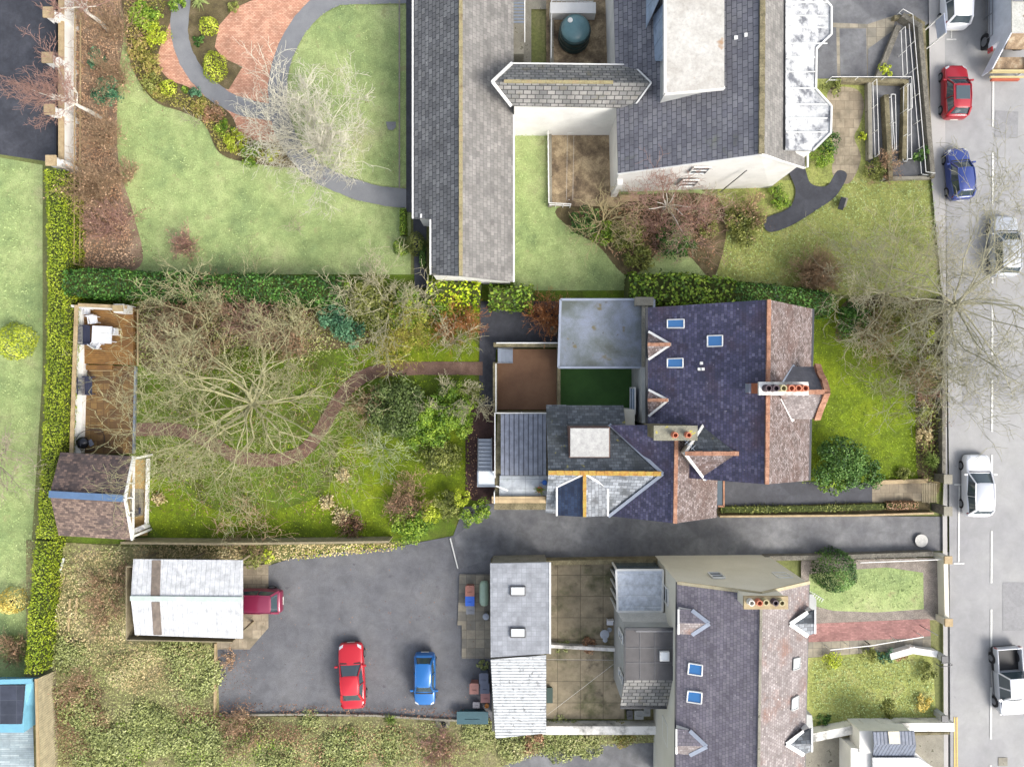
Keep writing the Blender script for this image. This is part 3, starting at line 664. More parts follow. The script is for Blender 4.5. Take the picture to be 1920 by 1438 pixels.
# south side yards and gardens
sheet('south_yard', [(1024, 1056), (1170, 1056), (1170, 1345), (1024, 1345)], yard_old)
sheet('bin_paving', [(862, 1075), (925, 1075), (925, 1232), (866, 1232), (866, 1170), (858, 1170)], slabs_grey)
sheet('carport_paving', [(453, 1060), (505, 1056), (505, 1175), (470, 1215), (408, 1215), (408, 1180), (453, 1180)], slabs_beige)
sheet('gravel_surround', [(1500, 1050), (1756, 1044), (1756, 1160), (1500, 1168)], gravel_grey)
sheet('south_lawn', [(1515, 1075), (1600, 1066), (1660, 1062), (1728, 1072), (1729, 1140), (1640, 1146), (1560, 1143), (1528, 1135), (1515, 1140)], lawn_veiled)
sheet('red_path', [(1500, 1168), (1740, 1158), (1742, 1190), (1700, 1195), (1500, 1202)], block_pink)
sheet('stepped_path', [(1500, 1202), (1700, 1195), (1742, 1190), (1742, 1210), (1620, 1222), (1500, 1232)], slabs_grey)
sheet('south_lawn', [(1500, 1232), (1620, 1222), (1745, 1212), (1752, 1345), (1500, 1362)], lawn_rough)
sheet('south_forecourt', [(1500, 1375), (1768, 1370), (1768, 1560), (1500, 1560)], conc)
# road, pavement, markings
sheet('road', [(1772, -700), (1949, -700), (1954, 2200), (1782, 2200), (1776, 900), (1766, 0)], asph_road)
def kerbline(pts, w=.13):
    mb = MB(); return run(mb, pts, 0, .11, w)
sheet('pavement', [(1748, -700), (1764, -700), (1772, 900), (1778, 2200), (1768, 2200), (1766, 1340), (1764, 960), (1766, 900), (1764, 560), (1742, 330), (1738, 0)], pave)
for k, px in enumerate([[(1800, 655), (1834, 655), (1834, 760), (1801, 760)], [(1876, 1090), (1930, 1090), (1930, 1180), (1876, 1180)], [(1862, 210), (1905, 212), (1904, 262), (1861, 260)]]):
    sheet('road_patch', px, mat('asphalt_patch', [(132, 132, 134), (146, 146, 147)], .8, 40, .85, .3, .006, grain=.3, mid=.3))
tag(kerbline([(1766, -700), (1768, 0), (1774, 900), (1776, 965)]).build('kerb', kerb_m), kind='structure')
tag(kerbline([(1776, 1036), (1779, 1340), (1782, 2200)]).build('kerb', kerb_m), kind='structure')
sheet('pavement', [(1954, -700), (2000, -700), (2005, 2200), (1959, 2200)], pave)
tag(kerbline([(1951, -700), (1956, 2200)]).build('kerb', kerb_m), kind='structure')
LAYER[0] += 1; ZM = .004 * LAYER[0] + .004
def paint(px, m=road_paint, name='road_marking'):
    o = MB().poly([P(*p) + Vector((0, 0, ZM)) for p in px]).build(name, m)
    if o.data.polygons[0].normal.z < 0: o.data.flip_normals()
    return tag(o, kind='structure')
for y in (-440, -294, -148, -2, 144, 289, 435, 570, 712, 852, 994, 1140, 1285, 1430, 1576):
    x = 1858.5 - y * .0035
    paint([(x - 1.8, y), (x + 1.8, y), (x + 1.4, y + 97), (x - 2.2, y + 97)])
paint([(1793, 910), (1796, 910), (1795, 1052), (1792, 1052)]); paint([(1785, 906), (1803, 906), (1803, 909), (1785, 909)]); paint([(1784, 1053), (1804, 1053), (1804, 1056), (1784, 1056)])
paint([(1779, 20), (1781, 20), (1781, 75.5), (1779, 75.5)]); paint([(1771, 76.5), (1789, 76.5), (1789, 79), (1771, 79)])
paint([(1785, 620), (1804, 620), (1804, 623), (1785, 623)]); paint([(1787, 648), (1800, 648), (1800, 650), (1787, 650)])
paint([(1784.5, 1341), (1787, 1341), (1789, 1700), (1786, 1700)], yellow_paint); paint([(1789, 1341), (1791.5, 1341), (1793, 1700), (1790.5, 1700)], yellow_paint)
paint([(843.5, 1008), (846, 1007), (860, 1064), (858, 1064)], name='driveway_marking')
mh = MB().lathe(P(1724, 1012), [(.42, 0), (.42, .02)], 20).build('manhole_cover', mat('pale_iron', [(180, 178, 172), (200, 198, 192)], 4)); mh.location.z = ZM - .01; tag(mh, 'round pale manhole cover in the driveway near the road', 'manhole cover')
mh = MB().box(P(1876, 1424) + Vector((0, 0, ZM - .002)), (.6, .55, .012)).build('drain_cover', conc); tag(mh, 'square drain cover in the road at the bottom', 'drain cover')

# ================================================ the main house
def V2(p): return Vector((p[0], p[1], 0))
def ridge_caps(parent, a, b, m, w=.21, h=.14, step=.45):
    mb = MB(); n = max(1, int((b - a).length / step))
    for i in range(n):
        p, q = a.lerp(b, i / n), a.lerp(b, (i + .97) / n)
        mb.beam(p, q, w * (1 if i % 2 else .93), h)
    return mb.build('ridge', m, parent)
def bargeboard(parent, pts, m, w=.16, h=.14, name='bargeboard'):
    mb = MB()
    for a, b in zip(pts[:-1], pts[1:]): mb.beam(a, b, w, h)
    return mb.build(name, m, parent)
Z = Vector((0, 0, 1))
hs = thing('house', 'large house with purple slate roof, orange ridges and two chimneys inside the vivid green plot', 'house', P(1370, 740))
A0, A1 = P(1215, 577, 5.4), P(1441, 562, 9.5); A2, A3 = P(1437, 908, 9.5), P(1215, 890, 5.4)
A4, A5 = P(1523, 579, 5.3), P(1516, 901, 5.3)
MB().slab([A0, A1, A2, A3]).build('roof_slope', slate_purple_shaded, hs)
MB().slab([A1, A4, A5, A2], .13).build('roof_slope', slate_pink_lit, hs)
gable_walls(A0, A3, A5, A4, A1, A2, .3).build('wall', cream_wall, hs)
ridge_caps(hs, A1 + Z * .05, A2 + Z * .05, orange_tile)
gm = MB(); gm.beam(A4 + Vector((.06, 0, -.06)), A5 + Vector((.06, 0, -.06)), .14, .12); gm.beam(A0 + Vector((-.07, 0, -.06)), P(1215, 797, 5.4) + Vector((-.07, 0, -.06)), .13, .12); gm.build('gutter', gutter_m, hs)
PLA = plane(A0, A1, A3); PLA2 = plane(A4, A1, A5)
for q in ([(1252, 600), (1283, 599), (1283, 615), (1252, 615)], [(1327, 630), (1355, 629), (1355, 649), (1327, 650)], [(1252, 673), (1281, 672), (1281, 689), (1252, 689)]):
    skylight(hs, PLA, q, white_paint, glass_sky)
vt = MB()
for x, y in ((1316, 681), (1319, 692), (1312, 692)): vt.box(on(PLA, x, y, .08), (.16, .16, .14))
vt.build('roof_vent', white_paint, hs)
# two small wall dormers on the rear eave
for ya, yb, yc, x0, x1, zz in ((622, 646, 674, 1216, 1258, 6.9), (731, 750, 780, 1216, 1253, 6.7)):
    r1 = on(PLA, x1, yb, .03); r0 = P(x0 - 2, yb, r1.z)
    e0, e1 = P(x0, ya, 5.75), P(x0, yc, 5.75)
    MB().slab([r0, r1, e0], .07).build('dormer_roof', slate_pink_lit, hs); MB().slab([r0, r1, e1], .07).build('dormer_roof', slate_pink_lit, hs)
    bargeboard(hs, [e0, r1, e1], white_paint, .13, .1); ridge_caps(hs, r0 + Z * .04, r1 + Z * .04, orange_tile, .2, .1)
    w = MB(); k = Vector((.1, 0, 0)); w.poly([e0 + k, V2(e0 + k) + Z * 4.6, V2(e1 + k) + Z * 4.6, e1 + k, r0 + k - Z * .1]); w.build('dormer_wall', cream_wall, hs)
    window(hs, V2(e0.lerp(e1, .72)) + V2((.05, 0)), V2(e0.lerp(e1, .28)) + V2((.05, 0)), 4.7, 5.9, white_paint, glass_dark) if False else None
wx = A0.x + .3
for y0, y1 in ((745, 776), (595, 640)):
    window(hs, (wx, P(0, y0, 2.6).y), (wx, P(0, y1, 2.6).y), 2.6, 4.2, white_paint, glass_dark)
# cross wing with vertical ridge
B0, B1, B2 = P(1120, 797, 5.1), P(1268, 797, 7.7), P(1345, 797, 5.2)
B3, B4, B5 = P(1140, 966, 4.9), P(1265, 981, 7.7), P(1344, 970, 5.0)
VX = P(1243, 888, 7.15)
MB().slab([P(1143, 797, 5.5), B1, B4, P(1140, 967, 5.1), VX]).build('roof_slope', slate_purple_shaded, hs)
MB().slab([B1, P(1347, 797, 5.2), B5, B4], .13).build('roof_slope', slate_pink_lit, hs)
ridge_caps(hs, P(1268, 826, 7.75), B4 + Z * .05, orange_tile)
gable_walls(P(1143, 799, 5.2), B3, B5, P(1345, 799, 5.2), B1, B4, .3).build('wall', cream_wall, hs)
# rear wing, ridge running left
C0, C1 = P(1028, 886, 7.0), VX
MB().slab([C0, C1, P(1143, 797, 5.05), P(1025, 797, 5.05)], .1).build('roof_slope', slate_grey, hs)
MB().slab([C0, P(1023, 961, 5.0), P(1143, 967, 5.0), C1], .1).build('roof_slope', slate_lit, hs)
MB().slab([P(1025, 797, 5.04), P(1062, 797, 5.04), P(1062, 759, 4.2), P(1024, 759, 4.2)], .1).build('roof_slope', slate_grey, hs)
MB().slab([P(1062, 796, 4.9), P(1173, 796, 4.9), P(1169, 760, 4.1), P(1062, 760, 4.1)], .1).build('roof_slope', slate_grey, hs)
ridge_caps(hs, C0 + Z * .05, P(1240, 888, 7.2), moss_ridge, .26)
w = MB(); i1 = Vector((.15, 0, 0))
w.prism([P(1030, 768, 4), P(1190, 768, 4), P(1190, 950, 4), P(1030, 950, 4)], -.05, 4.0)
w.prism([P(1034, 800, 5), P(1150, 800, 5), P(1150, 950, 5), P(1034, 950, 5)], 4.0, 4.85)
w.poly([P(1030, 799, 4.9) + i1, P(1030, 958, 4.85) + i1, P(1030, 886, 6.85) + i1]); w.build('wall', cream_wall, hs)
bargeboard(hs, [P(1143, 796, 5.15), P(1243, 888, 7.25), P(1141, 968, 5.15)], lead, .18, .1, 'valley_flashing')
# little gable on the rear wing facing the drive
D0, D1 = P(1096, 888, 7.02), P(1096, 969, 7.02)
MB().slab([D0, D1, P(1044, 966, 6.25), P(1044, 913, 6.25)], .09).build('roof_slope', slate_blue_shaded, hs)
MB().slab([D0, P(1140, 914, 6.25), P(1140, 967, 6.25), D1], .09).build('roof_slope', slate_lit, hs)
ridge_caps(hs, D0 + Z * .04, D1 + Z * .04, moss_ridge, .2, .1)
bargeboard(hs, [P(1044, 967, 6.27), P(1044, 913, 6.29), D0 + Z * .07, P(1140, 914, 6.29), P(1140, 967, 6.27)], white_paint, .1, .08)
MB().poly([P(1047, 963, 6.15), V2(P(1047, 963, 6.15)) + Z * 4.2, V2(P(1137, 963, 6.15)) + Z * 4.2, P(1137, 963, 6.15), D1 - Z * .15 + Vector((0, .12, 0))]).poly([P(1047, 915, 6.15), P(1047, 963, 6.15), V2(P(1047, 963, 6.15)) + Z * 4.2, V2(P(1047, 915, 6.15)) + Z * 4.2]).poly([P(1137, 915, 6.15), P(1137, 963, 6.15), V2(P(1137, 963, 6.15)) + Z * 4.2, V2(P(1137, 915, 6.15)) + Z * 4.2]).build('gable_wall', cream_wall, hs)
# flat white lantern
lq = [P(1067, 801, 6.5), P(1144, 801, 6.5), P(1144, 858, 6.5), P(1067, 858, 6.5)]
lb = MB().prism(lq, 4.8, 6.45).build('lantern', mat('lantern_side', [(92, 70, 62), (116, 92, 84)], 3), hs)
lc = sum(lq, Vector()) / 4; MB().slab([lc + (p - lc) * .94 + Z * .06 for p in lq], .1).build('lantern_cap', mat('lantern_top', [(150, 150, 148), (182, 182, 178)], 3.5, 20, .6, .2, grain=.25), lb)
# diamond cross gable between the two ridges
E0, E1, E2, E3 = P(1284, 850, 8.5), P(1385, 850, 8.55), P(1319, 796, 7.3), P(1321, 899, 7.25)
MB().slab([E0, E1, E2], .08).build('roof_slope', slate_grey, hs); MB().slab([E0, E3, E1], .08).build('roof_slope', slate_pink_lit, hs)
ridge_caps(hs, E0 + Z * .04, E1 + Z * .04, orange_tile, .24, .12)
bargeboard(hs, [E2, E0, E3], white_paint, .14, .12); bargeboard(hs, [E2, E1, E3], lead, .2, .06, 'valley_flashing')
MB().poly([E2 - Z * .1, V2(E2) + Z * 5, V2(E0) + Z * 5, V2(E3) + Z * 5, E3 - Z * .1, E0 - Z * .1]).build('gable_wall', cream_wall, hs)
# chimneys
def chimney(parent, px0, py0, px1, py1, z0, z1, body, capm, pots, potz=.45, r=.15):
    c = (P(px0, py0, z1) + P(px1, py1, z1)) / 2; dx = abs(P(px1, py0, z1).x - P(px0, py0, z1).x); dy = abs(P(px0, py1, z1).y - P(px0, py0, z1).y)
    b = MB().box((c.x, c.y, (z0 + z1 - .16) / 2), (dx - .16, dy - .14, z1 - .16 - z0)).build('chimney', body, parent)
    MB().box((c.x, c.y, z1 - .08), (dx, dy, .16)).build('chimney_cap', capm, b)
    for (x, y, m_) in pots:
        q = P(x, y, z1 + potz); MB().lathe((q.x, q.y, z1 - .01), [(r * 1.15, 0), (r * 1.1, .08), (r * .9, .1), (r * .82, potz - .08), (r, potz - .06), (r, potz), (r * .68, potz), (r * .62, potz - .25)], 14).build('chimney_pot', m_, b)
    return b
chimney(hs, 1226, 798, 1308, 826, 5.6, 9.0, conc_moss, mat('chimney_slab', [(112, 110, 96), (146, 144, 126)], 3, 16, spots=[((160, 150, 60), 3, .62)]), [(1267, 816, terracotta), (1292, 816, terracotta)])
pot_dark = plain('dark_pot', (70, 52, 60)); pot_buff = plain('buff_pot', (170, 160, 120))
chimney(hs, 1423, 716, 1516, 741, 7.2, 11.0, mat('chimney_brick', [(140, 78, 54), (180, 110, 76)], 4), dirty_white, [(1442, 728, pot_dark), (1456, 728, pot_dark), (1470, 728, pot_buff), (1485, 728, terracotta), (1498, 728, terracotta), (1511, 728, terracotta)], .5, .17)
MB().box((*P(1411.5, 728, 9.6)[:2], 9.3), (.4, .5, .6)).build('chimney_flashing', lead, hs)
ae = MB(); ae.beam(P(1282, 823, 9.2), P(1302, 844, 9.6), .03, .03); [ae.beam(P(1284 + i * 4, 833 + i * 3.2, 9.6), P(1292 + i * 4, 825 + i * 3.2, 9.6), .02, .02) for i in range(4)]; ae.build('aerial', metal_grey, hs)
# bay with its own gable and orange verge
G0, G1 = P(1460, 735, 8.75), P(1546, 735, 8.75)
q = [P(1488, 686, 5.9), P(1522, 687, 5.8), P(1538, 710, 6.6), G1]
MB().slab([G0, P(1487, 687, 7.3), P(1526, 688, 7.3), G1], .09).build('bay_roof', tiles('slate_bay', [(92, 92, 100), (104, 104, 110)], .3, .22, (80, 80, 86), .01, .6), hs)
MB().slab([G0, G1, P(1524, 786, 7.3), P(1485, 786, 7.3)], .09).build('bay_roof', slate_low_pink_lit, hs)
ridge_caps(hs, P(1512, 735, 8.8), G1 + Z * .04, orange_tile, .26, .12)
vq = [P(1532, 685, 7.3), P(1537, 701, 7.8), P(1544, 714, 8.15), P(1550, 735, 8.8), P(1543, 753, 8.2), P(1537, 768, 7.8), P(1531, 786, 7.3)]
mb = MB(); [mb.beam(a, a.lerp(b, .96), .34, .24) for a, b in zip(vq[:-1], vq[1:])]; mb.build('verge_tiles', orange_tile, hs)
mb = MB(); k = [P(1486, 690, 6.3), P(1522, 690, 6.1), P(1536, 712, 6.2), P(1544, 735, 6.2), P(1536, 758, 6.2), P(1521, 783, 6.1), P(1486, 783, 6.3)]
mb.prism([V2(p) * .97 for p in k], -.05, 7.1); mb.poly([P(1524, 690, 7.2) - Z * .05, P(1540, 735, 8.6), P(1522, 783, 7.2) - Z * .05]); mb.build('bay_wall', mat('bay_stone', [(140, 110, 84), (170, 140, 108)], 3), hs)
bargeboard(hs, [on(PLA2, 1487, 685, .06), on(PLA2, 1463, 722, .06)], lead, .16, .06, 'valley_flashing'); bargeboard(hs, [on(PLA2, 1463, 746, .06), on(PLA2, 1485, 789, .06)], white_paint, .16, .06, 'valley_flashing')
# flat-roofed extension
F = [P(1051, 562, 3.1), P(1226, 562, 3.1), P(1226, 689, 3.1), P(1047, 689, 3.1)]
ex = thing('flat_roof_extension', 'flat grey roofed extension with puddles and moss joined to the back of the slate house', 'extension', P(1130, 625))
MB().slab(F, .16).build('flat_roof', flat_wet, ex)
c = sum(F, Vector()) / 4; MB().prism([V2(c + (p - c) * .97) for p in F], -.05, 2.94).build('wall', white_wall, ex)
mb = MB(); [mb.beam(F[i] + Z * .03, F[(i + 1) % 4] + Z * .03, .14, .12) for i in range(4)]; mb.build('roof_edge', lead, ex)
mb = MB(); mb.box(P(1208, 565, 3.5) + Z * -.2, (1.1, .5, .5)); mb.box((*P(1209, 628, 3.3)[:2], 3.25), (.35, 4.2, .25)); mb.build('parapet', conc, ex)
MB().box((*P(1203, 740, 2)[:2], 1.9), (.62, 3.4, 3.8)).build('rear_wall', grey_wall, hs)
mb = MB(); window(hs, (P(1190.5, 727, 2.6).x - .02, P(0, 727, 2.6).y), (P(1190.5, 727, 2.6).x - .02, P(0, 776, 2.6).y), 1.2, 3.0, white_paint, glass_sky)
# front side porch box
pq = thing('door_canopy', 'small canopy with orange timber edge beside the dark side path', 'canopy', P(1350, 925))
MB().box((*P(1350, 925, 2.3)[:2], 2.3), (.42, 1.6, .06)).build('canopy_glass', glass_dark, pq)
mb = MB(); mb.beam(P(1357, 900, 2.35), P(1357, 949, 2.35), .1, .1); mb.beam(P(1346, 949, 2.35), P(1357, 949, 2.35), .1, .1); mb.beam(P(1357, 949, 2.3), V2(P(1357, 949, 2.3)), .09, .09); mb.build('canopy_frame', orange_tile, pq)

# raised brown terrace with rails
tr = thing('sunken_terrace', 'square brown felt terrace inside low walls with white rails', 'terrace', P(985, 707))
MB().prism([P(933, 655), P(1043, 655), P(1043, 768), P(933, 768)], -.05, .3).build('terrace_floor', felt_brown, tr)
mb = MB(); run(mb, [(930, 648), (1043, 648)], 0, 1.1, .28); run(mb, [(929, 684), (929, 770)], 0, 1.08, .28); run(mb, [(1046, 655), (1046, 762)], 0, 1.06, .2); mb.build('parapet', conc_moss, tr)
mb = MB(); rails(mb, [(932, 646), (1044, 646)], [1.9, 1.55], .025, .05, 1.05); rails(mb, [(931, 684), (931, 770)], [1.9, 1.55], .025, .05, 1.05); mb.build('railing', white_paint, tr)
st = thing('steel_steps', 'short pale steel steps at the corner of the brown terrace', 'steps', P(945, 667))
for i in range(4): MB().box((*P(937 + i * 7, 667, 1.0)[:2], 1.05 - i * .2), (.24, .85, .04)).build('tread', metal_grey, st)
mb = MB(); [mb.beam(P(932, y, 1.2), P(961, y, .45), .05, .14) for y in (653.5, 680.5)]; mb.build('stringer', metal_grey, st)
# annex with ribbed roof, walkway and stair
an = thing('garage_annex', 'low annex with ribbed grey metal roof and white flat strip beside the drive', 'annex', P(980, 850))
MB().prism([P(934, 770), P(1030, 770), P(1030, 945), P(928, 945)], -.05, 2.1).build('wall', conc_moss, an)
MB().slab([P(939, 776, 2.55), P(1024, 776, 2.4), P(1024, 891, 2.4), P(939, 891, 2.55)], .1).build('ribbed_roof', panel_grey, an)
MB().slab([P(937, 892, 2.3), P(1026, 892, 2.3), P(1026, 930, 2.3), P(936, 930, 2.3)], .12).build('flat_roof', tiles('white_roof_panels', [(170, 176, 182), (190, 196, 200)], .85, .6, (130, 134, 140), .015, .35, offset=0, blotch=[((110, 120, 110), 1.1, .56)]), an)
MB().slab([P(922, 931, 2.6), P(1023, 931, 2.6), P(1023, 943, 2.6), P(922, 943, 2.6)], .5).build('parapet', tiles('coping_cream', [(176, 154, 118), (190, 168, 130)], .85, .6, (140, 120, 90), .01, .8, offset=0), an)
mb = MB(); rails(mb, [(930, 771), (1024, 771)], [2.95], .03, .07, 2.1); rails(mb, [(930, 771), (930, 884)], [2.95], .03, .07, 2.1); rails(mb, [(929, 911), (929, 929)], [2.95], .03, .07, 2.1); mb.beam(P(930, 911, 2.95), P(952, 919, 2.6), .07, .07); mb.build('railing', white_paint, an)
st = thing('outdoor_stair', 'pale steel outdoor staircase with landing beside the brown gravel', 'staircase', P(909, 868))
for i in range(9):
    MB().box((*P(909, 826 + i * 7.1, .4 + .2 * i)[:2], .4 + .2 * i), (.86, .23, .05)).build('tread', metal_grey, st)
MB().box((*P(911, 898, 2.2)[:2], 2.15), (1.1, .98, .06)).build('landing', glass_pale, st)
mb = MB(); [mb.beam(P(x, 822, .5), P(x, 885, 2.3), .05, .16) for x in (896.5, 922)]; mb.beam(P(896, 911.5, 2.25), P(930, 911.5, 2.25), .07, .1); mb.beam(P(896.3, 885, 2.25), P(896.3, 911, 2.25), .06, .1)
[mb.beam(P(x, y, 2.1), V2(P(x, y, 2.1)), .06, .06) for x, y in ((897, 886), (897, 911), (922, 911))]; mb.build('stringer', metal_grey, st)
t = thing('potted_plant', 'spiky green potted plant on the white flat strip of the annex', 'plant', P(1012, 918, 2.3) )
rg = np.random.default_rng(5); S = []
c0 = P(1012, 918, 2.6)
for i in range(40): a = rg.uniform(0, 6.28); S.append((c0.x, c0.y, c0.z, c0.x + math.cos(a) * rg.uniform(.2, .5), c0.y + math.sin(a) * rg.uniform(.2, .45), c0.z + rg.uniform(.1, .45), .02, .006))
seg_mesh('leaves', S, 3, mat('spiky_leaf', [(96, 120, 40), (140, 150, 60)], 5), t); MB().lathe(c0 - Z * .3, [(.14, 0), (.2, .28), (.2, .32), (.17, .32)], 14).build('pot', terracotta, t)
t = thing('watering_can', 'bright blue watering can on the white strip beside the slate wall', 'watering can', P(1021, 904, 2.3)); c0 = P(1021, 904, 2.3)
MB().lathe(c0, [(.15, 0), (.16, .22), (.12, .27), (.05, .28)], 14).build('body', plain('blue_plastic', (30, 90, 170)), t); MB().tube([c0 + Vector((-.12, 0, .08)), c0 + Vector((-.3, .02, .3))], [.03, .02]).tube([c0 + Vector((.1, 0, .25)), c0 + Vector((.2, 0, .22)), c0 + Vector((.15, 0, .05))], .015).build('spout', MATS['blue_plastic'], t)
# water butt by the extension
t = thing('water_butt', 'dark green barrel with lid tucked between the rusty shrub and the flat roof', 'water butt', P(1038, 621)); c0 = P(1038, 621)
MB().lathe(c0, [(.26, 0), (.31, .3), (.31, .6), (.27, .88)], 20).build('body', plain('green_plastic', (30, 58, 54)), t, True); MB().lathe(c0 + Z * .88, [(.29, 0), (.29, .05), (.1, .09), (.0, .09)], 20).build('lid', plain('green_lid', (52, 92, 84)), t)

# ================================================ north: long building, cross gable, house
lb = thing('long_building', 'long building with dark left roof slope and pale right slope reaching the top edge', 'building', P(880, 200))
q = lambda x, y, z: P(x, y, z)
MB().slab([q(775, -90, 3.6), q(864, -120, 6.0), q(864, 518, 6.0), q(808, 515, 4.5), q(808, 410, 4.5), q(775, 410, 3.6)], .12).build('roof_slope', slate_long_dark, lb)
MB().slab([q(864, -120, 6.0), q(963, -90, 3.6), q(963, 529, 3.6), q(864, 518, 6.0)], .13).build('roof_slope', slate_long_light, lb)
ridge_caps(lb, q(864, -118, 6.05), q(864, 518, 6.05), grey_ridge, .22, .12)
gm = MB(); gm.beam(q(774, -90, 3.6), q(774, 410, 3.6), .1, .1); gm.beam(q(807, 412, 4.5), q(807, 515, 4.5), .1, .1); gm.beam(q(963.5, 215, 3.6), q(963.5, 529, 3.6), .1, .1); gm.build('gutter', white_paint, lb)
mb = MB(); mb.prism([q(782, -90, 3.4), q(956, -90, 3.4), q(956, 520, 3.4), q(812, 516, 3.4), q(812, 402, 3.4), q(782, 402, 3.4)], -.05, 3.42); mb.build('wall', white_wall, lb)
MB().poly([q(812, 516, 3.4), q(956, 522, 3.4), q(864, 516, 5.8)]).build('gable_wall', white_wall, lb)
MB().box((*q(800, 406, 3.9)[:2], 3.8), (.75, .25, .5)).build('step_flashing', glass_sky if False else white_paint, lb)
cg = thing('link_building', 'grey tiled link roof with white gutter edges joining long building to the white house', 'building', P(1080, 160))
MB().slab([q(925, 154, 6.6), q(1219, 156, 6.6), q(1185, 123, 5.2), q(960, 120, 5.2)], .12).build('roof_slope', slate_cross, cg)
MB().slab([q(925, 154, 6.6), q(958, 198, 5.2), q(1184, 202, 5.2), q(1219, 156, 6.6)], .13).build('roof_slope', slate_cross, cg)
ridge_caps(cg, q(945, 153, 6.65), q(1150, 155, 6.65), grey_ridge, .18, .1)
bargeboard(cg, [q(960, 119, 5.3), q(923, 154, 6.7), q(958, 199, 5.3)], white_paint, .16, .12); mb = MB(); mb.beam(q(960, 119.5, 5.2), q(1185, 122, 5.2), .08, .08); mb.beam(q(1188, 124, 5.25), q(1221, 156, 6.65), .08, .08); mb.beam(q(1221, 156, 6.65), q(1187, 203, 5.25), .08, .08); mb.build('edge_trim', white_paint, cg)
MB().prism([q(964, 132, 5.1), q(1185, 132, 5.1), q(1185, 200, 5.0), q(964, 200, 5.0)], -.05, 5.05).build('wall', white_wall, cg)
dn = thing('drainpipe', 'white sloping drainpipe in the brown basement yard', 'pipe', P(1100, 232)); MB().tube([q(1100, 222, 2.5), q(1096, 246, .4)], .1).build('pipe', white_paint, dn)
nh = thing('white_house', 'big white house with grey slate roof and white rendered gable at the top centre', 'house', P(1310, 180))
N0, N1, N2, N3 = q(1148, -110, 5.0), q(1430, -130, 8.8), q(1427, 289, 8.8), q(1159, 325, 5.0)
N4, N5 = q(1514, -110, 5.2), q(1510, 314, 5.2)
MB().slab([N0, N1, N2, N3]).build('roof_slope', slate_main_n, nh); MB().slab([N1, N4, N5, N2], .13).build('roof_slope', slate_long_light, nh)
gable_walls(N0, N3, N5, N4, N1, N2, .22).build('wall', white_wall, nh)
ridge_caps(nh, N1 + Z * .04, N2 + Z * .04, conc_moss, .3, .14)
bargeboard(nh, [N3 - Z * .12, N2 - Z * .1, N5 - Z * .12], white_paint, .1, .16)
yg = P(0, 357, 3.5).y
PN = plane(N0, N1, N3)
window(nh, (q(1296, 0, 5).x, N3.y + .2), (q(1328, 0, 5).x, N3.y + .2), 4.3, 5.6, white_paint, glass_dark); window(nh, (q(1280, 0, 3).x, N3.y + .2), (q(1312, 0, 3).x, N3.y + .2), 1.6, 3.0, white_paint, glass_dark)
mb = MB(); mb.beam(P(1350, 361, .9), P(1400, 320, 5.2), .05, .05); mb.build('drain_pipe', gutter_m, nh)
# flat white dormer and its glazed front
T = [q(1247, -90, 8.4), q(1358, -90, 8.4), q(1358, 165, 8.4), q(1247, 175, 8.4)]
fb = MB().slab([p + Z * .02 for p in T], .22).build('dormer_roof', flat_white, nh)
w = [q(1252, -90, 8.2), q(1352, -90, 8.2), q(1352, 160, 8.2), q(1252, 166, 8.2)]
MB().prism([V2(p) for p in w], 5.0, 8.2).build('dormer_wall', grey_wall, nh)
mb = MB(); mb.beam(q(1246, -90, 8.3), q(1246, 176, 8.3), .12, .3); mb.beam(q(1246, 176, 8.25), q(1358, 166, 8.25), .12, .3); mb.build('fascia', white_paint, nh)
MB().slab([q(1245, 5, 7.8), q(1245, 112, 7.6), q(1226, 112, 5.9), q(1226, 30, 6.3)], .2).build('dormer_front', stripes('front_boards', (150, 168, 190), (120, 136, 156), 1.0, 'U', .4, duty=.05), nh)
MB().slab([q(1250, -60, 8.0), q(1236, 0, 7.9), q(1212, 52, 6.2), q(1212, -60, 6.2)], .15).build('dormer_front', MATS['front_boards'], nh)
for x, y in ((1381, 72), (1400, 67)): MB().box(on(PN, x, y, .05), (.24, .2, .08)).build('roof_vent', white_paint, nh)
# bay roof
bz = 3.6
by = [(1473, -60), (1540, -60), (1546, 0), (1558, 14), (1558, 66), (1530, 92), (1529, 168), (1558, 200), (1557, 250), (1524, 283), (1473, 281)]
MB().slab([q(x, y, 7.25 if x < 1480 else 6.2) for x, y in by], .15).build('bay_roof', glass_bay, nh)
mb = MB(); [mb.beam(q(*by[i], 6.2) + Z * .03, q(*by[i + 1], 6.2) + Z * .03, .1, .16) for i in range(1, 9)]; [mb.beam(q(1474, y, 7.28), q(1528 if 92 < y < 170 else 1551, y, 6.24 + (.35 if 92 < y < 170 else .06)), .04, .05) for y in (-25, 5, 30, 52, 82, 108, 135, 166, 196, 222, 248)]; mb.build('glazing_bar', white_paint, nh)
MB().prism([V2(q(x, y, 6.2)) * .992 for x, y in by], -.05, 6.0).build('bay_wall', white_wall, nh)
mb = MB(); mb.beam(q(1482, 285, 6), q(1514, 285, 6), .1, .14); mb.beam(q(1514, 285, 5.3), q(1514, 314, 5.3), .1, .14); mb.build('gutter', white_paint, nh)
ns = thing('garden_store', 'small white slatted crate beside the white gable wall', 'crate', P(1180, 370)); mb = MB()
for i in range(5): mb.beam(P(1163, 368 + i * 2.0, .6), P(1196, 368 + i * 2.0, .6), .06, .03)
mb.box((*P(1180, 372, .25)[:2], .28), (1.15, .3, .5)); mb.build('slats', timber_pale, ns)
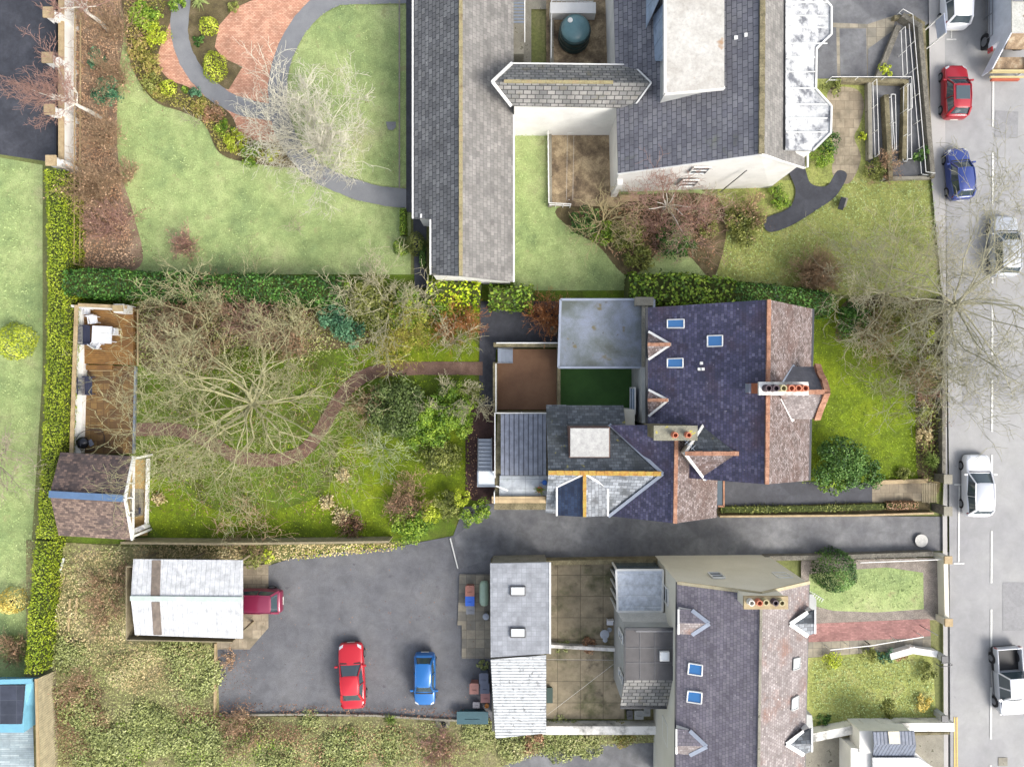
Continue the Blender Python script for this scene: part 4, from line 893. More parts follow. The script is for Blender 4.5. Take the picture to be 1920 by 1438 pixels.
# yard walls and rails
yw = MB(); run(yw, [(1150, 215), (1150, 366)], 0, 3.0, .35); tag(yw.build('yard_wall', white_wall), 'tall white wall between brown yard and white house', 'wall')
t = thing('basement_railing', 'white railing around the brown basement yard beside the lawn strip', 'railing', P(1030, 300)); mb = MB()
run(mb, [(1030, 222), (1031, 386)], 0, .35, .25); mb.build('kerb_wall', conc, t); mb = MB(); rails(mb, [(1026, 222), (1028, 388), (1068, 390)], [1.0, .55], .025, .05, 0, .5); mb.build('rails', white_paint, t)
t = thing('basement_railing', 'white railing round the yard that holds the big round tank', 'railing', P(1032, 60)); mb = MB()
run(mb, [(1034, 15), (1034, 122)], 0, .35, .25); mb.build('kerb_wall', conc, t); mb = MB(); rails(mb, [(1032, 122), (1033, 10), (1110, 12)], [1.0, .55], .025, .045, 0, .35); mb.build('rails', white_paint, t)
run(MB(), [(1038, 28), (1104, 28)], 0, 1.4, .6)
tag(run(MB(), [(1040, 30), (1104, 30)], 0, 1.0, .7).build('low_wall', white_wall), 'low white wall behind the big round tank', 'wall')
tag(run(MB(), [(1148, -60), (1148, 122)], 0, .9, .14).build('yard_wall', dirty_white), 'thin white edge wall right of the tank yard', 'wall')
t = thing('storage_tank', 'big round dark green ribbed tank with domed lid at the top', 'tank', P(1075, 76)); c0 = P(1075, 76)
MB().lathe(c0, [(.98, 0), (1.0, .3), (1.03, .35), (1.0, .4), (1.0, .8), (1.03, .85), (1.0, .9), (1.0, 1.3), (1.02, 1.35), (.95, 1.5), (.9, 1.52)], 40).build('body', plain('tank_green', (34, 58, 60), .3), t, True)
MB().lathe(c0 + Z * 1.5, [(.92, 0), (.9, .1), (.6, .25), (.2, .32), (0, .33)], 40).build('lid', plain('tank_lid', (88, 122, 128), .25), t, True); MB().lathe(c0 + Vector((-.35, .42, 1.7)), [(.16, 0), (.16, .1), (.1, .13), (0, .13)], 16).build('filler_cap', white_paint, t)
t = thing('fire_escape', 'metal ladder stair with dark slats above the pale landing at the top', 'stairs', P(972, 25)); mb = MB()
[mb.beam(q(961, y, 3.0 - y * .01), q(983, y, 3.0 - y * .01), .12, .04) for y in range(-30, 48, 6)]; mb.build('treads', metal_grey, t); mb = MB(); [mb.beam(q(x, -40, 3.4), q(x, 80, 2.2), .05, .12) for x in (960, 984)]; mb.build('stringers', white_paint, t)
MB().box((*q(971, 92, 1.8)[:2], 1.0), (.75, .8, 1.9)).build('landing', conc, t)
# clothes poles in basement yard
t = thing('washing_line', 'thin pale washing line frame in the brown basement yard', 'washing line', P(1070, 300)); mb = MB(); [mb.beam(P(x, 250, 1.2), P(x - 2, 375, 1.2), .01, .01) for x in (1064, 1076)]; mb.beam(P(1064, 250, 1.2), P(1076, 250, 1.2), .03, .03); mb.beam(P(1070, 250, 1.2), P(1070, 250, 0), .04, .04); mb.beam(P(1067, 375, 1.2), P(1067, 375, 0), .04, .04); mb.build('line', white_paint, t)
# disabled ramp: walls and white handrails
def wall_thing(label, px, h, tk, m, cat='wall', name='garden_wall'): return tag(run(MB(), px, 0, h, tk).build(name, m), label, cat)
wall_thing('stone ramp wall nearest the pavement', [(1684, 42), (1712, 60), (1736, 332)], .8, .3, stone_wall)
wall_thing('outer mossy wall between ramp and pavement', [(1672, 40), (1700, 38), (1722, 52), (1740, 335)], .55, .22, conc_moss)
wall_thing('mossy inner ramp wall at the centre', [(1652, 190), (1660, 338)], .7, .3, conc_moss)
wall_thing('beige ramp wall beside the ornamental paving', [(1622, 160), (1624, 300)], .6, .25, conc)
wall_thing('beige ramp wall across the top of the ramp', [(1572, 157), (1690, 160), (1686, 300)], .62, .28, conc_moss)
wall_thing('slanting stone wall beside the yellow conifer', [(1676, 60), (1640, 150)], .5, .35, stone_wall)
wall_thing('stone wall at the foot of the ramp', [(1652, 338), (1736, 336)], .4, .2, conc)
def rail_thing(label, px, zs=(1.1, .6), r=.015, name='handrail', post=.03, step=1.6, m=None):
    return tag(rails(MB(), px, zs, r, post, 0, step).build(name, m or white_paint), label, 'handrail')
rail_thing('white handrail along the ramp edge nearest the road', [(1676, 34), (1694, 44), (1718, 332), (1735, 334)])
rail_thing('white handrail across the ramp head', [(1546, 158), (1692, 158), (1693, 215)])
rail_thing('white handrail on the left side of the ramp', [(1628, 162), (1632, 300)])
rail_thing('white hairpin handrail on the mossy centre wall', [(1661, 290), (1654, 190), (1662, 190), (1664, 290)])
rail_thing('white hairpin handrail between the lower ramp walls', [(1685, 170), (1684, 308), (1692, 308), (1690, 170)])
rail_thing('white handrail beside the yellow conifer', [(1680, 66), (1684, 152)])
t = thing('signboard', 'pale information board on two posts beside the pavement', 'sign', P(1726, 70)); mb = MB(); a, b = P(1728, 62), P(1732, 96); mb.beam(a + Z * 2.0, b + Z * 2.0, .05, .9); mb.build('board', plain('board_grey', (170, 178, 196)), t); mb = MB(); mb.beam(V2(a), a + Z * 2.4, .07, .07); mb.beam(V2(b), b + Z * 2.4, .07, .07); mb.build('posts', white_paint, t)
MB_ = MB(); t = thing('park_bench', 'small dark bench on the pale lawn by the winding path', 'bench', P(1579, 382)); MB().box((*P(1579, 382, .45)[:2], .42), (.35, .8, .06), -.3).build('seat', metal_dark, t); MB().box((*P(1579, 382)[:2], .2), (.28, .6, .38), -.3).build('base', conc, t)

# west courtyard wall with piers
t = thing('courtyard_wall', 'long white wall with sandstone coping beside the dark courtyard', 'wall', P(135, 60))
MB().box((*((P(139, -100) + P(141, 312)) / 2)[:2], .63), (.22, (P(0, -100) - P(0, 312)).y, 1.26)).build('wall', white_wall, t); c = (P(139, -100) + P(141, 312)) / 2
MB().box((c.x - .05, c.y, 1.31), (.34, (P(0, -100) - P(0, 312)).y, .1)).build('coping', coping_tan, t)
mb = MB(); mb.box((c.x - .38, c.y, .85), (.1, (P(0, -100) - P(0, 312)).y, 1.1)); mb.build('shade_panel', metal_dark, t)  # added dark panel standing for the hedge shade between the piers
for i, (x, y) in enumerate([(90, 23), (88, 108), (92, 205), (95, 301)]):
    p = P(x, y, 2.2); t = thing('gate_pier', ['white pier with sandstone cap, topmost on the courtyard wall', 'white pier with sandstone cap, second from the top of the courtyard wall', 'white pier with sandstone cap below the birch twigs on the courtyard wall', 'white pier with sandstone cap at the lower end of the courtyard wall'][i], 'pier', V2(p), 'piers of the courtyard wall')
    MB().box((p.x, p.y, 1.05), (.5, .5, 2.1)).build('shaft', white_wall, t); MB().box((p.x + .42, p.y, .95), (.36, .28, 1.9)).build('shaft_wing', white_wall, t); MB().slab([Vector((p.x + dx * .33, p.y + dy * .33, 2.22)) for dx, dy in ((-1, -1), (1, -1), (1, 1), (-1, 1))], .12).build('cap', coping_tan, t)
t = thing('post_fence', 'thin lichened post and rail fence along the leaf litter', 'fence', P(153, 250)); mb = MB(); rails(mb, [(160, -60), (158, 500)], [1.1, .5], .03, .09, 0, 3.2); mb.build('rails', timber_pale, t)

# ================================================ garden: deck, shed, furniture
t = thing('garden_deck', 'brown timber deck on two levels with white bench wall on its left', 'deck', P(205, 710))
MB().prism([P(162, 578), P(257, 578), P(256, 685), P(163, 682)], -.05, .45).build('upper_deck', deck_light, t); MB().prism([P(168, 685), P(256, 687), P(252, 850), P(160, 850)], -.05, .2).build('lower_deck', deck_brown, t)
MB().box((*P(187, 689, .3)[:2], .3), (1.7, .32, .18)).build('deck_step', deck_light, t)
mb = MB(); mb.beam(P(258.5, 580, .47), P(258.5, 686, .47), .08, .1); mb.beam(P(168, 695, .3), P(212, 695, .3), .05, .06); mb.build('deck_edge', timber_pale, t); tag(MB().beam(P(255, 688, .2), P(251, 850, .2), .14, .16).build('deck_sill', metal_grey, t))
t = thing('garden_wall', 'L-shaped white rendered wall with tan coping behind the garden deck', 'wall', P(150, 700))
mb = MB(); p = [P(156, 582), P(150, 850)]; mb.prism([P(144.5, 575), P(165, 582), P(166, 690), P(162, 850), P(140, 850)], -.05, .62); mb.build('bench_wall', white_wall, t); mb = MB(); run(mb, [(152, 576), (144, 852)], 0, 1.35, .16); run(mb, [(154, 578), (243, 582)], 0, 1.33, .16); mb.build('wall', white_wall, t)
mb = MB(); a = [P(143.5, 572, 1.42), P(134, 850, 1.42)]; mb.beam(a[0], a[1], .24, .07); mb.beam(P(146.5, 572, 1.42), P(238, 576, 1.42), .22, .07); mb.build('coping', coping_tan, t)
t = thing('gate_pier', 'square white pier with timber top at the right end of the deck wall', 'pier', P(250, 585)); MB().box((*P(247, 583)[:2], .8), (.6, .55, 1.6)).build('shaft', white_wall, t); MB().box((*P(247, 583)[:2], 1.65), (.66, .4, .1)).build('cap', timber_pale, t)
def garden_seat(name, label, px, py, w, d, rz, m, z=.45, arms=False, slats=False, cat='chair', group=None):
    t = thing(name, label, cat, P(px, py, z) - Z * 0, group, rz); L = WL[t.name]; WL[t.name] = Vector((0, 0, 0)); b = .42
    t.location = (L.x, L.y, .2 if z > .3 and slats == 2 else .44)
    if slats:
        mb = MB(); [mb.box((0, -d / 2 + .06 + i * .1, b), (w, .085, .03)) for i in range(int(d / .1))]; mb.build('seat', m, t)
        mb = MB(); [mb.beam((-w / 2 + .04 + i * .09, d / 2 - .02, b), (-w / 2 + .04 + i * .09, d / 2 + .1, b + .5), .045, .03) for i in range(int(w / .09))]; mb.beam((-w / 2, d / 2 + .1, b + .52), (w / 2, d / 2 + .1, b + .52), .05, .07); mb.build('backrest', m, t)
    else:
        MB().box((0, 0, b), (w, d, .05)).build('seat', m, t); MB().beam((-w / 2, d / 2, b + .25), (w / 2, d / 2, b + .25), .05, .5).build('backrest', m, t)
    for sx in (-1, 1):
        MB().box((sx * (w / 2 - .02), 0, b + .2), (.06, d, .04)).build('armrest', m, t)
        for sy in (-1, 1): MB().box((sx * (w / 2 - .04), sy * (d / 2 - .05), b / 2 + (.1 if sy else 0)), (.05, .05, b + .15)).build('leg', m, t)
    return t
white_p = plain('white_plastic', (216, 218, 222), .4); slate_p = plain('charcoal_paint', (52, 56, 76), .5)
t = thing('garden_table', 'square white garden table on the upper deck', 'table', P(203, 629, .45)); t.location.z = .44; WL[t.name] = Vector((0, 0, 0))
MB().box((0, 0, .72), (1.28, 1.1, .04), -.05).build('tabletop', white_p, t)
for sx in (-1, 1):
    for sy in (-1, 1): MB().box((sx * .52, sy * .44, .35), (.06, .06, .7)).build('leg', white_p, t)
garden_seat('garden_chair', 'white chair at the upper left of the white garden table', 182, 601, .5, .48, R(8), white_p)
garden_seat('garden_chair', 'white chair at the lower left corner of the white table', 188, 646, .5, .45, R(145), white_p)
garden_seat('garden_chair', 'white chair on the right side of the white table', 222, 623, .46, .44, R(-95), white_p)
garden_seat('garden_chair', 'white chair in the top left corner of the deck', 170, 585, .42, .4, R(0), white_p)
garden_seat('garden_bench', 'dark slatted bench beside the white table on the upper deck', 168, 629, 1.25, .6, R(90), slate_p, slats=1, cat='bench')
garden_seat('garden_bench', 'dark slatted bench alone on the lower deck', 168, 723, 1.2, .56, R(90), slate_p, slats=2, cat='bench')
t = thing('barbecue', 'black kettle barbecue with hose beside the shed roof', 'barbecue', P(168, 828, .2)); t.location.z = .2; WL[t.name] = Vector((0, 0, 0))
MB().lathe((0, 0, .45), [(.1, 0), (.3, .08), (.38, .25), (.39, .3)], 24).build('bowl', metal_dark, t, True); MB().lathe((0, 0, .75), [(.4, 0), (.36, .12), (.2, .24), (0, .27)], 24).build('lid', plain('black_enamel', (28, 30, 38), .2), t, True)
for k in range(3): MB().beam((0, 0, .5), (.36 * math.cos(k * 2.1), .36 * math.sin(k * 2.1), 0), .03, .03).build('leg', metal_dark, t)
MB().box((.5, -.02, .72), (.3, .42, .03), .5).build('side_table', plain('grey_shelf', (96, 100, 112)), t)
tag(MB().tube(catmull([P(146, 834, .75), P(143, 822, .75), P(158, 808, .72), P(186, 806, .5), P(196, 820, .3), P(190, 838, .25), P(160, 845, .7), P(146, 838, .75)], True), .02, 6).build('garden_hose', metal_dark), 'dark garden hose looped round the barbecue', 'hose')
sh = thing('garden_shed', 'brown shingled garden room with blue ridge beside the deck', 'shed', P(190, 930))
S0, S1, S2, S3, S4, S5 = P(113, 848, 2.6), P(248, 856, 2.6), P(232, 934, 3.7), P(93, 926, 3.7), P(110, 1004, 2.6), P(246, 1012, 2.6)
MB().slab([S0, S1, S2, S3], .1).build('roof_slope', shingle_brown, sh); MB().slab([S3, S2, S5, S4], .11).build('roof_slope', shingle_lit, sh)
MB().beam(S3 + Z * .05, S2 + Z * .05, .42, .08).build('ridge', ridge_blue, sh)
gable_walls(S0, S4, S5 + Vector((-.2, 0, 0)), S1 + Vector((-.2, 0, 0)), S3, S2, .2).build('wall', timber_grey, sh) if False else None
mb = MB(); mb.prism([V2(P(118, 855, 2.5)), V2(P(244, 862, 2.5)) - Vector((1.3, 0, 0)), V2(P(243, 1005, 2.5)) - Vector((1.3, 0, 0)), V2(P(116, 997, 2.5))], 0, 2.5); mb.build('wall', timber_grey, sh)
bargeboard(sh, [S1 - Z * .1 + Vector((.03, 0, 0)), S2 - Z * .1 + Vector((.03, 0, 0)), S5 - Z * .1 + Vector((.03, 0, 0))], white_paint, .1, .2)
mb = MB(); mb.beam(S1 - Z * .2, S5 - Z * .2, .1, .12); m_ = (S1 + S5) / 2 - Z * .2; mb.beam(m_, S2 - Z * .2, .08, .08); mb.beam(m_ + Vector((0, .9, 0)), S2.lerp(S1, .35) - Z * .2, .07, .07); mb.beam(m_ - Vector((0, .9, 0)), S2.lerp(S5, .35) - Z * .2, .07, .07); mb.build('truss', white_paint, sh)
for p in (S1, S5): MB().box((p.x - .08, p.y - (.15 if p is S1 else -.15), 1.2), (.14, .14, 2.4)).build('post', white_paint, sh)
t = thing('porch_deck', 'tan timber porch floor under the open gable of the garden room', 'porch', P(262, 935)); MB().prism([P(215, 858), P(282, 862), P(277, 1003), P(215, 1008)], -.05, .12).build('floor', mat('porch_floor', [(170, 140, 90), (190, 160, 104)], 1, 30), t)
mb = MB(); run(mb, [(281, 860), (278, 985)], 0, .4, .1); run(mb, [(246, 998), (277, 985)], 0, .7, .3); mb.build('low_wall', white_wall, t); MB().prism([P(246, 915), P(272, 916), P(271, 965), P(246, 970)], .1, .14).build('rug', slabs_grey, t)
t = thing('porch_chair', 'small dark folding chair on the porch of the garden room', 'chair', P(262, 957)); MB().box((*P(262, 957, .45)[:2], .45), (.12, .4, .04)).build('seat', slate_p, t); mb = MB(); [mb.box((P(262, 957).x + sx * .08, P(262, 957).y + sy * .18, .24), (.03, .03, .44)) for sx in (-1, 1) for sy in (-1, 1)]; mb.build('legs', slate_p, t)
t = thing('board_fence', 'long pale board fence with coping along the bottom of the garden', 'fence', P(500, 1008)); pts = [(250, 1008), (420, 1010), (600, 1008), (736, 1006)]
mb = MB(); run(mb, pts, 0, 1.5, .06); mb.build('boards', board_fence, t); mb = MB(); [mb.beam(P(*a, 1.5) if False else V2(P(*a)) + Z * 1.52, V2(P(*b)) + Z * 1.52, .14, .06) for a, b in zip(pts[:-1], pts[1:])]; mb.build('rail', timber_grey, t)
# gate, pillars and walls in front
t = thing('garden_gate', 'grey slatted arched gate at the end of the side path', 'gate', P(1744, 921)); mb = MB(); [mb.beam(P(1730 + i * 3.1, 905 + abs(i - 4) * .2, 1.1 - i * .0), P(1730 + i * 3.1, 942, 1.1), .05, .04) for i in range(9)]; mb.build('slats', timber_grey, t); mb = MB(); [mb.beam(P(1728, y, 1.05), P(1757, y, 1.05), .06, .05) for y in (908, 924, 940)]; [mb.beam(P(1742, y, 1.05), P(1742, y, 0), .08, .08) for y in (905, 943)]; mb.build('frame', timber_grey, t)
for y, l in ((893, 'square grey gate pillar above the arched gate'), (951, 'square grey gate pillar below the arched gate')):
    p = P(1752, y); t = thing('gate_pillar', l, 'pillar', p, 'gate pillars of the side path'); MB().box((p.x, p.y, .7), (.42, .5, 1.4)).build('shaft', stone_wall, t); MB().slab([Vector((p.x + dx * .27, p.y + dy * .3, 1.5)) for dx, dy in ((-1, -1), (1, -1), (1, 1), (-1, 1))], .1).build('cap', conc, t)
wall_thing('low stone wall between front garden and pavement', [(1758, 560), (1757, 885)], .75, .22, stone_wall)
wall_thing('beige kerb wall along the planted strip beside the driveway', [(1348, 966), (1600, 964), (1742, 960)], .45, .12, coping_tan)
wall_thing('beige edging wall between bush and side paving', [(1636, 903), (1730, 900)], .4, .25, coping_tan)

# ================================================ south: terrace house, outhouse, carport
th = thing('terrace_house', 'terrace house with cream gable wall and grey purple roof below the driveway', 'house', P(1370, 1260))
T0, T1 = q(1270, 1092, 6.6), q(1427, 1112, 8.6); T2, T3 = q(1420, 1560, 8.6), q(1266, 1560, 6.6); T4, T5 = q(1517, 1091, 6.7), q(1506, 1560, 6.7)
MB().slab([T0, T1, T2, T3]).build('roof_slope', slate_low, th); MB().slab([T1, T4, T5, T2], .13).build('roof_slope', slate_low_pink_lit, th)
gable_walls(T0, T3, T5, T4, T1, T2, .05, drop=.05).build('wall', cream_wall, th)
mb = MB(); mb.beam(T1 + Z * .03, T2 + Z * .03, .14, .08); mb.build('ridge', conc, th)
bargeboard(th, [T0 + Z * .04, T1 + Z * .04, T4 + Z * .04], mat('verge_stone', [(160, 150, 120), (184, 174, 146)], 3), .18, .1, 'verge')
mb = MB(); mb.beam(T0 - Z * .1, T3 - Z * .1, .12, .12); mb.beam(T4 - Z * .1, T5 - Z * .1, .12, .12); mb.build('gutter', gutter_m, th)
PT = plane(T0, T1, T3); PT2 = plane(T1, T4, T2)
for qd in ([(1292, 1242), (1317, 1246), (1316, 1266), (1290, 1262)], [(1290, 1294), (1316, 1297), (1315, 1318), (1288, 1314)]): skylight(th, PT, qd, white_paint, glass_sky, .08)
for qd in ([(1487, 1234), (1499, 1232), (1498, 1251), (1486, 1256)], [(1484, 1309), (1496, 1303), (1495, 1326), (1483, 1331)]): skylight(th, PT2, qd, grey_wall, glass_pale, .08)
yn = T0.y - .01 if False else q(0, 1040, 0).y - .12
for x0, x1, z in ((1333, 1356, 5.2), (1455, 1482, 5.2)):
    X0, X1 = q(x0, 0, z).x, q(x1, 0, z).x
    window(th, (X1, T0.y - .03), (X0, T0.y - .03), z - .7, z + .4, white_paint, glass_dark)
for y0, y1, z in ((1100, 1130, 3.6), (1352, 1392, 3.6)): window(th, (T0.x + .04, q(0, y0, z).y), (T0.x + .04, q(0, y1, z).y), z - .8, z + .6, white_paint, glass_dark)
chimney(th, 1395, 1118, 1478, 1142, 7.4, 9.4, cream_wall, mat('chimney_cream', [(150, 132, 100), (176, 160, 126)], 3), [(1410, 1131, plain('white_pot', (210, 206, 196))), (1425, 1131, terracotta), (1437, 1130, pot_buff), (1455, 1131, pot_dark), (1467, 1131, pot_buff)], .35, .16)
def box_dormer(parent, px_front, py0, pym, py1, px_apex, zf, pl, mroofs, mtrim, wz, sgn=1):
    """small gabled dormer on a slope; front faces the eave"""
    ra = on(pl, px_apex, pym, .04); rf = P(px_front, pym, ra.z)
    back0, back1 = on(pl, px_front + (px_apex - px_front) * .42, py0, .03), on(pl, px_front + (px_apex - px_front) * .42, py1, .03)
    e0, e1 = P(px_front, py0, zf), P(px_front, py1, zf)
    back0.z = max(back0.z, zf); back1.z = max(back1.z, zf)
    MB().slab([rf, ra, back0, e0], .08).build('dormer_roof', mroofs[0], parent); MB().slab([rf, ra, back1, e1], .08).build('dormer_roof', mroofs[1], parent)
    bargeboard(parent, [back0 + Z * .03, ra + Z * .03, back1 + Z * .03], mtrim, .22, .06, 'valley_flashing')
    k = Vector((.12 * sgn, 0, 0)); w = MB().poly([e0 + k, V2(e0 + k) + Z * wz, V2(e1 + k) + Z * wz, e1 + k, rf + k - Z * .1]); back = [on(pl, px_front + 2 * sgn, y, 0) for y in (py0, py1)]
    for e, bk in ((e0, back0), (e1, back1)): w.poly([e + k - Z * .05, bk - Z * .05, V2(bk) + Z * wz, V2(e + k) + Z * wz])
    w.build('dormer_wall', white_wall, parent)
    bargeboard(parent, [e0, rf, e1], white_paint, .1, .1)
box_dormer(th, 1272, 1142, 1168, 1188, 1330, 7.1, PT, (slate_low, slate_low_pink_lit), lead, 6.3)
box_dormer(th, 1268, 1366, 1398, 1412, 1325, 7.1, PT, (slate_low, slate_low_pink_lit), lead, 6.3)
box_dormer(th, 1528, 1143, 1169, 1187, 1480, 7.3, PT2, (slate_grey, slate_lit), white_paint, 5.0, -1)
box_dormer(th, 1522, 1365, 1394, 1408, 1473, 7.3, PT2, (slate_grey, slate_lit), white_paint, 5.0, -1)
MB().prism([q(1485, 1112, 5), q(1521, 1112, 5), q(1528, 1122, 5), q(1528, 1142, 5), q(1485, 1142, 5)], -.05, 5.2).build('bay', grey_wall, th)
MB().prism([q(1480, 1330, 5), q(1520, 1338, 5), q(1522, 1362, 5), q(1480, 1362, 5)], -.05, 5.2).build('bay', grey_wall, th)
# rear return with felt roof
rr = thing('rear_annex', 'tall rear annex with grey felt roof and white rooflight behind the terrace house', 'annex', P(1200, 1240))
R0_, R1_, R2_, R3_ = q(1172, 1178, 5.4), q(1265, 1178, 5.4), q(1262, 1275, 5.4), q(1171, 1275, 5.4)
MB().slab([R0_, R1_, R2_, R3_], .12).build('felt_roof', felt_grey, rr)
mb = MB(); [mb.beam(q(x, 1180, 5.42), q(x, 1273, 5.42), .03, .02) for x in (1200, 1228)]; [mb.beam(q(1173, y, 5.42), q(1263, y, 5.42), .03, .015) for y in (1214, 1242)]; mb.beam(q(1192, 1183, 5.46), q(1263, 1183, 5.46), .1, .06); mb.build('roof_batten', mat('batten_grey', [(112, 112, 114), (126, 126, 128)], 3), rr)
MB().slab([R3_, R2_, q(1250, 1325, 4.2), q(1163, 1325, 4.2)], .12).build('roof_slope', slate_cross, rr)
MB().prism([q(1174, 1180, 5.2), q(1262, 1180, 5.2), q(1260, 1275, 5.2), q(1174, 1275, 5.2)], -.05, 5.25).build('wall', grey_wall, rr)
MB().prism([V2(q(1174, 1275, 5.2)), V2(q(1260, 1275, 5.2)), V2(q(1250, 1320, 4.1)), V2(q(1168, 1320, 4.1))], -.05, 4.1).build('wall', grey_wall, rr)
mb = MB(); mb.beam(R0_ + Z * .03, R1_ + Z * .03, .14, .14); mb.beam(R0_ + Z * .03, R3_ + Z * .03, .1, .12); mb.beam(R1_ + Z * .03, R2_ + Z * .03, .1, .12); mb.beam(q(1163, 1326, 4.2), q(1250, 1326, 4.2), .12, .12); mb.build('gutter', gutter_m, rr)
MB().box((*q(1246, 1230, 5.55)[:2], 5.5), (.55, .55, .2)).build('rooflight', white_paint, rr); MB().box((*q(1246, 1230, 5.62)[:2], 5.61), (.42, .42, .03)).build('pane', glass_pale, rr)
xw = R0_.x + .05
for y0, y1 in ((1182, 1198), (1258, 1272)): window(rr, (xw, q(0, y0, 3.6).y), (xw, q(0, y1, 3.6).y), 3.0, 4.4, white_paint, glass_dark)
cs = thing('conservatory', 'white framed lean-to conservatory with pale glazed roof', 'conservatory', P(1197, 1105))
K = [q(1155, 1068, 3.0), q(1243, 1068, 3.2), q(1242, 1146, 3.2), q(1158, 1146, 3.0)]
MB().slab(K, .06).build('glazed_roof', glazed, cs); mb = MB(); [mb.beam(K[i] + Z * .02, K[(i + 1) % 4] + Z * .02, .12, .1) for i in range(4)]; mb.build('roof_frame', white_paint, cs)
mb = MB(); mb.prism([q(1160, 1070, 2.9), q(1242, 1070, 2.9), q(1241, 1145, 2.9), q(1161, 1145, 2.9)], -.05, 2.85); mb.build('wall', glass_dark, cs)
mb = MB(); [mb.beam(V2(q(1157, y, 2.9)), V2(q(1157, y, 2.9)) + Z * 2.9, .1, .1) for y in (1070, 1088, 1107, 1126, 1145)]; mb.build('window_frame', white_paint, cs)
MB().slab([q(1158, 1149, 3.1), q(1262, 1149, 3.4), q(1263, 1176, 4.2), q(1174, 1176, 4.2)], .1).build('lean_to_roof', mat('pale_sheet', [(176, 176, 172), (196, 196, 192)], 2), rr)
oh = thing('outhouse', 'pale slate outhouse with two white rooflights and corrugated extension', 'outhouse', P(975, 1210))
O = [q(919, 1056, 3.0), q(1030, 1054, 3.0), q(1030, 1225, 3.0), q(920, 1232, 3.0)]
MB().slab(O, .12).build('slate_roof', outhouse_tiles, oh)
MB().prism([q(922, 1062, 2.9), q(1026, 1060, 2.9), q(1026, 1380, 2.9) - Vector((.3, 0, 0)), q(922, 1376, 2.9)], -.05, 2.5).build('wall', conc, oh)
for y in (1108, 1186):
    b_ = MB().box((*q(971, y, 3.1)[:2], 3.08), (.95, .58, .16)).build('rooflight', felt_grey, oh); MB().box((*q(971, y, 3.2)[:2], 3.17), (.8, .46, .06)).build('pane', glass_pale, b_)
MB().slab([q(920, 1236, 2.9), q(1024, 1228, 2.9), q(1024, 1374, 2.9), q(929, 1384, 2.9)], .06).build('corrugated_roof', corrug_white, oh)
mb = MB(); mb.beam(O[1] + Vector((.05, 0, 0)), O[2] + Vector((.05, 0, 0)), .1, .1); mb.build('gutter', white_paint, oh)
cp = thing('carport', 'long white sheet roofed shelter with brown strip over the maroon car', 'carport', P(355, 1120))
C = [q(250, 1048, 2.7), q(455, 1050, 2.7), q(455, 1123, 3.1), q(245, 1121, 3.1), q(253, 1190, 2.7), q(455, 1197, 2.7)]
MB().slab([C[0], C[1], C[2], C[3]], .08).build('roof_sheet', panel_white, cp); MB().slab([C[3], C[2], C[5], C[4]], .09).build('roof_sheet', panel_white, cp)
MB().beam(C[3] + Z * .05, C[2] + Z * .05, .3, .05).build('ridge', plain('pale_green_ridge', (180, 192, 184)), cp)
PC1, PC2 = plane(C[0], C[1], C[2]), plane(C[3], C[2], C[5]); bs = stripes('rooflight_brown', (128, 116, 104), (96, 86, 78), .08, 'U', .7)
MB().poly([on(PC1, 285, 1050, .02), on(PC1, 302, 1050, .02), on(PC1, 300, 1117, .02), on(PC1, 283, 1117, .02)]).build('translucent_strip', bs, cp); MB().poly([on(PC2, 284, 1128, .02), on(PC2, 300, 1128, .02), on(PC2, 304, 1190, .02), on(PC2, 288, 1190, .02)]).build('translucent_strip', bs, cp)
mb = MB(); [mb.beam(V2(q(x, y, 2.6)), V2(q(x, y, 2.6)) + Z * 2.6, .12, .12) for x in (258, 350, 448) for y in (1054, 1190)]; mb.beam(q(254, 1054, 1.4), q(254, 1188, 1.4), .06, 2.2); mb.beam(q(254, 1054, 1.4), q(400, 1056, 1.4), .06, 2.2); mb.beam(q(254, 1188, 1.4), q(448, 1192, 1.4), .06, 2.2); mb.build('frame', timber_grey, cp)
bsH = thing('blue_shed', 'pale blue shed with dark panel roof in the bottom left corner', 'shed', P(30, 1330))
MB().box((*((q(-60, 1330, 2) + q(50, 1330, 2)) / 2)[:2], 1.2), (3.9, 2.5, 2.4)).build('wall', blue_paint, bsH)
MB().slab([q(-70, 1284, 2.5), q(46, 1284, 2.5), q(40, 1357, 2.5), q(-70, 1357, 2.5)], .1).build('roof_panel', solar, bsH)
mb = MB(); mb.beam(q(-70, 1279, 2.55), q(60, 1276, 2.55), .3, .12); mb.slab([q(47, 1283, 2.4), q(62, 1278, 1.9), q(66, 1340, 1.2), q(41, 1356, 2.3)], .06); mb.build('fascia', blue_paint, bsH)
sheet('timber_decking', [(-120, 1355), (66, 1340), (72, 1560), (-120, 1560)], tiles('deck_white', [(150, 164, 168), (172, 184, 186)], 1.2, .14, (120, 132, 136), .015, .7))
fn = thing('board_fence', 'leaning timber board fence right of the blue shed', 'fence', P(85, 1350))
mb = MB(); mb.slab([P(70, 1272, 1.9), P(75, 1500, 1.9), V2(P(112, 1500)) + Z * .1, V2(P(106, 1256)) + Z * .1], .05); mb.build('boards', board_fence, fn); MB().beam(P(68, 1272, 1.95), P(73, 1500, 1.95), .16, .08).build('rail', timber_pale, fn)
for i, (y0, y1, l) in enumerate([(1018, 1075, 'leaning pale fence panel beside the scrub, just below the garden room'), (1098, 1128, 'leaning pale fence panel at the middle of the left hedge'), (1158, 1200, 'leaning pale fence panel beside the timber pallet')]):
    f_ = thing('fence_panel', l, 'fence', P(88, (y0 + y1) / 2), 'broken fence panels along the left hedge'); mb = MB(); n = int((y1 - y0) / 6)
    for k in range(n): mb.beam(P(80, y0 + k * 6 + 3, 1.3), V2(P(102, y0 + k * 6)) + Z * .2, .13, .03)
    mb.build('slats', timber_pale, f_)
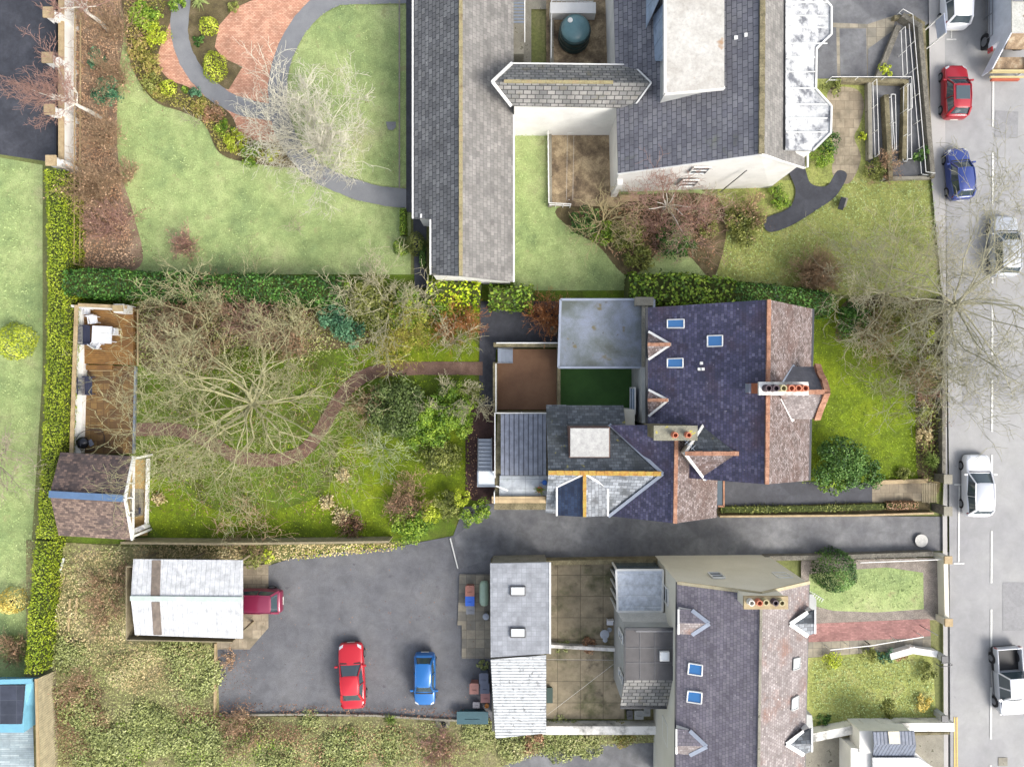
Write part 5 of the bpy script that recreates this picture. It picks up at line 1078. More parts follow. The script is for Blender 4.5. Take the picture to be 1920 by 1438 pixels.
tag(MB().beam(P(120, 1046, .25), P(112, 1072, .25), .12, .08).build('plank', white_paint), 'white plank lying in the scrub near the fence panels', 'plank')
tag(MB().beam(P(107, 1088, .3), P(103, 1128, .3), .12, .1).build('plank', white_paint), 'white upright board against the left fence', 'plank')
t = thing('pallet', 'old brown timber pallet lying in the scrub', 'pallet', P(136, 1206, 0)); mb = MB(); [mb.box((*P(136 + i * 0, 1198 + i * 4.5, .12)[:2], .14), (.9, .09, .03), -.15) for i in range(5)]; mb.build('boards', timber_grey, t); mb = MB(); [mb.box((*P(x, 1207, .12)[:2], .07), (.09, .75, .1), -.15) for x in (125, 136, 147)]; mb.build('bearers', timber_grey, t)
for x, y0, y1, l in ((128, 1122, 1182, 'long pale log standing over the scrub soil, left one'), (141, 1120, 1166, 'shorter pale log in the scrub, right of the long log'), (218, 1070, 1105, 'thin pale log near the white shelter roof')):
    tag(MB().tube([P(x + 3, y0, .3), P(x, y1, .2)], .08, 8).build('log', timber_pale), l, 'log')
t = thing('stake_row', 'row of short wooden stakes below the scrub soil', 'stakes', P(200, 1195)); mb = MB(); [mb.beam(V2(P(178 + i * 9, 1200)), P(178 + i * 9, 1192, .7), .05, .05) for i in range(6)]; mb.build('stakes', timber_pale, t)
wall_thing('thin pale wall along the bottom edge of the car park', [(412, 1338), (560, 1336), (700, 1338), (830, 1346), (870, 1348)], .25, .12, conc)
wall_thing('beige wall on the left edge of the car park', [(407, 1205), (405, 1345)], .3, .12, timber_pale)
wall_thing('white painted wall across the bottom of the old yard', [(1024, 1358), (1228, 1358)], .8, .55, dirty_white, name='yard_wall')
wall_thing('low white wall between the two old yards', [(1030, 1205), (1155, 1212)], .6, .22, dirty_white, name='yard_wall')
wall_thing('grey rubble wall along the top of the old yard', [(925, 1050), (1225, 1046)], .9, .3, conc_moss, name='yard_wall')
wall_thing('stone boundary wall along the south side of the driveway', [(1432, 1042), (1560, 1040), (1735, 1034)], .7, .3, stone_wall, name='boundary_wall')
wall_thing('cream front wall of the gravel garden facing the road', [(1758, 1046), (1760, 1148)], .9, .28, cream_wall, name='boundary_wall')
wall_thing('white garden wall stub beside the dark gate post', [(1665, 1222), (1700, 1212), (1740, 1218)], .7, .4, white_wall, name='garden_wall')
wall_thing('long white wall below the rough front lawn', [(1520, 1368), (1600, 1352), (1680, 1350), (1765, 1350)], .95, .55, dirty_white, name='garden_wall')
wall_thing('dark capped wall beside the white garage', [(1530, 1373), (1768, 1366)], .6, .14, conc_moss, name='garden_wall')
for x, y, l in ((1756, 1041, 'cream pillar with tan cap at the driveway corner'), (1757, 1155, 'cream pillar with tan cap beside the pink path')):
    p = P(x, y); t = thing('gate_pillar', l, 'pillar', p, 'cream gate pillars'); MB().box((p.x, p.y, .6), (.42, .42, 1.2)).build('shaft', cream_wall, t); MB().box((p.x, p.y, 1.25), (.5, .5, .1)).build('cap', coping_tan, t)
for x, y, l in ((1752, 1223, 'dark capped post at the end of the white wall stub'), (1752, 1332, 'dark capped post beside the golden bush')):
    p = P(x, y); t = thing('gate_pillar', l, 'pillar', p); MB().box((p.x, p.y, .55), (.34, .34, 1.1)).build('shaft', grey_wall, t); MB().box((p.x, p.y, 1.13), (.4, .4, .07)).build('cap', metal_dark, t)
for k, px in enumerate([[(1545, 1208), (1620, 1200), (1716, 1184)], [(1600, 1048), (1750, 1042)]]):
    tag(rails(MB(), px, [.95], .022, .04, 0, 1.5).build('handrail', white_paint), ['white handrail beside the pink path and steps', 'white rail on top of the driveway boundary wall'][k], 'handrail')
t = thing('dark_gate', 'thin black open gate leaf beside the pavement', 'gate', P(1740, 1180)); MB().beam(P(1730, 1175, .9), P(1752, 1187, .9), .04, .8).build('leaf', metal_dark, t)
t = thing('hoop_barrier', 'thin black hoop barrier sticking out over the pavement', 'barrier', P(1770, 1246)); MB().tube([P(1755, 1244, .8), P(1765, 1250, .9), P(1782, 1248, .9), P(1786, 1246, .9), P(1780, 1242, .9), P(1764, 1243, .9)], .025, 6).build('hoop', metal_dark, t); MB().beam(P(1757, 1244, .8), P(1757, 1244, 0), .04, .04).build('post', metal_dark, t)
gr = thing('ribbed_garage', 'small grey ribbed roof garage with cream rooflight strip', 'garage', P(1675, 1395)); a = 2.6
MB().slab([q(1637, 1372, a), q(1714, 1370, a), q(1718, 1396, a + .1), q(1639, 1396, a + .1)], .08).build('ribbed_roof', stripes('ribs_grey', (110, 118, 134), (72, 80, 94), .22, 'U', .5), gr); MB().slab([q(1639, 1396, a + .1), q(1718, 1396, a + .1), q(1714, 1418, 1.9), q(1637, 1418, 1.9)], .08).build('ribbed_roof', MATS['ribs_grey'], gr)
MB().slab([q(1665, 1371, a + .04), q(1686, 1370.5, a + .04), q(1688, 1394, a + .14), q(1668, 1394, a + .14)], .03).build('rooflight', plain('cream_sheet', (206, 200, 178)), gr); MB().prism([q(1616, 1374, 2.2), q(1712, 1374, 2.2), q(1712, 1416, 2.2), q(1616, 1416, 2.2)], -.05, 1.9).build('wall', white_wall, gr)
gr = thing('white_garage', 'white flat roofed garage at the bottom edge below the ribbed garage', 'garage', P(1665, 1480)); MB().prism([q(1601, 1408, 2.2), q(1725, 1418, 2.2), q(1745, 1436, 2.2), q(1745, 1600, 2.2), q(1601, 1600, 2.2)], -.05, 1.8).build('wall', white_wall, gr)
MB().slab([q(1636, 1420, 2.1), q(1722, 1420, 2.1), q(1750, 1438, 2.1), q(1750, 1600, 2.1), q(1640, 1600, 2.1)], .1).build('roof', panel_white, gr)

# bins, boxes, tank
def bin_box(label, px, py, c, w=.55, d=.6, h=.95, rz=0, name='wheelie_bin', cat='bin'):
    m = plain('bin_%d_%d_%d' % c, c, .5); t = thing(name, label, cat, P(px, py, h), None, rz); L = WL[t.name]; t.location = (L.x, L.y, .05); WL[t.name] = Vector((0, 0, 0))
    mb = MB(); mb.v = []; b0 = [(-w * .4, -d * .4), (w * .4, -d * .4), (w * .4, d * .4), (-w * .4, d * .4)]; b1 = [(-w / 2, -d / 2), (w / 2, -d / 2), (w / 2, d / 2), (-w / 2, d / 2)]
    lo = [(x, y, 0) for x, y in b0]; hi = [(x, y, h * .92) for x, y in b1]; mb.v = lo + hi; mb.f = [(3, 2, 1, 0), (4, 5, 6, 7)] + [(i, (i + 1) % 4, 4 + (i + 1) % 4, 4 + i) for i in range(4)]
    mb.build('body', m, t); l = MB(); l.slab([(-w * .54, -d * .54, h), (w * .54, -d * .54, h), (w * .54, d * .54, h * .96), (-w * .54, d * .54, h * .96)], .05); l.box((0, -d * .15, h + .01), (w * .5, .05, .03)); l.build('lid', m, t)
    if h > .7: MB().beam((-w * .4, d * .56, h * .95), (w * .4, d * .56, h * .95), .05, .04).build('handle', m, t)
    return t
bin_box('brown bin in the row on the slabs, above the blue one', 881, 1108, (150, 98, 84)); bin_box('blue bin between the brown and the grey bin on the slabs', 881, 1126, (30, 90, 190)); bin_box('grey bin below the blue bin on the slabs', 882, 1143, (112, 116, 124), .5, .5)
bin_box('grey bin beside the corrugated roof, upper of two', 907, 1272, (84, 92, 112)); bin_box('grey bin beside the corrugated roof, lower of two', 909, 1290, (84, 92, 112)); bin_box('brown bin standing out left of the grey bins', 889, 1291, (150, 104, 94)); bin_box('brown bin below the grey bins by the corrugated roof', 910, 1307, (156, 108, 104))
bin_box('small grey box at the bottom right of the car park', 893, 1321, (112, 112, 120), .42, .36, .35, name='storage_box', cat='box')
t = thing('plant_tub', 'round orange tub by the corrugated roof wall', 'tub', P(913, 1320)); MB().lathe(P(913, 1320), [(.12, 0), (.15, .25), (.12, .25), (.1, .2)], 14).build('tub', plain('orange_plastic', (190, 120, 40)), t)
bin_box('long dark green storage box half hidden by grass at the bottom', 886, 1345, (50, 84, 92), 1.9, .75, .6, name='storage_box', cat='box')
t = thing('gas_meter_stand', 'grey slab with round dark cap beside the car park edge', 'cap', P(832, 1357)); MB().box((*P(830, 1356)[:2], .04), (.95, .5, .08)).build('slab', conc, t); MB().lathe(P(832, 1356) + Z * .08, [(.16, 0), (.16, .12), (.1, .18), (.1, .3), (0, .3)], 16).build('cap', metal_dark, t)
t = thing('oil_tank', 'long rounded pale green tank beside the outhouse roof', 'tank', P(908, 1112)); c0 = P(908, 1112, 1.0); mb = MB(); pts = [c0 + Vector((0, y, 0)) for y in (-.82, -.76, -.6, 0, .6, .76, .82)]; mb.tube(pts, [.05, .22, .3, .31, .3, .22, .05], 20); mb.build('body', plain('pale_green_paint', (150, 172, 152), .35), t, True)
for s_ in (-.45, .45): MB().box((c0.x, c0.y + s_, .38), (.4, .08, .75)).build('leg', conc, t)
t = thing('satellite_dish', 'round pale grey lid beside the slab paving and outhouse', 'lid', P(911, 1156, .6)); MB().lathe(P(911, 1156, .6) - Z * .6, [(.12, 0), (.16, .5), (.22, .56), (.2, .62), (0, .66)], 20).build('urn', plain('pale_grey_plastic', (166, 172, 182)), t)
t = thing('garden_table', 'small round pale wrought metal table in the old yard', 'table', P(1131, 1182)); MB().lathe(P(1131, 1182) + Z * .68, [(.28, 0), (.3, .02), (.3, .04), (0, .04)], 20).build('tabletop', metal_grey, t); [MB().beam(P(1131, 1182) + Z * .66, P(1131, 1182) + Vector((.22 * math.cos(k * 2.1), .22 * math.sin(k * 2.1), 0)), .03, .03).build('leg', metal_grey, t) for k in range(3)]
for x, y, l in ((1133, 1195, 'round pale stool below the small metal table'), (1141, 1176, 'small round metal stool right of the yard table')): 
    t = thing('stool', l, 'stool', P(x, y)); MB().lathe(P(x, y) + Z * .42, [(.15, 0), (.16, .03), (0, .04)], 16).build('seat', metal_grey, t); MB().lathe(P(x, y), [(.1, 0), (.05, .2), (.1, .42)], 10).build('base', metal_grey, t)
t = thing('garden_chair', 'white chair in the old yard beside the conservatory', 'chair', P(1142, 1162)); p = P(1142, 1162); MB().box((p.x, p.y, .43), (.42, .38, .04)).build('seat', white_p, t); MB().beam((p.x - .2, p.y + .2, .65), (p.x + .2, p.y + .2, .65), .04, .42).build('backrest', white_p, t); [MB().box((p.x + a * .18, p.y + b * .16, .2), (.04, .04, .4)).build('leg', white_p, t) for a in (-1, 1) for b in (-1, 1)]
for x, y, w_, l in ((1181, 1340, .35, 'dark bin under the rear annex eave'), (1198, 1340, .55, 'pale grey cabinet under the rear annex eave'), (1213, 1334, .4, 'round grey bin right of the cabinet under the annex eave')): bin_box(l, x, y, (60, 62, 66) if w_ < .4 else (130, 132, 130), w_, .5, .8)
t = thing('washing_line', 'thin pale washing line crossing the lower old yard', 'washing line', P(1090, 1290)); MB().beam(P(1026, 1340, 2.0), P(1150, 1245, 2.2), .009, .009).beam(P(1026, 1236, 2.0), P(1150, 1237, 2.2), .009, .009).build('line', white_paint, t)
t = thing('bench', 'dark green bench against the corrugated outhouse in the lower yard', 'bench', P(1029, 1300)); MB().box((*P(1030, 1298)[:2], .42), (.4, 1.0, .05)).build('seat', plain('bench_green', (40, 66, 58)), t); MB().box((*P(1030, 1298)[:2], .2), (.3, .9, .38)).build('base', MATS['bench_green'], t)
t = thing('rooftop_aerial', 'pale aerial reaching out from the terrace house over the lawn', 'aerial', P(1530, 1112, 0)); mb = MB(); mb.beam(P(1518, 1108, 6.6), P(1545, 1124, 7.0), .03, .03); [mb.beam(P(1528 + i * 4, 1112 + i * 2.6, 6.9), P(1524 + i * 4, 1118 + i * 2.6, 6.9), .02, .02) for i in range(5)]; mb.build('rods', white_paint, t)

# ================================================ vehicles
rubber = plain('tyre_rubber', (32, 32, 34), .9); alloy = plain('alloy', (150, 152, 156), .3, .7); car_glass = glass('car_glass', (60, 72, 78), .05); trim = plain('black_trim', (30, 31, 33), .6)
red_lens = plain('tail_lens', (150, 16, 22), .2, coat=1); head_lens = plain('head_lens', (200, 204, 208), .12, coat=1); plate_w = plain('plate_white', (214, 214, 206)); plate_y = plain('plate_yellow', (206, 180, 60))
def carpaint(n, c, rough=.28):
    m, nt, b = base_mat(n); b.inputs['Base Color'].default_value = (*lin(c), 1); b.inputs['Roughness'].default_value = rough; b.inputs['Coat Weight'].default_value = .6; b.inputs['Coat Roughness'].default_value = .06; b.inputs['Metallic'].default_value = .15; return m
def car(label, px, py, L, W, Ht, paint_m, head=0, kind='hatch', roofglass=False, name='car', cat='car', roofm=None, zc=.8):
    """nose towards +Y of the object; head = rotation"""
    t = thing(name, label, cat, (0, 0, 0)); h = W / 2
    ys = [.5, .492, .465, .40, .30, .20, .05, -.12, -.28, -.38, -.455, -.487, -.5]
    ws = [.66, .80, .92, .985, 1, 1, 1, 1, 1, .985, .93, .86, .74]
    boot = .99 if kind != 'saloon' else .93
    tp = [.56, .66, .73, .80, .88, .93, .95, .96, .98, boot, boot, boot - .06, .62]
    lo = [.34, .26, .22, .2, .2, .2, .2, .2, .2, .2, .24, .3, .36]
    V = []; F_ = []
    for y, w, z, l in zip(ys, ws, tp, lo):
        z *= Ht / 1.48; w *= h
        prof = [(-.86 * w, l), (-.985 * w, l + .12), (-w, .62 * z), (-.965 * w, .9 * z), (-.86 * w, .985 * z), (-.45 * w, z + .025), (0, z + .035), (.45 * w, z + .025), (.86 * w, .985 * z), (.965 * w, .9 * z), (w, .62 * z), (.985 * w, l + .12), (.86 * w, l)]
        V += [(x, y * L, zz) for x, zz in prof]
    n = 13
    for i in range(len(ys) - 1):
        for j in range(n): a = i * n + j; b = i * n + (j + 1) % n; F_.append((a, a + n, b + n, b))
    F_.append(tuple(range(n))); F_.append(tuple(range(len(ys) * n - 1, (len(ys) - 1) * n - 1, -1)))
    mb = MB(); mb.v = V; mb.f = F_; body = mb.build('body', paint_m, t, True, 2)
    zb = .93 * Ht / 1.48; f0, f1, r1, r0 = (.22, .06, -.36, -.455) if kind != 'saloon' else (.20, .05, -.22, -.37)
    if kind == 'suv': f0, f1, r1, r0 = .22, .08, -.40, -.465
    wb, wt = h * .93, h * .70; mids = (f1 + r1) / 2
    def ring(z, k, yf, yr, w):
        ym = (yf + yr) / 2; return [(-w * .93, yf * L, z - k * .02), (-w * .5, yf * L + .05, z), (w * .5, yf * L + .05, z), (w * .93, yf * L, z - k * .02), (w, ym * L, z), (w * .92, yr * L, z), (w * .5, yr * L - .04, z), (-w * .5, yr * L - .04, z), (-w * .92, yr * L, z), (-w, ym * L, z)]
    r_a, r_b = ring(zb - .06, 0, f0, r0, wb), ring(Ht - .07, 1, f1, r1, wt); n = 10
    mb = MB(); mb.v = r_a + r_b; mb.f = [(i, (i + 1) % n, n + (i + 1) % n, n + i) for i in range(n)]; mb.build('greenhouse', car_glass, t, True)
    cr = [(x * 1.0, y, z + .012) for x, y, z in r_b]; cc = [(x * .8, y * .86 + mids * L * .14, Ht - .012) for x, y, z in r_b]
    mb = MB(); mb.v = cr + cc; mb.f = [(i, (i + 1) % n, n + (i + 1) % n, n + i) for i in range(n)] + [tuple(range(n, 2 * n))]
    mb.build('roof', roofm or paint_m, t, True)
    for s in (-1, 1):
        mb = MB(); mb.beam((s * wb * .93, f0 * L, zb - .04), (s * wt * .95, f1 * L, Ht - .06), .07, .06); mb.beam((s * wb * .92, r0 * L, zb - .04), (s * wt * .94, r1 * L, Ht - .06), .13, .08)
        mb.beam((s * wb * 1.005, mids * L, zb - .04), (s * (wt + .01), mids * L, Ht - .06), .03, .08); mb.beam((s * (wt - .0), f1 * L, Ht - .065), (s * (wt + .015), mids * L, Ht - .05), .05, .06); mb.beam((s * (wt + .015), mids * L, Ht - .05), (s * wt * .96, r1 * L, Ht - .065), .05, .06)
        mb.build('pillars', paint_m, t)
    if roofglass: MB().slab([(-wt * .8, f1 * L - .12, Ht + .004), (wt * .8, f1 * L - .12, Ht + .004), (wt * .8, mids * L - .25, Ht + .004), (-wt * .8, mids * L - .25, Ht + .004)], .02).build('sunroof', car_glass, t)
    for s in (-1, 1):
        m_ = MB(); m_.box((s * (h + .09), f0 * L - .12, zb + .02), (.2, .1, .14)); m_.build('mirror', paint_m, t)
        MB().slab([(s * h * .86, L * .455, .66 * Ht / 1.4), (s * h * .55, L * .488, .665 * Ht / 1.4), (s * h * .58, L * .45, .72 * Ht / 1.4), (s * h * .86, L * .41, .74 * Ht / 1.4)], .1).build('headlight', head_lens, t)
        MB().slab([(s * h * .93, -L * .44, .86 * Ht / 1.4), (s * h * .70, -L * .487, .84 * Ht / 1.4), (s * h * .72, -L * .46, .9 * Ht / 1.4), (s * h * .9, -L * .42, .9 * Ht / 1.4)], .16).build('tail_light', red_lens, t)
        for y in (.315, -.30):
            w = MB().tube([(s * (h - .2), y * L, .31), (s * (h - .03), y * L, .31), (s * (h + .012), y * L, .31)], [.31, .315, .28], 24).build('wheel', rubber, t, False); MB().tube([(s * (h - .02), y * L, .31), (s * (h + .018), y * L, .31)], .19, 16).build('rim', alloy, w)
            MB().tube([(s * (h - .3), y * L, .34), (s * (h - .004), y * L, .34)], .37, 24).build('wheel_arch', trim, t) if False else None
    mb = MB(); [mb.box((s * h * 1.002, y * L, .62), (.012, .014, .5)) for s in (-1, 1) for y in (.155, mids, -.24)]; mb.build('panel_gap', trim, t) if False else None
    MB().slab([(-h * .8, f0 * L + .1, zb + .012), (h * .8, f0 * L + .1, zb + .012), (h * .8, f0 * L + .02, zb + .02), (-h * .8, f0 * L + .02, zb + .02)], .02).build('scuttle', trim, t)
    MB().box((0, L * .497, .42), (.5, .03, .11)).build('number_plate', plate_w, t); MB().box((0, -L * .499, .5), (.5, .03, .11)).build('number_plate', plate_w, t)
    MB().box((0, L * .49, .3), (W * .6, .06, .14)).build('grille', trim, t)
    c = P(px, py, zc); place(t, (c.x, c.y, .05), head); return t
W_ = carpaint('paint_white', (214, 216, 220)); Rd = carpaint('paint_red', (150, 22, 36)); Rd2 = carpaint('paint_bright_red', (176, 26, 40)); Bl = carpaint('paint_dark_blue', (44, 62, 126)); Lb = carpaint('paint_light_blue', (26, 96, 160)); Mr = carpaint('paint_maroon', (116, 34, 62)); Sv = carpaint('paint_silver', (170, 174, 180))
car('white hatchback with grey roof and dark windscreen driving up the road', 1834, 911, 4.05, 1.72, 1.5, W_, 0, roofm=Sv)
car('red small car with dark glass sunroof parked on the upper road', 1793, 172, 3.5, 1.58, 1.48, Rd, 0, roofglass=True)
car('dark blue small car parked at the kerb under the bare street tree twigs', 1800, 326, 3.4, 1.48, 1.46, Bl, R(5))
car('white people carrier cut off by the top edge with rear towards the red car', 1793, -10, 4.4, 1.72, 1.6, W_, 0, 'suv')
car('red saloon car parked alone in the middle of the car park', 659, 1268, 4.25, 1.66, 1.4, Rd2, R(3), 'saloon')
car('bright blue hatchback parked near the bins in the car park', 796, 1274, 3.42, 1.42, 1.42, Lb, R(180))
car('maroon car sticking out from under the white sheet roof', 471, 1128, 4.0, 1.62, 1.4, Mr, R(90))
car('silver car half hidden under the big bare street tree', 1885, 462, 4.0, 1.7, 1.5, Sv, 0)
# pickup
t = thing('pickup_truck', 'silver and white double cab pickup at the right edge, nose down', 'pickup truck', (0, 0, 0)); L, h = 4.35, .84
mb = MB(); mb.box((0, .75, .62), (1.68, 2.75, .56)); mb.v = mb.v; V = mb
mb = MB(); mb.prism([(-h * .8, 2.17), (h * .8, 2.17), (h, 1.95), (h, -.6), (-h, -.6), (-h, 1.95)], .35, .86); mb.build('body', Sv, t)
mb = MB(); mb.prism([(-h, -.6), (h, -.6), (h, -2.0), (h * .9, -2.12), (-h * .9, -2.12), (-h, -2.0)], .3, .5); mb.build('bed_floor', trim, t)
mb = MB(); [mb.beam((s * (h - .05), -.6, .72), (s * (h - .05), -2.1, .72), .1, .46) for s in (-1, 1)]; mb.beam((-h, -2.12, .72), (h, -2.12, .72), .1, .46); mb.build('bed_side', Sv, t)
mb = MB(); mb.v = [(-h * .9, 2.1, .8), (h * .9, 2.1, .8), (h * .93, 1.2, 1.0), (-h * .93, 1.2, 1.0), (-h * .8, 2.15, .7), (h * .8, 2.15, .7)]; mb.f = [(0, 3, 2, 1), (4, 0, 1, 5), (0, 4, 3), (1, 2, 5)]; mb.build('bonnet', W_, t)
lo_ = [(-h * .95, 1.25, .86), (h * .95, 1.25, .86), (h * .95, -.62, .86), (-h * .95, -.62, .86)]; hi_ = [(-h * .74, .7, 1.66), (h * .74, .7, 1.66), (h * .74, -.52, 1.66), (-h * .74, -.52, 1.66)]
mb = MB(); mb.v = lo_ + hi_; mb.f = [(i, 4 + i, 4 + (i + 1) % 4, (i + 1) % 4) for i in range(4)]; mb.build('cab_glass', car_glass, t); MB().slab([(x * 1.03, y * 1.02, 1.72) for x, y, z in hi_], .07).build('roof', W_, t)
mb = MB(); [mb.beam(lo_[i], hi_[i], .09, .09) for i in range(4)]; [mb.beam((s * h * .95, .3, .86), (s * h * .75, .2, 1.66), .06, .08) for s in (-1, 1)]; mb.build('pillars', W_, t)
for s in (-1, 1):
    MB().box((s * (h + .1), 1.05, 1.05), (.2, .1, .16)).build('mirror', W_, t); MB().tube([(s * (h + .06), .9, .42), (s * (h + .1), .8, .4), (s * (h + .1), -.5, .4), (s * (h + .06), -.6, .42)], .03, 6).build('side_step', alloy, t)
    MB().box((s * h * .75, 2.13, .68), (.28, .08, .14)).build('headlight', head_lens, t); MB().box((s * (h - .06), -2.17, .75), (.12, .05, .26)).build('tail_light', red_lens, t)
    for y in (1.45, -1.4): w = MB().tube([(s * (h - .2), y, .36), (s * (h + .06), y, .36)], .36, 22).build('wheel', rubber, t); MB().tube([(s * (h), y, .36), (s * (h + .075), y, .36)], .2, 14).build('rim', alloy, w)
for ch in t.children:
    if ch.name.split('.')[0] in ('body', 'bonnet', 'roof', 'bed_side', 'cab_glass'):
        bv = ch.modifiers.new('b', 'BEVEL'); bv.width = .07; bv.segments = 3; ch.data.polygons.foreach_set('use_smooth', [True] * len(ch.data.polygons))
c = P(1894, 1276, .8); place(t, (c.x, c.y, .05), R(184))
# refuse lorry
t = thing('refuse_lorry', 'white refuse lorry with open tan rear hopper at the top right corner', 'lorry', (0, 0, 0)); h = 1.2
ls = plain('lorry_side', (196, 202, 212), .4); lt = mat('lorry_top', [(170, 170, 162), (192, 192, 184)], 1.2, 12, .6, .2, spots=[((120, 104, 84), 1.6, .66)]); rust = mat('hopper_rust', [(96, 80, 62), (140, 118, 92), (176, 164, 140)], 2, 14, .8)
MB().prism([(-h, 0), (h, 0), (h, 6), (-h, 6)], .9, 3.0).build('body', ls, t); MB().slab([(-h, -.02, 3.06), (h, -.02, 3.06), (h, 6, 3.06), (-h, 6, 3.06)], .05).build('body_top', lt, t)
mb = MB()
for s in (-1, 1): MB().slab([(s * h, 0, 3.0), (s * (h - .08), 0, 3.0), (s * (h - .08), -1.5, 1.2), (s * h, -1.5, 1.2)], 1.0).build('hopper_side', ls, t)
MB().slab([(-h + .08, -.0, 2.9), (h - .08, 0, 2.9), (h - .08, -.7, 2.35), (-h + .08, -.7, 2.35)], .12).build('hopper_lid', rust, t)
MB().slab([(-h + .1, -.7, 1.2), (h - .1, -.7, 1.2), (h - .1, -1.5, 1.0), (-h + .1, -1.5, 1.0)], .1).build('hopper_floor', rust, t)
mb = MB(); mb.beam((-h, -1.6, 1.15), (h, -1.6, 1.15), .12, .3); mb.beam((-h + .1, -1.85, .9), (h - .1, -1.85, .9), .1, .12); mb.build('bin_lift', plain('lift_yellow', (190, 176, 130)), t); MB().box((0, -1.95, .7), (1.8, .12, .2)).build('bumper', plain('bumper_red', (170, 84, 60)), t)
mb = MB(); [mb.beam((-h - .14, y0, z), (-h - .14, 5.8, z), .04, .05) for y0, z in ((.6, 1.5), (.6, 1.2), (1.8, .9))]; [mb.beam((-h - .14, y, 1.5), (-h - .14, y, .6), .04, .04) for y in (.6, 2, 3.5, 5)]; mb.build('side_guard', alloy, t)
mb = MB(); mb.box((.1, 1.5, 3.12), (.5, .12, .1)); mb.box((-.3, 3, 3.1), (.1, 6, .06)); mb.box((0, 1.9, 3.1), (2.3, .06, .05)); mb.build('roof_rib', alloy, t)
for s in (-1, 1):
    MB().box((s * (h + .02), -.2, 1.1), (.1, .3, .4)).build('tail_light', red_lens, t)
    for y in (.6, 4.5): w = MB().tube([(s * (h - .35), y, .52), (s * (h + .02), y, .52)], .52, 22).build('wheel', rubber, t); MB().tube([(s * (h - .04), y, .52), (s * (h + .04), y, .52)], .28, 14).build('rim', alloy, w)
MB().prism([(-h, 6.1), (h, 6.1), (h, 8), (-h, 8)], .6, 2.7).build('cab', W_, t); place(t, (P(1889, 0, 1.0).x, P(0, 88, 1.2).y, .05), 0)

# ================================================ planting
# hedges
hedge('clipped_hedge', 'tall yellow green clipped hedge down the left side of the garden', [(100, 318), (103, 420), (103, 600), (98, 760), (92, 880), (84, 1010)], 1.25, 2.1, L_hedge, 1, .085, .85, .08)
hedge('clipped_hedge', 'lower stretch of yellow green hedge below the garden room, beside the scrub', [(78, 1015), (70, 1110), (64, 1180), (60, 1262)], .95, 1.7, L_hedge, 2, .1, .9, .1)
hedge('conifer_hedge', 'thick dark green conifer hedge above the garden deck', [(118, 528), (220, 530), (330, 536), (480, 540), (640, 544)], 1.7, 2.2, L_conifer, 3, .13, 1.1, .16)
hedge('laurel_hedge', 'bright yellow green laurel hedge left of the long building end', [(800, 545), (850, 548), (900, 552)], 1.6, 1.7, leafmat('leaf_bright', [(70, 96, 12), (130, 158, 18), (172, 188, 30), (206, 206, 60)]), 4, .17, 1.0, .2)
hedge('laurel_hedge', 'glossy mid green laurel hedge above the dark courtyard', [(916, 556), (960, 558), (1000, 558)], 1.5, 1.5, L_laurel, 5, .18, 1.0, .18)
hedge('laurel_hedge', 'loose green laurel hedge above the purple slate roof', [(1180, 538), (1240, 540), (1330, 544), (1380, 548)], 1.9, 2.2, L_laurel, 6, .19, 1.0, .2)
hedge('conifer_hedge', 'dark clipped hedge above the orange ridge of the slate house', [(1380, 550), (1450, 552), (1520, 562), (1565, 572)], 1.35, 2.2, L_conifer, 7, .12, 1.1, .14)
hedge('box_hedge', 'thin clipped hedge strip beside the stepping slab', [(755, 392), (755, 440)], .42, .7, L_laurel, 8, .08, 1.2, .03)
shrub('box_ball', 'round clipped bush at the end of the thin hedge strip', 751, 462, 17, .8, L_laurel, 9, .08, smooth=True)
hedge('box_hedge', 'low dark hedge beside the long building corner', [(790, 450), (792, 500)], .35, .7, L_dark, 10, .08, 1.1, .04)
hedge('border_hedge', 'low clipped hedge beside the driveway wall near the gate', [(1664, 949), (1722, 948)], .5, .6, L_rust, 12, .08, 1.1, .05)
hedge('border_planting', 'low mixed planting strip along the dark side path', [(1352, 956), (1450, 955), (1560, 953), (1660, 950)], .45, .4, L_olive, 11, .09, .6, .12, cat='planting')
B = [  # px, py, radius, height, leaf material, leaf size, label
 (778, 455, 22, 1.4, L_olive, .09, 'small loose grey green bush beside the thin hedge strip'),
 (1574, 1075, 43, 2.3, L_dark, .1, 'round dark green clipped bush on the striped front lawn'),
 (20, 638, 36, 1.4, L_yellow, .1, 'round golden yellow bush at the left edge on the pale lawn'),
 (14, 1131, 25, 1.4, L_gold, .09, 'round straw coloured bush at the lower left edge'),
 (388, 46, 18, 1.0, L_yellow, .08, 'upper small round lime bush on the planting island'),
 (313, 163, 17, .8, L_yellow, .08, 'round lime bush below the left red paving'),
 (345, 167, 7, .5, L_laurel, .07, 'tiny round green bush beside the lime bush'),
 (1510, 1246 - 8, 0, 0, None, 0, None),
]
for i, (x, y, r, hh, lm, ls_, lab) in enumerate(B):
    if lm: shrub('clipped_bush', lab, x, y, r, hh, lm, 20 + i, ls_, smooth=True, cat='bush')
shrub('clipped_bush', 'long oval lime bush on the planting island', 398, 122, 24, 1.0, L_yellow, 40, .08, smooth=True, sy=1.3, cat='bush')
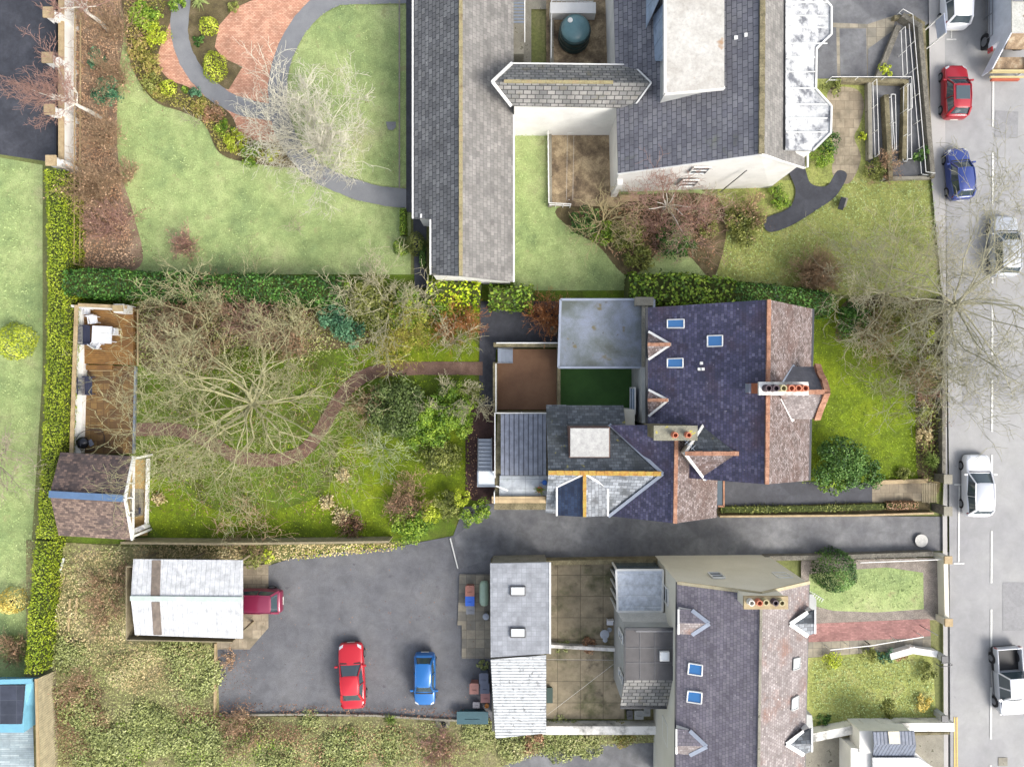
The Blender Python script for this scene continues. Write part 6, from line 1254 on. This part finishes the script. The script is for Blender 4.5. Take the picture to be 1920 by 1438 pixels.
S_ = [
 (272, 25, 30, 1.2, L_laurel, 'bright green shrub at the top of the planting bed'), (292, 60, 26, 1.0, L_yellow, 'lime shrub beside the upper red paving'), (258, 90, 22, .9, L_heath, 'heather like shrub on the outer edge of the planting bed'), (282, 120, 24, .8, L_heath, 'brown green heather above the round lime bush'),
 (282, 155, 20, .8, L_olive, 'olive shrub on the bend of the planting bed'), (300, 172, 16, .6, L_heath, 'small heather left of the lower lime bush'), (366, 176, 15, .7, L_blue, 'pale blue green shrub beside the grey path'), (372, 200, 20, .5, L_heath, 'low heather at the middle of the planting bed'),
 (398, 215, 20, .8, L_rust, 'brown twiggy shrub beside the lower red paving'), (418, 240, 18, .7, L_laurel, 'green shrub below the brown twiggy shrub'), (440, 262, 22, .8, L_yellow, 'lime green shrub in the lower planting bed'), (470, 288, 24, .8, L_laurel, 'bright green mound near the end of the planting bed'), (505, 290, 16, .6, L_yellow, 'lime mound beside the pale bare tree'), (330, 10, 18, 1.0, L_laurel, 'green shrub between bed and grey path at the top'),
 (372, 75, 12, .5, L_dark, 'small dark shrub at the centre of the planting island'), (436, 12, 12, .5, L_olive, 'small olive shrub at the top of the planting island'),
 (195, 170, 28, 1.8, L_blue, 'dark ivy green shrub between the birch and the north lawn'), (182, 110, 22, 1.6, L_blue, 'dark green shrub near the upper birch trunk'),
 (1099, 415, 30, 1.5, L_dark, 'glossy green bush at the left of the north shrub bed'), (1132, 436, 26, 1.3, L_laurel, 'pale green bush under the bare spreading shrub'), (1180, 440, 34, 1.4, L_olive, 'olive bush in the middle of the north shrub bed'), (1270, 445, 40, 1.2, L_dark, 'wide grey green bush above the clipped hedge top'), (1200, 480, 30, 1.0, L_olive, 'low olive bush at the bottom of the north shrub bed'), (1330, 420, 24, 1.4, L_olive, 'olive bush beside the post fence of the north garden'),
 (1545, 290, 26, 1.6, L_laurel, 'bright green bush beside the white bay roof corner'), (1552, 260, 24, 1.8, L_dark, 'darker green bush above the bright one by the bay roof'), (1562, 162, 18, .9, L_olive, 'round olive bush under the white handrail corner'), (1618, 255, 9, .8, L_yellow, 'narrow lime bush beside the ramp wall'), (1664, 128, 14, 1.0, L_yellow, 'tall lime conifer triangle beside the ramp'),
 (1459, 370, 24, .8, L_laurel, 'green mound inside the bend of the dark path'), (1400, 420, 40, 1.3, L_olive, 'grassy olive shrub left of the dark path'), (1730, 285, 18, 1.2, L_dark, 'dark hedge bush between ramp and pavement'), (1640, 315, 24, 1.0, L_olive, 'bush at the foot of the mossy ramp wall'),
 (628, 590, 34, 2.0, L_blue, 'dark blue green holly under the conifer hedge'), (655, 625, 30, 1.6, L_blue, 'blue green holly beside the yellow twigs'), (590, 548, 24, 2.2, L_conifer, 'dark green bush in front of the conifer hedge'), (640, 545, 24, 2.2, L_laurel, 'yellow green bush at the end of the conifer hedge'), (700, 560, 50, 2.3, L_olive, 'mossy olive bush inside the bare tree by the hedge'), (760, 580, 42, 2.1, L_laurel, 'olive bush right of the mossy bush by the hedge'), (822, 578, 32, 1.9, L_laurel, 'yellow green bush left of the orange twigs'),
 (742, 765, 56, 2.8, L_holm, 'large dark green bush right of the big bare tree'), (806, 790, 46, 2.5, L_laurel, 'bright green bush right of the large dark bush'), (848, 762, 46, 2.3, L_laurel, 'pale olive bush beside the courtyard corner'), (778, 820, 26, 1.8, L_laurel, 'small bright bush below the large dark bush'), (862, 800, 26, 2.0, L_laurel, 'pale green bush beside the brown gravel, right of the bright bush'), (822, 852, 40, 1.2, L_olive, 'low spreading dark bush on the lawn by the gravel'), (880, 740, 28, 2.4, L_olive, 'grey green bush touching the brown terrace wall'),
 (770, 985, 36, 1.7, L_laurel, 'bright leafy laurel at the corner of the board fence'), (806, 962, 26, 1.6, L_yellow, 'yellow green laurel beside the board fence laurel'), (838, 950, 30, 1.8, L_olive, 'grey olive bush behind the laurels at the drive'), (864, 935, 18, 2.0, L_yellow, 'small vivid yellow bush by the outdoor stair'), (882, 968, 24, 1.7, L_laurel, 'leafy laurel at the tip of the bed by the drive'), (908, 955, 20, 1.6, L_laurel, 'rightmost laurel beside the cream annex parapet'),
 (1580, 870, 50, 3.0, L_dark, 'large glossy dark green bush right of the slate house'), (1560, 895, 34, 1.8, L_laurel, 'bright green bush in front of the large glossy bush'), (1632, 890, 30, 1.6, L_dark, 'mid green bush at the right of the large glossy bush'),
 (1742, 630, 16, 1.0, L_yellow, 'variegated yellow bush in the roadside bed'), (1748, 680, 14, .8, L_yellow, 'lower variegated yellow bush in the roadside bed'), (1733, 770, 16, .8, L_olive, 'spiky olive plant in the roadside bed'), (1735, 820, 18, .8, L_straw, 'straw coloured clump in the roadside bed'), (1700, 890, 16, .6, L_olive, 'olive clump beside the beige edging wall'), (1675, 590, 36, 1.6, L_olive, 'mossy bush under the street tree in the front garden corner'), (1600, 600, 34, 1.4, L_conifer, 'dark green bush at the end of the clipped house hedge'),
 (1563, 1237, 17, 1.0, L_yellow, 'round yellow green bush at the top left of the rough lawn'), (1630, 1230, 16, .9, L_olive, 'olive bush left of the variegated bush'), (1662, 1228, 18, 1.0, L_blue, 'variegated grey green bush on the rough lawn'), (1740, 1262, 20, 1.1, L_olive, 'round grey green bush at the roadside of the rough lawn'), (1735, 1320, 17, .9, L_gold, 'round golden bush at the roadside corner'), (1545, 1350, 14, .5, L_dark, 'low dark green plant beside the long white wall'), (1668, 1330, 18, .5, L_olive, 'low green plant above the long white wall'), (1690, 1225, 14, .6, L_rust, 'brown low shrub beside the white wall stub'),
 (475, 1042, 24, 1.3, L_olive, 'grey olive bush on the end of the white sheet roof'), (500, 1044, 14, 1.2, L_yellow, 'lime edged bush right of the white sheet roof'), (905, 1248, 12, 0.22, L_bramble, 'small green plant at the outhouse corner'), (1052, 1208, 17, 0.29, L_bramble, 'green plant on the low wall between the yards'), (1100, 1212, 18, .5, L_rust, 'rust coloured plant on the low wall between the yards'),
 (20, 1215, 30, 0.43, L_bramble, 'grey shrub at the lower left edge'), (125, 1225, 37, 0.4, L_bramble, 'bright bramble clump below the timber pallet'), (150, 1330, 42, 0.4, L_bramble, 'dark bramble clump right of the leaning fence'), (365, 1255, 50, 0.36, L_bramble, 'bright green bramble mound left of the car park'), (330, 1200, 42, 0.29, L_bramble, 'olive bramble mound below the white sheet roof'), (280, 1370, 55, 0.36, L_bramble, 'bright bramble patch at the bottom left'), (380, 1395, 55, 0.36, L_bramble, 'brown green bramble patch at the bottom'), (520, 1420, 42, 0.32, L_bramble, 'lime green patch at the bottom edge'), (640, 1410, 50, 0.29, L_bramble, 'green patch below the red saloon'), (735, 1400, 37, 0.29, L_bramble, 'lime patch below the blue hatchback'), (200, 1420, 62, 0.36, L_bramble, 'dark olive patch at the bottom left edge'), (580, 1355, 25, 0.22, L_bramble, 'small lime plant by the car park kerb'),
 (960, 1398, 30, 0.29, L_bramble, 'yellow green tuft on the verge below the outhouse'), (1050, 1385, 42, 0.25, L_bramble, 'olive verge bush above the bottom drive'), (1105, 1402, 25, 0.18, L_bramble, 'lime verge bush above the bottom drive'), (1170, 1378, 26, .5, L_heath, 'yellow and rust verge planting by the terrace house'), (1000, 1390, 24, .6, L_rust, 'rust coloured verge bush right of the yellow tuft'), (900, 1375, 32, 0.25, L_bramble, 'green grassy clump beside the long green box'),
]
for i, (x, y, r, hh, lm, lab) in enumerate(S_):
    shrub('shrub', lab, x, y, r, hh, lm, 100 + i, .085 if r < 30 else .11, cr=.32)
# spiky plants
def spiky(label, px, py, r, hh, m, seed, n=90, loc=None):
    rg = np.random.default_rng(seed); b = P(px, py); t = thing('spiky_plant', label, 'plant', b); S = []
    for i in range(n):
        a = rg.uniform(0, 6.28); e = rg.uniform(.2, 1.3); c0 = np.array([b.x, b.y, hh * .5]); L = r * rg.uniform(.7, 1)
        m1 = c0 + np.array([math.cos(a) * math.cos(e), math.sin(a) * math.cos(e), math.sin(e)]) * L * .6; e2 = m1 + np.array([math.cos(a), math.sin(a), -.25]) * L * .45
        S += [(*c0, *m1, .028, .022), (*m1, *e2, .022, .004)]
    seg_mesh('leaves', S, 3, m, t); seg_mesh('trunk', [(b.x, b.y, 0, b.x, b.y, hh * .55, .1, .08)], 8, bark_dark, t)
spl = mat('spiky_green', [(84, 112, 40), (140, 156, 70)], 5)
spiky('spiky green palm like plant above the gate pillar', 1736, 862, .75, .9, spl, 1); spiky('spiky pale yucca at the top of the planting island', 380, 10, .7, .8, mat('spiky_pale', [(150, 170, 96), (176, 190, 120)], 5), 2)
spiky('spiky grass clump at the car park kerb below the red car', 733, 1345, .55, .3, spl, 3, 60); spiky('spiky grass clump left of the taller kerb clump', 660, 1368, .5, .3, spl, 4, 60); spiky('pale spiky grass clump on the bottom verge', 1030, 1400, .5, .3, MATS['spiky_pale'], 5, 50)
# twiggy bushes
TB = [
 (205, 40, 40, 2.6, twig_brown, 'brown twiggy thicket at the top left beside the courtyard wall', 34, 2), (185, 250, 40, 2.2, twig_brown, 'brown twiggy thicket beside the post fence', 34, 2), (170, 350, 48, 2.4, twig_brown, 'wide pale brown thicket above the left hedge corner', 44, 2), (205, 420, 44, 1.6, twig_red, 'reddish brown thicket above the conifer hedge', 36, 2), (230, 330, 26, 1.6, twig_brown, 'small brown thicket at the edge of the north lawn', 24, 2), (210, 140, 34, 2.2, twig_brown, 'brown thicket between the two birches', 28, 2),
 (348, 458, 26, 1.2, twig_red, 'round reddish twiggy bush on the north lawn', 34, 2), (405, 205, 14, .8, twig_brown, 'small brown twiggy plant at the bed edge', 14, 2),
 (322, 640, 48, 2.0, twig_brown, 'brown thorny thicket right of the upper deck', 44, 2), (345, 600, 48, 2.4, twig_brown, 'brown thicket below the conifer hedge', 40, 2), (480, 600, 52, 2.2, twig_red, 'reddish thicket in the upper garden bed', 44, 2), (545, 640, 46, 1.8, twig_brown, 'pale brown thicket left of the blue green holly', 36, 2), (420, 560, 44, 2.4, twig_brown, 'pale thicket touching the conifer hedge', 36, 2), (385, 660, 40, 1.6, twig_brown, 'low brown thicket right of the deck thorn', 28, 2),
 (855, 600, 48, 2.0, twig_orange, 'orange brown twiggy bush beside the dark courtyard', 50, 2), (1028, 590, 36, 1.8, twig_orange, 'rusty bush between the laurel and the flat roof', 46, 2), (770, 615, 50, 2.2, twig_yellow, 'yellow twiggy bush above the gravel path', 46, 2), (745, 660, 44, 1.4, twig_yellow, 'low yellow twiggy bush on the lawn above the path', 38, 2),
 (770, 930, 40, 1.5, twig_brown, 'tangled pale twiggy shrub above the fence laurels', 34, 2), (752, 950, 32, 1.3, twig_red, 'radiating red brown shrub beside the fence laurels', 40, 1), (690, 760, 30, 1.8, twig_brown, 'brown twigs left of the large dark bush', 26, 2),
 (1250, 425, 50, 1.8, twig_red, 'reddish thicket in front of the white gable', 40, 2), (1310, 400, 36, 1.6, twig_red, 'reddish brown thicket beside the post fence', 30, 2), (1405, 400, 34, 1.6, twig_brown, 'pale radiating twigs above the dark path', 26, 2),
 (1530, 515, 42, 1.8, twig_brown, 'round dense beige twiggy dome above the clipped hedge', 110, 2), (1640, 630, 44, 1.8, twig_brown, 'brown twigs in the corner of the front garden', 34, 2), (1720, 700, 30, 1.4, twig_brown, 'brown twigs in the roadside bed', 26, 2), (1735, 735, 22, 1.0, twig_red, 'reddish twigs in the lower roadside bed', 20, 2),
 (1655, 315, 34, 1.4, twig_brown, 'pale twigs over the foot of the ramp', 20, 2), (200, 1090, 44, 1.0, twig_brown, 'sparse twigs over the scrub soil', 24, 2), (195, 1140, 44, .8, twig_brown, 'low twigs over the lower scrub soil', 22, 2), (435, 1235, 22, .8, twig_brown, 'pile of pale sticks at the car park corner', 12, 1), (20, 1215, 26, 1.4, twig_brown, 'grey twiggy bush at the lower left edge', 24, 2), (820, 1400, 44, .9, twig_red, 'reddish bramble patch below the car park', 40, 2), (460, 1375, 50, .9, twig_brown, 'brown bramble patch at the bottom', 36, 2), (150, 1290, 40, 1.2, twig_brown, 'brown brambles against the leaning fence', 26, 2), (640, 1030 - 22, 0, 0, None, '', 0, 0),
]
for i, (x, y, r, hh, m, lab, st_, lv) in enumerate(TB):
    if m: twig_bush('twiggy_bush', lab, x, y, r, hh, m, 300 + i, st_, lv, cat='bush', rmin=.009, leafm=L_yellow if m is twig_yellow else (L_beech if y < 500 or y > 1020 else L_rust), nleaf=int(r * 9), leaf=.07)
for x, y, r, lab, s in ((612, 942, 16, 'straw coloured grass clump on the lawn', 1), (638, 968, 20, 'larger straw clump beside the brown bed', 2), (643, 890, 14, 'small straw clump on the lawn path side', 3), (296, 935, 12, 'brown stump clump near the porch deck', 4)):
    twig_bush('grass_clump', lab, x, y, r, .5, twig_brown, 500 + s, 60, 0, cat='grass clump', rmin=.01, leafm=L_straw, nleaf=500, leaf=.1)
twig_bush('grass_clump', 'brown low clump in the bed at the bottom of the garden', 655, 985, 26, .5, twig_brown, 520, 60, 1, cat='grass clump', leafm=L_litter, nleaf=700, leaf=.09)
# bare trees
bare_tree('bare_tree', 'huge pale lichened bare tree spreading over the middle of the garden', 484, 756, 6.1, 5.4, bark_lichen, 1.1, .15, 25, 3, 11, up=.01, rmin=.0095, wide=1, wob=.26, shrink=(.36, .6))
bare_tree('bare_tree', 'pale bare tree above the garden, right of the deck, reaching over the conifer hedge', 400, 606, 2.8, 4.4, bark_lichen, 1.0, .09, 6, 3, 12, up=.04, rmin=.012)
bare_tree('bare_tree', 'second pale bare tree in the upper garden beside the holly', 560, 655, 2.4, 3.8, bark_lichen, .9, .08, 5, 3, 13, up=.04, rmin=.012)
bare_tree('bare_tree', 'pale bare tree tangled in the hedge below the planting strip', 735, 575, 2.8, 4.2, bark_pale, 1.0, .09, 8, 3, 14, up=.05, rmin=.011)
bare_tree('bare_tree', 'round pale cream bare tree on the north lawn beside the curved path', 604, 282, 2.7, 5.0, mat('bark_cream', [(190, 184, 164), (214, 210, 192)], 4), .9, .1, 24, 3, 15, up=.05, rmin=.011, shrink=(.38, .62))
bare_tree('bare_tree', 'small bare tree with dark trunk on the lawn by the courtyard', 853, 640, 1.5, 2.6, bark_pale, .7, .08, 7, 2, 16, up=.04)
bare_tree('bare_tree', 'small drooping pale tree on the lawn right of the big bare tree', 722, 838, 1.5, 2.4, mat('bark_mint', [(140, 150, 110), (170, 180, 140)], 4), .7, .06, 8, 2, 17, up=-.05)
bare_tree('bare_tree', 'grey green bare tree over the olive bushes by the courtyard', 872, 742, 1.6, 3.2, bark_pale, .9, .06, 5, 3, 18, up=.04, rmin=.01)
bare_tree('bare_tree', 'pale spreading bare shrub tree on the glossy green bush', 1130, 420, 1.9, 2.4, mat('bark_straw', [(160, 146, 104), (184, 172, 132)], 4), .6, .09, 10, 2, 19)
bare_tree('birch_tree', 'white trunked birch with reddish crown leaning over the courtyard wall', 188, 222, 2.0, 6.4, birch_bark, 2.6, .13, 8, 3, 20, up=.08, rmin=.009, lean=(-.6, .2), twm=twig_red)
bare_tree('birch_tree', 'white trunked birch rising out of the top left thicket', 204, 58, 1.6, 7.0, birch_bark, 3.0, .12, 6, 3, 21, up=.1, rmin=.009, twm=twig_red)
bare_tree('birch_tree', 'white trunked reddish tree in front of the white gable', 1243, 396, 2.2, 4.8, birch_bark, 1.4, .09, 9, 3, 22, up=.08, rmin=.009, twm=twig_red)
bare_tree('bare_tree', 'low pale bare tree right of the reddish tree in the north bed', 1255, 412, 1.8, 2.6, bark_pale, .6, .06, 5, 2, 23, up=.0, lean=(1.2, .6))
bare_tree('bare_tree', 'big bare street tree spreading over the road on the right', 1735, 586, 6.6, 8.6, bark_street, 3.4, .12, 22, 3, 24, up=.03, rmin=.0105, wide=1, wob=.24, shrink=(.36, .6), lean=(.2, .5))
bare_tree('bare_tree', 'smaller pale bare tree over the north corner of the front garden', 1640, 556, 3.4, 5.0, bark_pale, 1.2, .1, 10, 3, 25, up=.05, rmin=.011)
bare_tree('bare_tree', 'small mossy fruit tree on the front lawn', 1668, 672, 2.7, 3.0, mat('bark_mossy', [(100, 100, 60), (146, 142, 96)], 4), .6, .1, 12, 3, 26, up=.0, rmin=.012)
bare_tree('bare_tree', 'pale bare tree crossing the left hedge at the photo edge', -4, 858, 3.0, 4.0, mat('bark_grey_pink', [(150, 136, 118), (180, 168, 150)], 4), .9, .13, 11, 3, 27, up=.03, rmin=.011)
bare_tree('bare_tree', 'thin bare sapling on the north lawn near the long building', 560, 432, .7, 1.4, bark_pale, .5, .02, 5, 1, 28)
bare_tree('bare_tree', 'thin pale sapling beside the planting bed on the lawn', 372, 233, .7, 1.3, bark_pale, .5, .02, 4, 1, 29)
bare_tree('bare_tree', 'bare twiggy tree over the lower left garden corner of the scrub', 470, 990, 2.0, 1.6, twig_brown, .3, .04, 8, 2, 30, up=.0)
# uncountable cover
scatter('grass', 'short vivid grass blades on the garden lawn', 'grass', [(262, 570), (880, 600), (880, 940), (730, 1004), (280, 1004)], L_grass, 46, .05, .075, 1, clump=.6)
scatter('fallen_leaves', 'brown fallen leaves and moss under the bare garden trees', 'leaves', [(262, 570), (700, 570), (700, 900), (600, 980), (282, 960)], L_litter, 24, .03, .08, 2, clump=.5)
scatter('grass', 'vivid grass blades on the front lawn beside the slate house', 'grass', [(1510, 580), (1722, 590), (1722, 905), (1500, 905)], L_grass, 60, .05, .07, 3)
scatter('grass', 'pale grass blades on the big north lawn', 'grass', [(222, -10), (765, -10), (765, 505), (240, 505), (262, 480), (222, 300)], L_grass2, 30, .03, .06, 4)
scatter('grass', 'pale grass blades on the lawn between the north buildings', 'grass', [(966, 225), (1028, 225), (1028, 395), (1100, 440), (1180, 520), (1170, 545), (966, 525)], L_grass2, 30, .03, .07, 5)
scatter('grass', 'rough grass on the north front lawn', 'grass', [(1350, 400), (1440, 440), (1590, 340), (1745, 340), (1765, 545), (1350, 540)], L_grass2, 36, .05, .08, 6)
scatter('grass', 'rough tufty grass on the lower front lawn', 'grass', [(1520, 1236), (1640, 1226), (1745, 1240), (1745, 1345), (1520, 1352)], L_grass2, 60, .06, .08, 7)
scatter('grass', 'short grass on the gravel edged lawn', 'grass', [(1516, 1075), (1660, 1064), (1728, 1074), (1728, 1140), (1530, 1138)], L_grass2, 40, .03, .07, 8)
scatter('grass', 'pale grass on the far left lawn', 'grass', [(-60, 300), (76, 320), (70, 1270), (-60, 1270)], L_grass2, 26, .03, .08, 9)
scatter('leaf_litter', 'dry leaves under the left thickets', 'leaves', [(145, -20), (228, 0), (222, 300), (262, 500), (145, 508)], L_beech, 90, .12, .09, 10)
scatter('brambles', 'rough green and straw undergrowth of the scrub plot', 'undergrowth', [(105, 1200), (405, 1205), (405, 1340), (930, 1352), (930, 1380), (960, 1440), (100, 1440)], L_scrub, 230, .3, .075, 11, clump=.6)
scatter('brambles', 'straw coloured dead grass on the scrub plot', 'undergrowth', [(160, 1030), (250, 1030), (250, 1200), (400, 1210), (360, 1290), (250, 1290), (110, 1180), (120, 1060)], L_straw, 150, .25, .075, 12, clump=.5)
scatter('brambles', 'green weeds on the upper scrub soil', 'undergrowth', [(110, 1020), (245, 1020), (245, 1195), (110, 1195)], L_scrub, 60, .2, .1, 13, clump=.5)
scatter('weeds', 'straw grass and weeds below the board fence', 'weeds', [(255, 1020), (740, 1016), (740, 1030), (560, 1046), (500, 1052), (255, 1048)], L_straw, 130, .25, .1, 14)
scatter('weeds', 'lime edge weeds on the car park border', 'weeds', [(540, 1032), (760, 1010), (765, 1026), (560, 1048)], L_yellow, 60, .2, .09, 15)
scatter('weeds', 'green verge weeds above the bottom drive', 'weeds', [(930, 1388), (1020, 1378), (1230, 1366), (1235, 1384), (1130, 1394), (1000, 1412), (940, 1432)], L_scrub, 160, .3, .1, 16)
scatter('leaf_litter', 'dry leaves and soil cover under the north shrubs', 'leaves', [(1075, 400), (1340, 375), (1338, 510), (1280, 475), (1180, 505), (1110, 450)], L_rust, 60, .15, .09, 17)
scatter('leaf_litter', 'dead leaves along the lower edge of the car park', 'leaves', [(415, 1310), (700, 1322), (920, 1325), (920, 1348), (700, 1340), (415, 1340)], L_litter, 60, .04, .08, 18, clump=.5)
scatter('heather', 'low heather and moss filling the curved planting bed', 'heather', [(240, -10), (322, -10), (300, 60), (298, 140), (340, 180), (420, 205), (440, 250), (520, 275), (540, 310), (480, 304), (415, 285), (385, 232), (345, 210), (290, 188), (250, 130), (238, 60)], L_heath, 150, .25, .09, 23)
scatter('undergrowth', 'mossy undergrowth of the front garden corner', 'undergrowth', [(1570, 580), (1765, 560), (1765, 900), (1724, 900), (1716, 640), (1600, 620)], L_olive, 110, .3, .1, 19, clump=.3)
scatter('leaf_litter', 'brown litter in the roadside bed', 'leaves', [(1620, 570), (1765, 560), (1765, 900), (1724, 900), (1716, 650), (1640, 620)], L_litter, 60, .1, .08, 20)
scatter('undergrowth', 'mixed green undergrowth below the upper garden trees', 'undergrowth', [(262, 565), (900, 560), (880, 620), (700, 650), (560, 680), (380, 690), (262, 680)], L_scrub, 80, .35, .1, 21, clump=.5)
scatter('fallen_leaves', 'leaves scattered over the dark gravel yard', 'leaves', [(874, 800), (895, 800), (895, 935), (874, 935)], L_rust, 30, .01, .07, 22)

for k, (px, m_, l) in enumerate([([(130, 1210), (240, 1205), (300, 1240), (220, 1290), (150, 1280)], L_bramble, 'leafy green weeds across the upper scrub'), ([(330, 1230), (402, 1220), (402, 1330), (340, 1310)], L_bramble, 'bright weeds at the left edge of the car park'), ([(220, 1350), (420, 1330), (560, 1400), (500, 1440), (200, 1440)], L_laurel, 'dark green ground ivy at the bottom left'), ([(480, 1360), (800, 1352), (900, 1400), (760, 1440), (520, 1440)], L_rust, 'brown dead bracken below the car park'), ([(600, 1380), (860, 1365), (930, 1400), (820, 1440), (640, 1440)], L_bramble, 'green weeds below the car park')]):
    scatter('undergrowth', l, 'undergrowth', px, m_, 90, .3, .08, 60 + k, clump=.9)

for k, (px, m_, l) in enumerate([([(200, 1225), (290, 1215), (320, 1260), (270, 1300), (210, 1280)], L_straw, 'straw coloured dead grass patch in the middle of the scrub'), ([(150, 1335), (210, 1330), (215, 1370), (160, 1370)], L_straw, 'small straw patch beside the leaning fence'), ([(105, 1280), (190, 1300), (230, 1400), (120, 1430)], L_litter, 'dark dead stems beside the leaning fence'), ([(330, 1310), (480, 1340), (600, 1360), (560, 1385), (360, 1370)], L_litter, 'dark dead bramble strip at the car park corner')]):
    scatter('undergrowth', l, 'undergrowth', px, m_, 240, .38, .07, 80 + k, clump=.5)

for k, (px, d, m_, l) in enumerate([([(222, 300), (300, 380), (420, 480), (765, 490), (765, 505), (262, 505), (262, 480)], 9, L_litter, 'fallen leaves along the hedge side of the north lawn'), ([(222, 20), (262, 130), (330, 210), (290, 330), (235, 300)], 6, L_litter, 'fallen leaves on the left part of the north lawn'), ([(500, 210), (740, 170), (740, 350), (520, 330)], 5, L_litter, 'fallen leaves under the round pale tree'), ([(1350, 420), (1760, 400), (1765, 545), (1350, 540)], 14, L_litter, 'fallen leaves on the rough north front lawn'), ([(430, 1070), (900, 1060), (910, 1330), (415, 1330)], 2.2, L_litter, 'leaves blown over the car park'), ([(415, 1220), (470, 1210), (480, 1330), (415, 1335)], 40, L_litter, 'leaves gathered at the left edge of the car park'), ([(1764, 300), (1790, 300), (1792, 800), (1766, 800)], 16, L_litter, 'leaves in the gutter under the street tree'), ([(1560, 620), (1720, 620), (1720, 760), (1600, 760)], 8, L_litter, 'fallen leaves on the front lawn')]):
    scatter('fallen_leaves', l, 'leaves', px, m_, d, .01, .06, 90 + k, clump=.5)
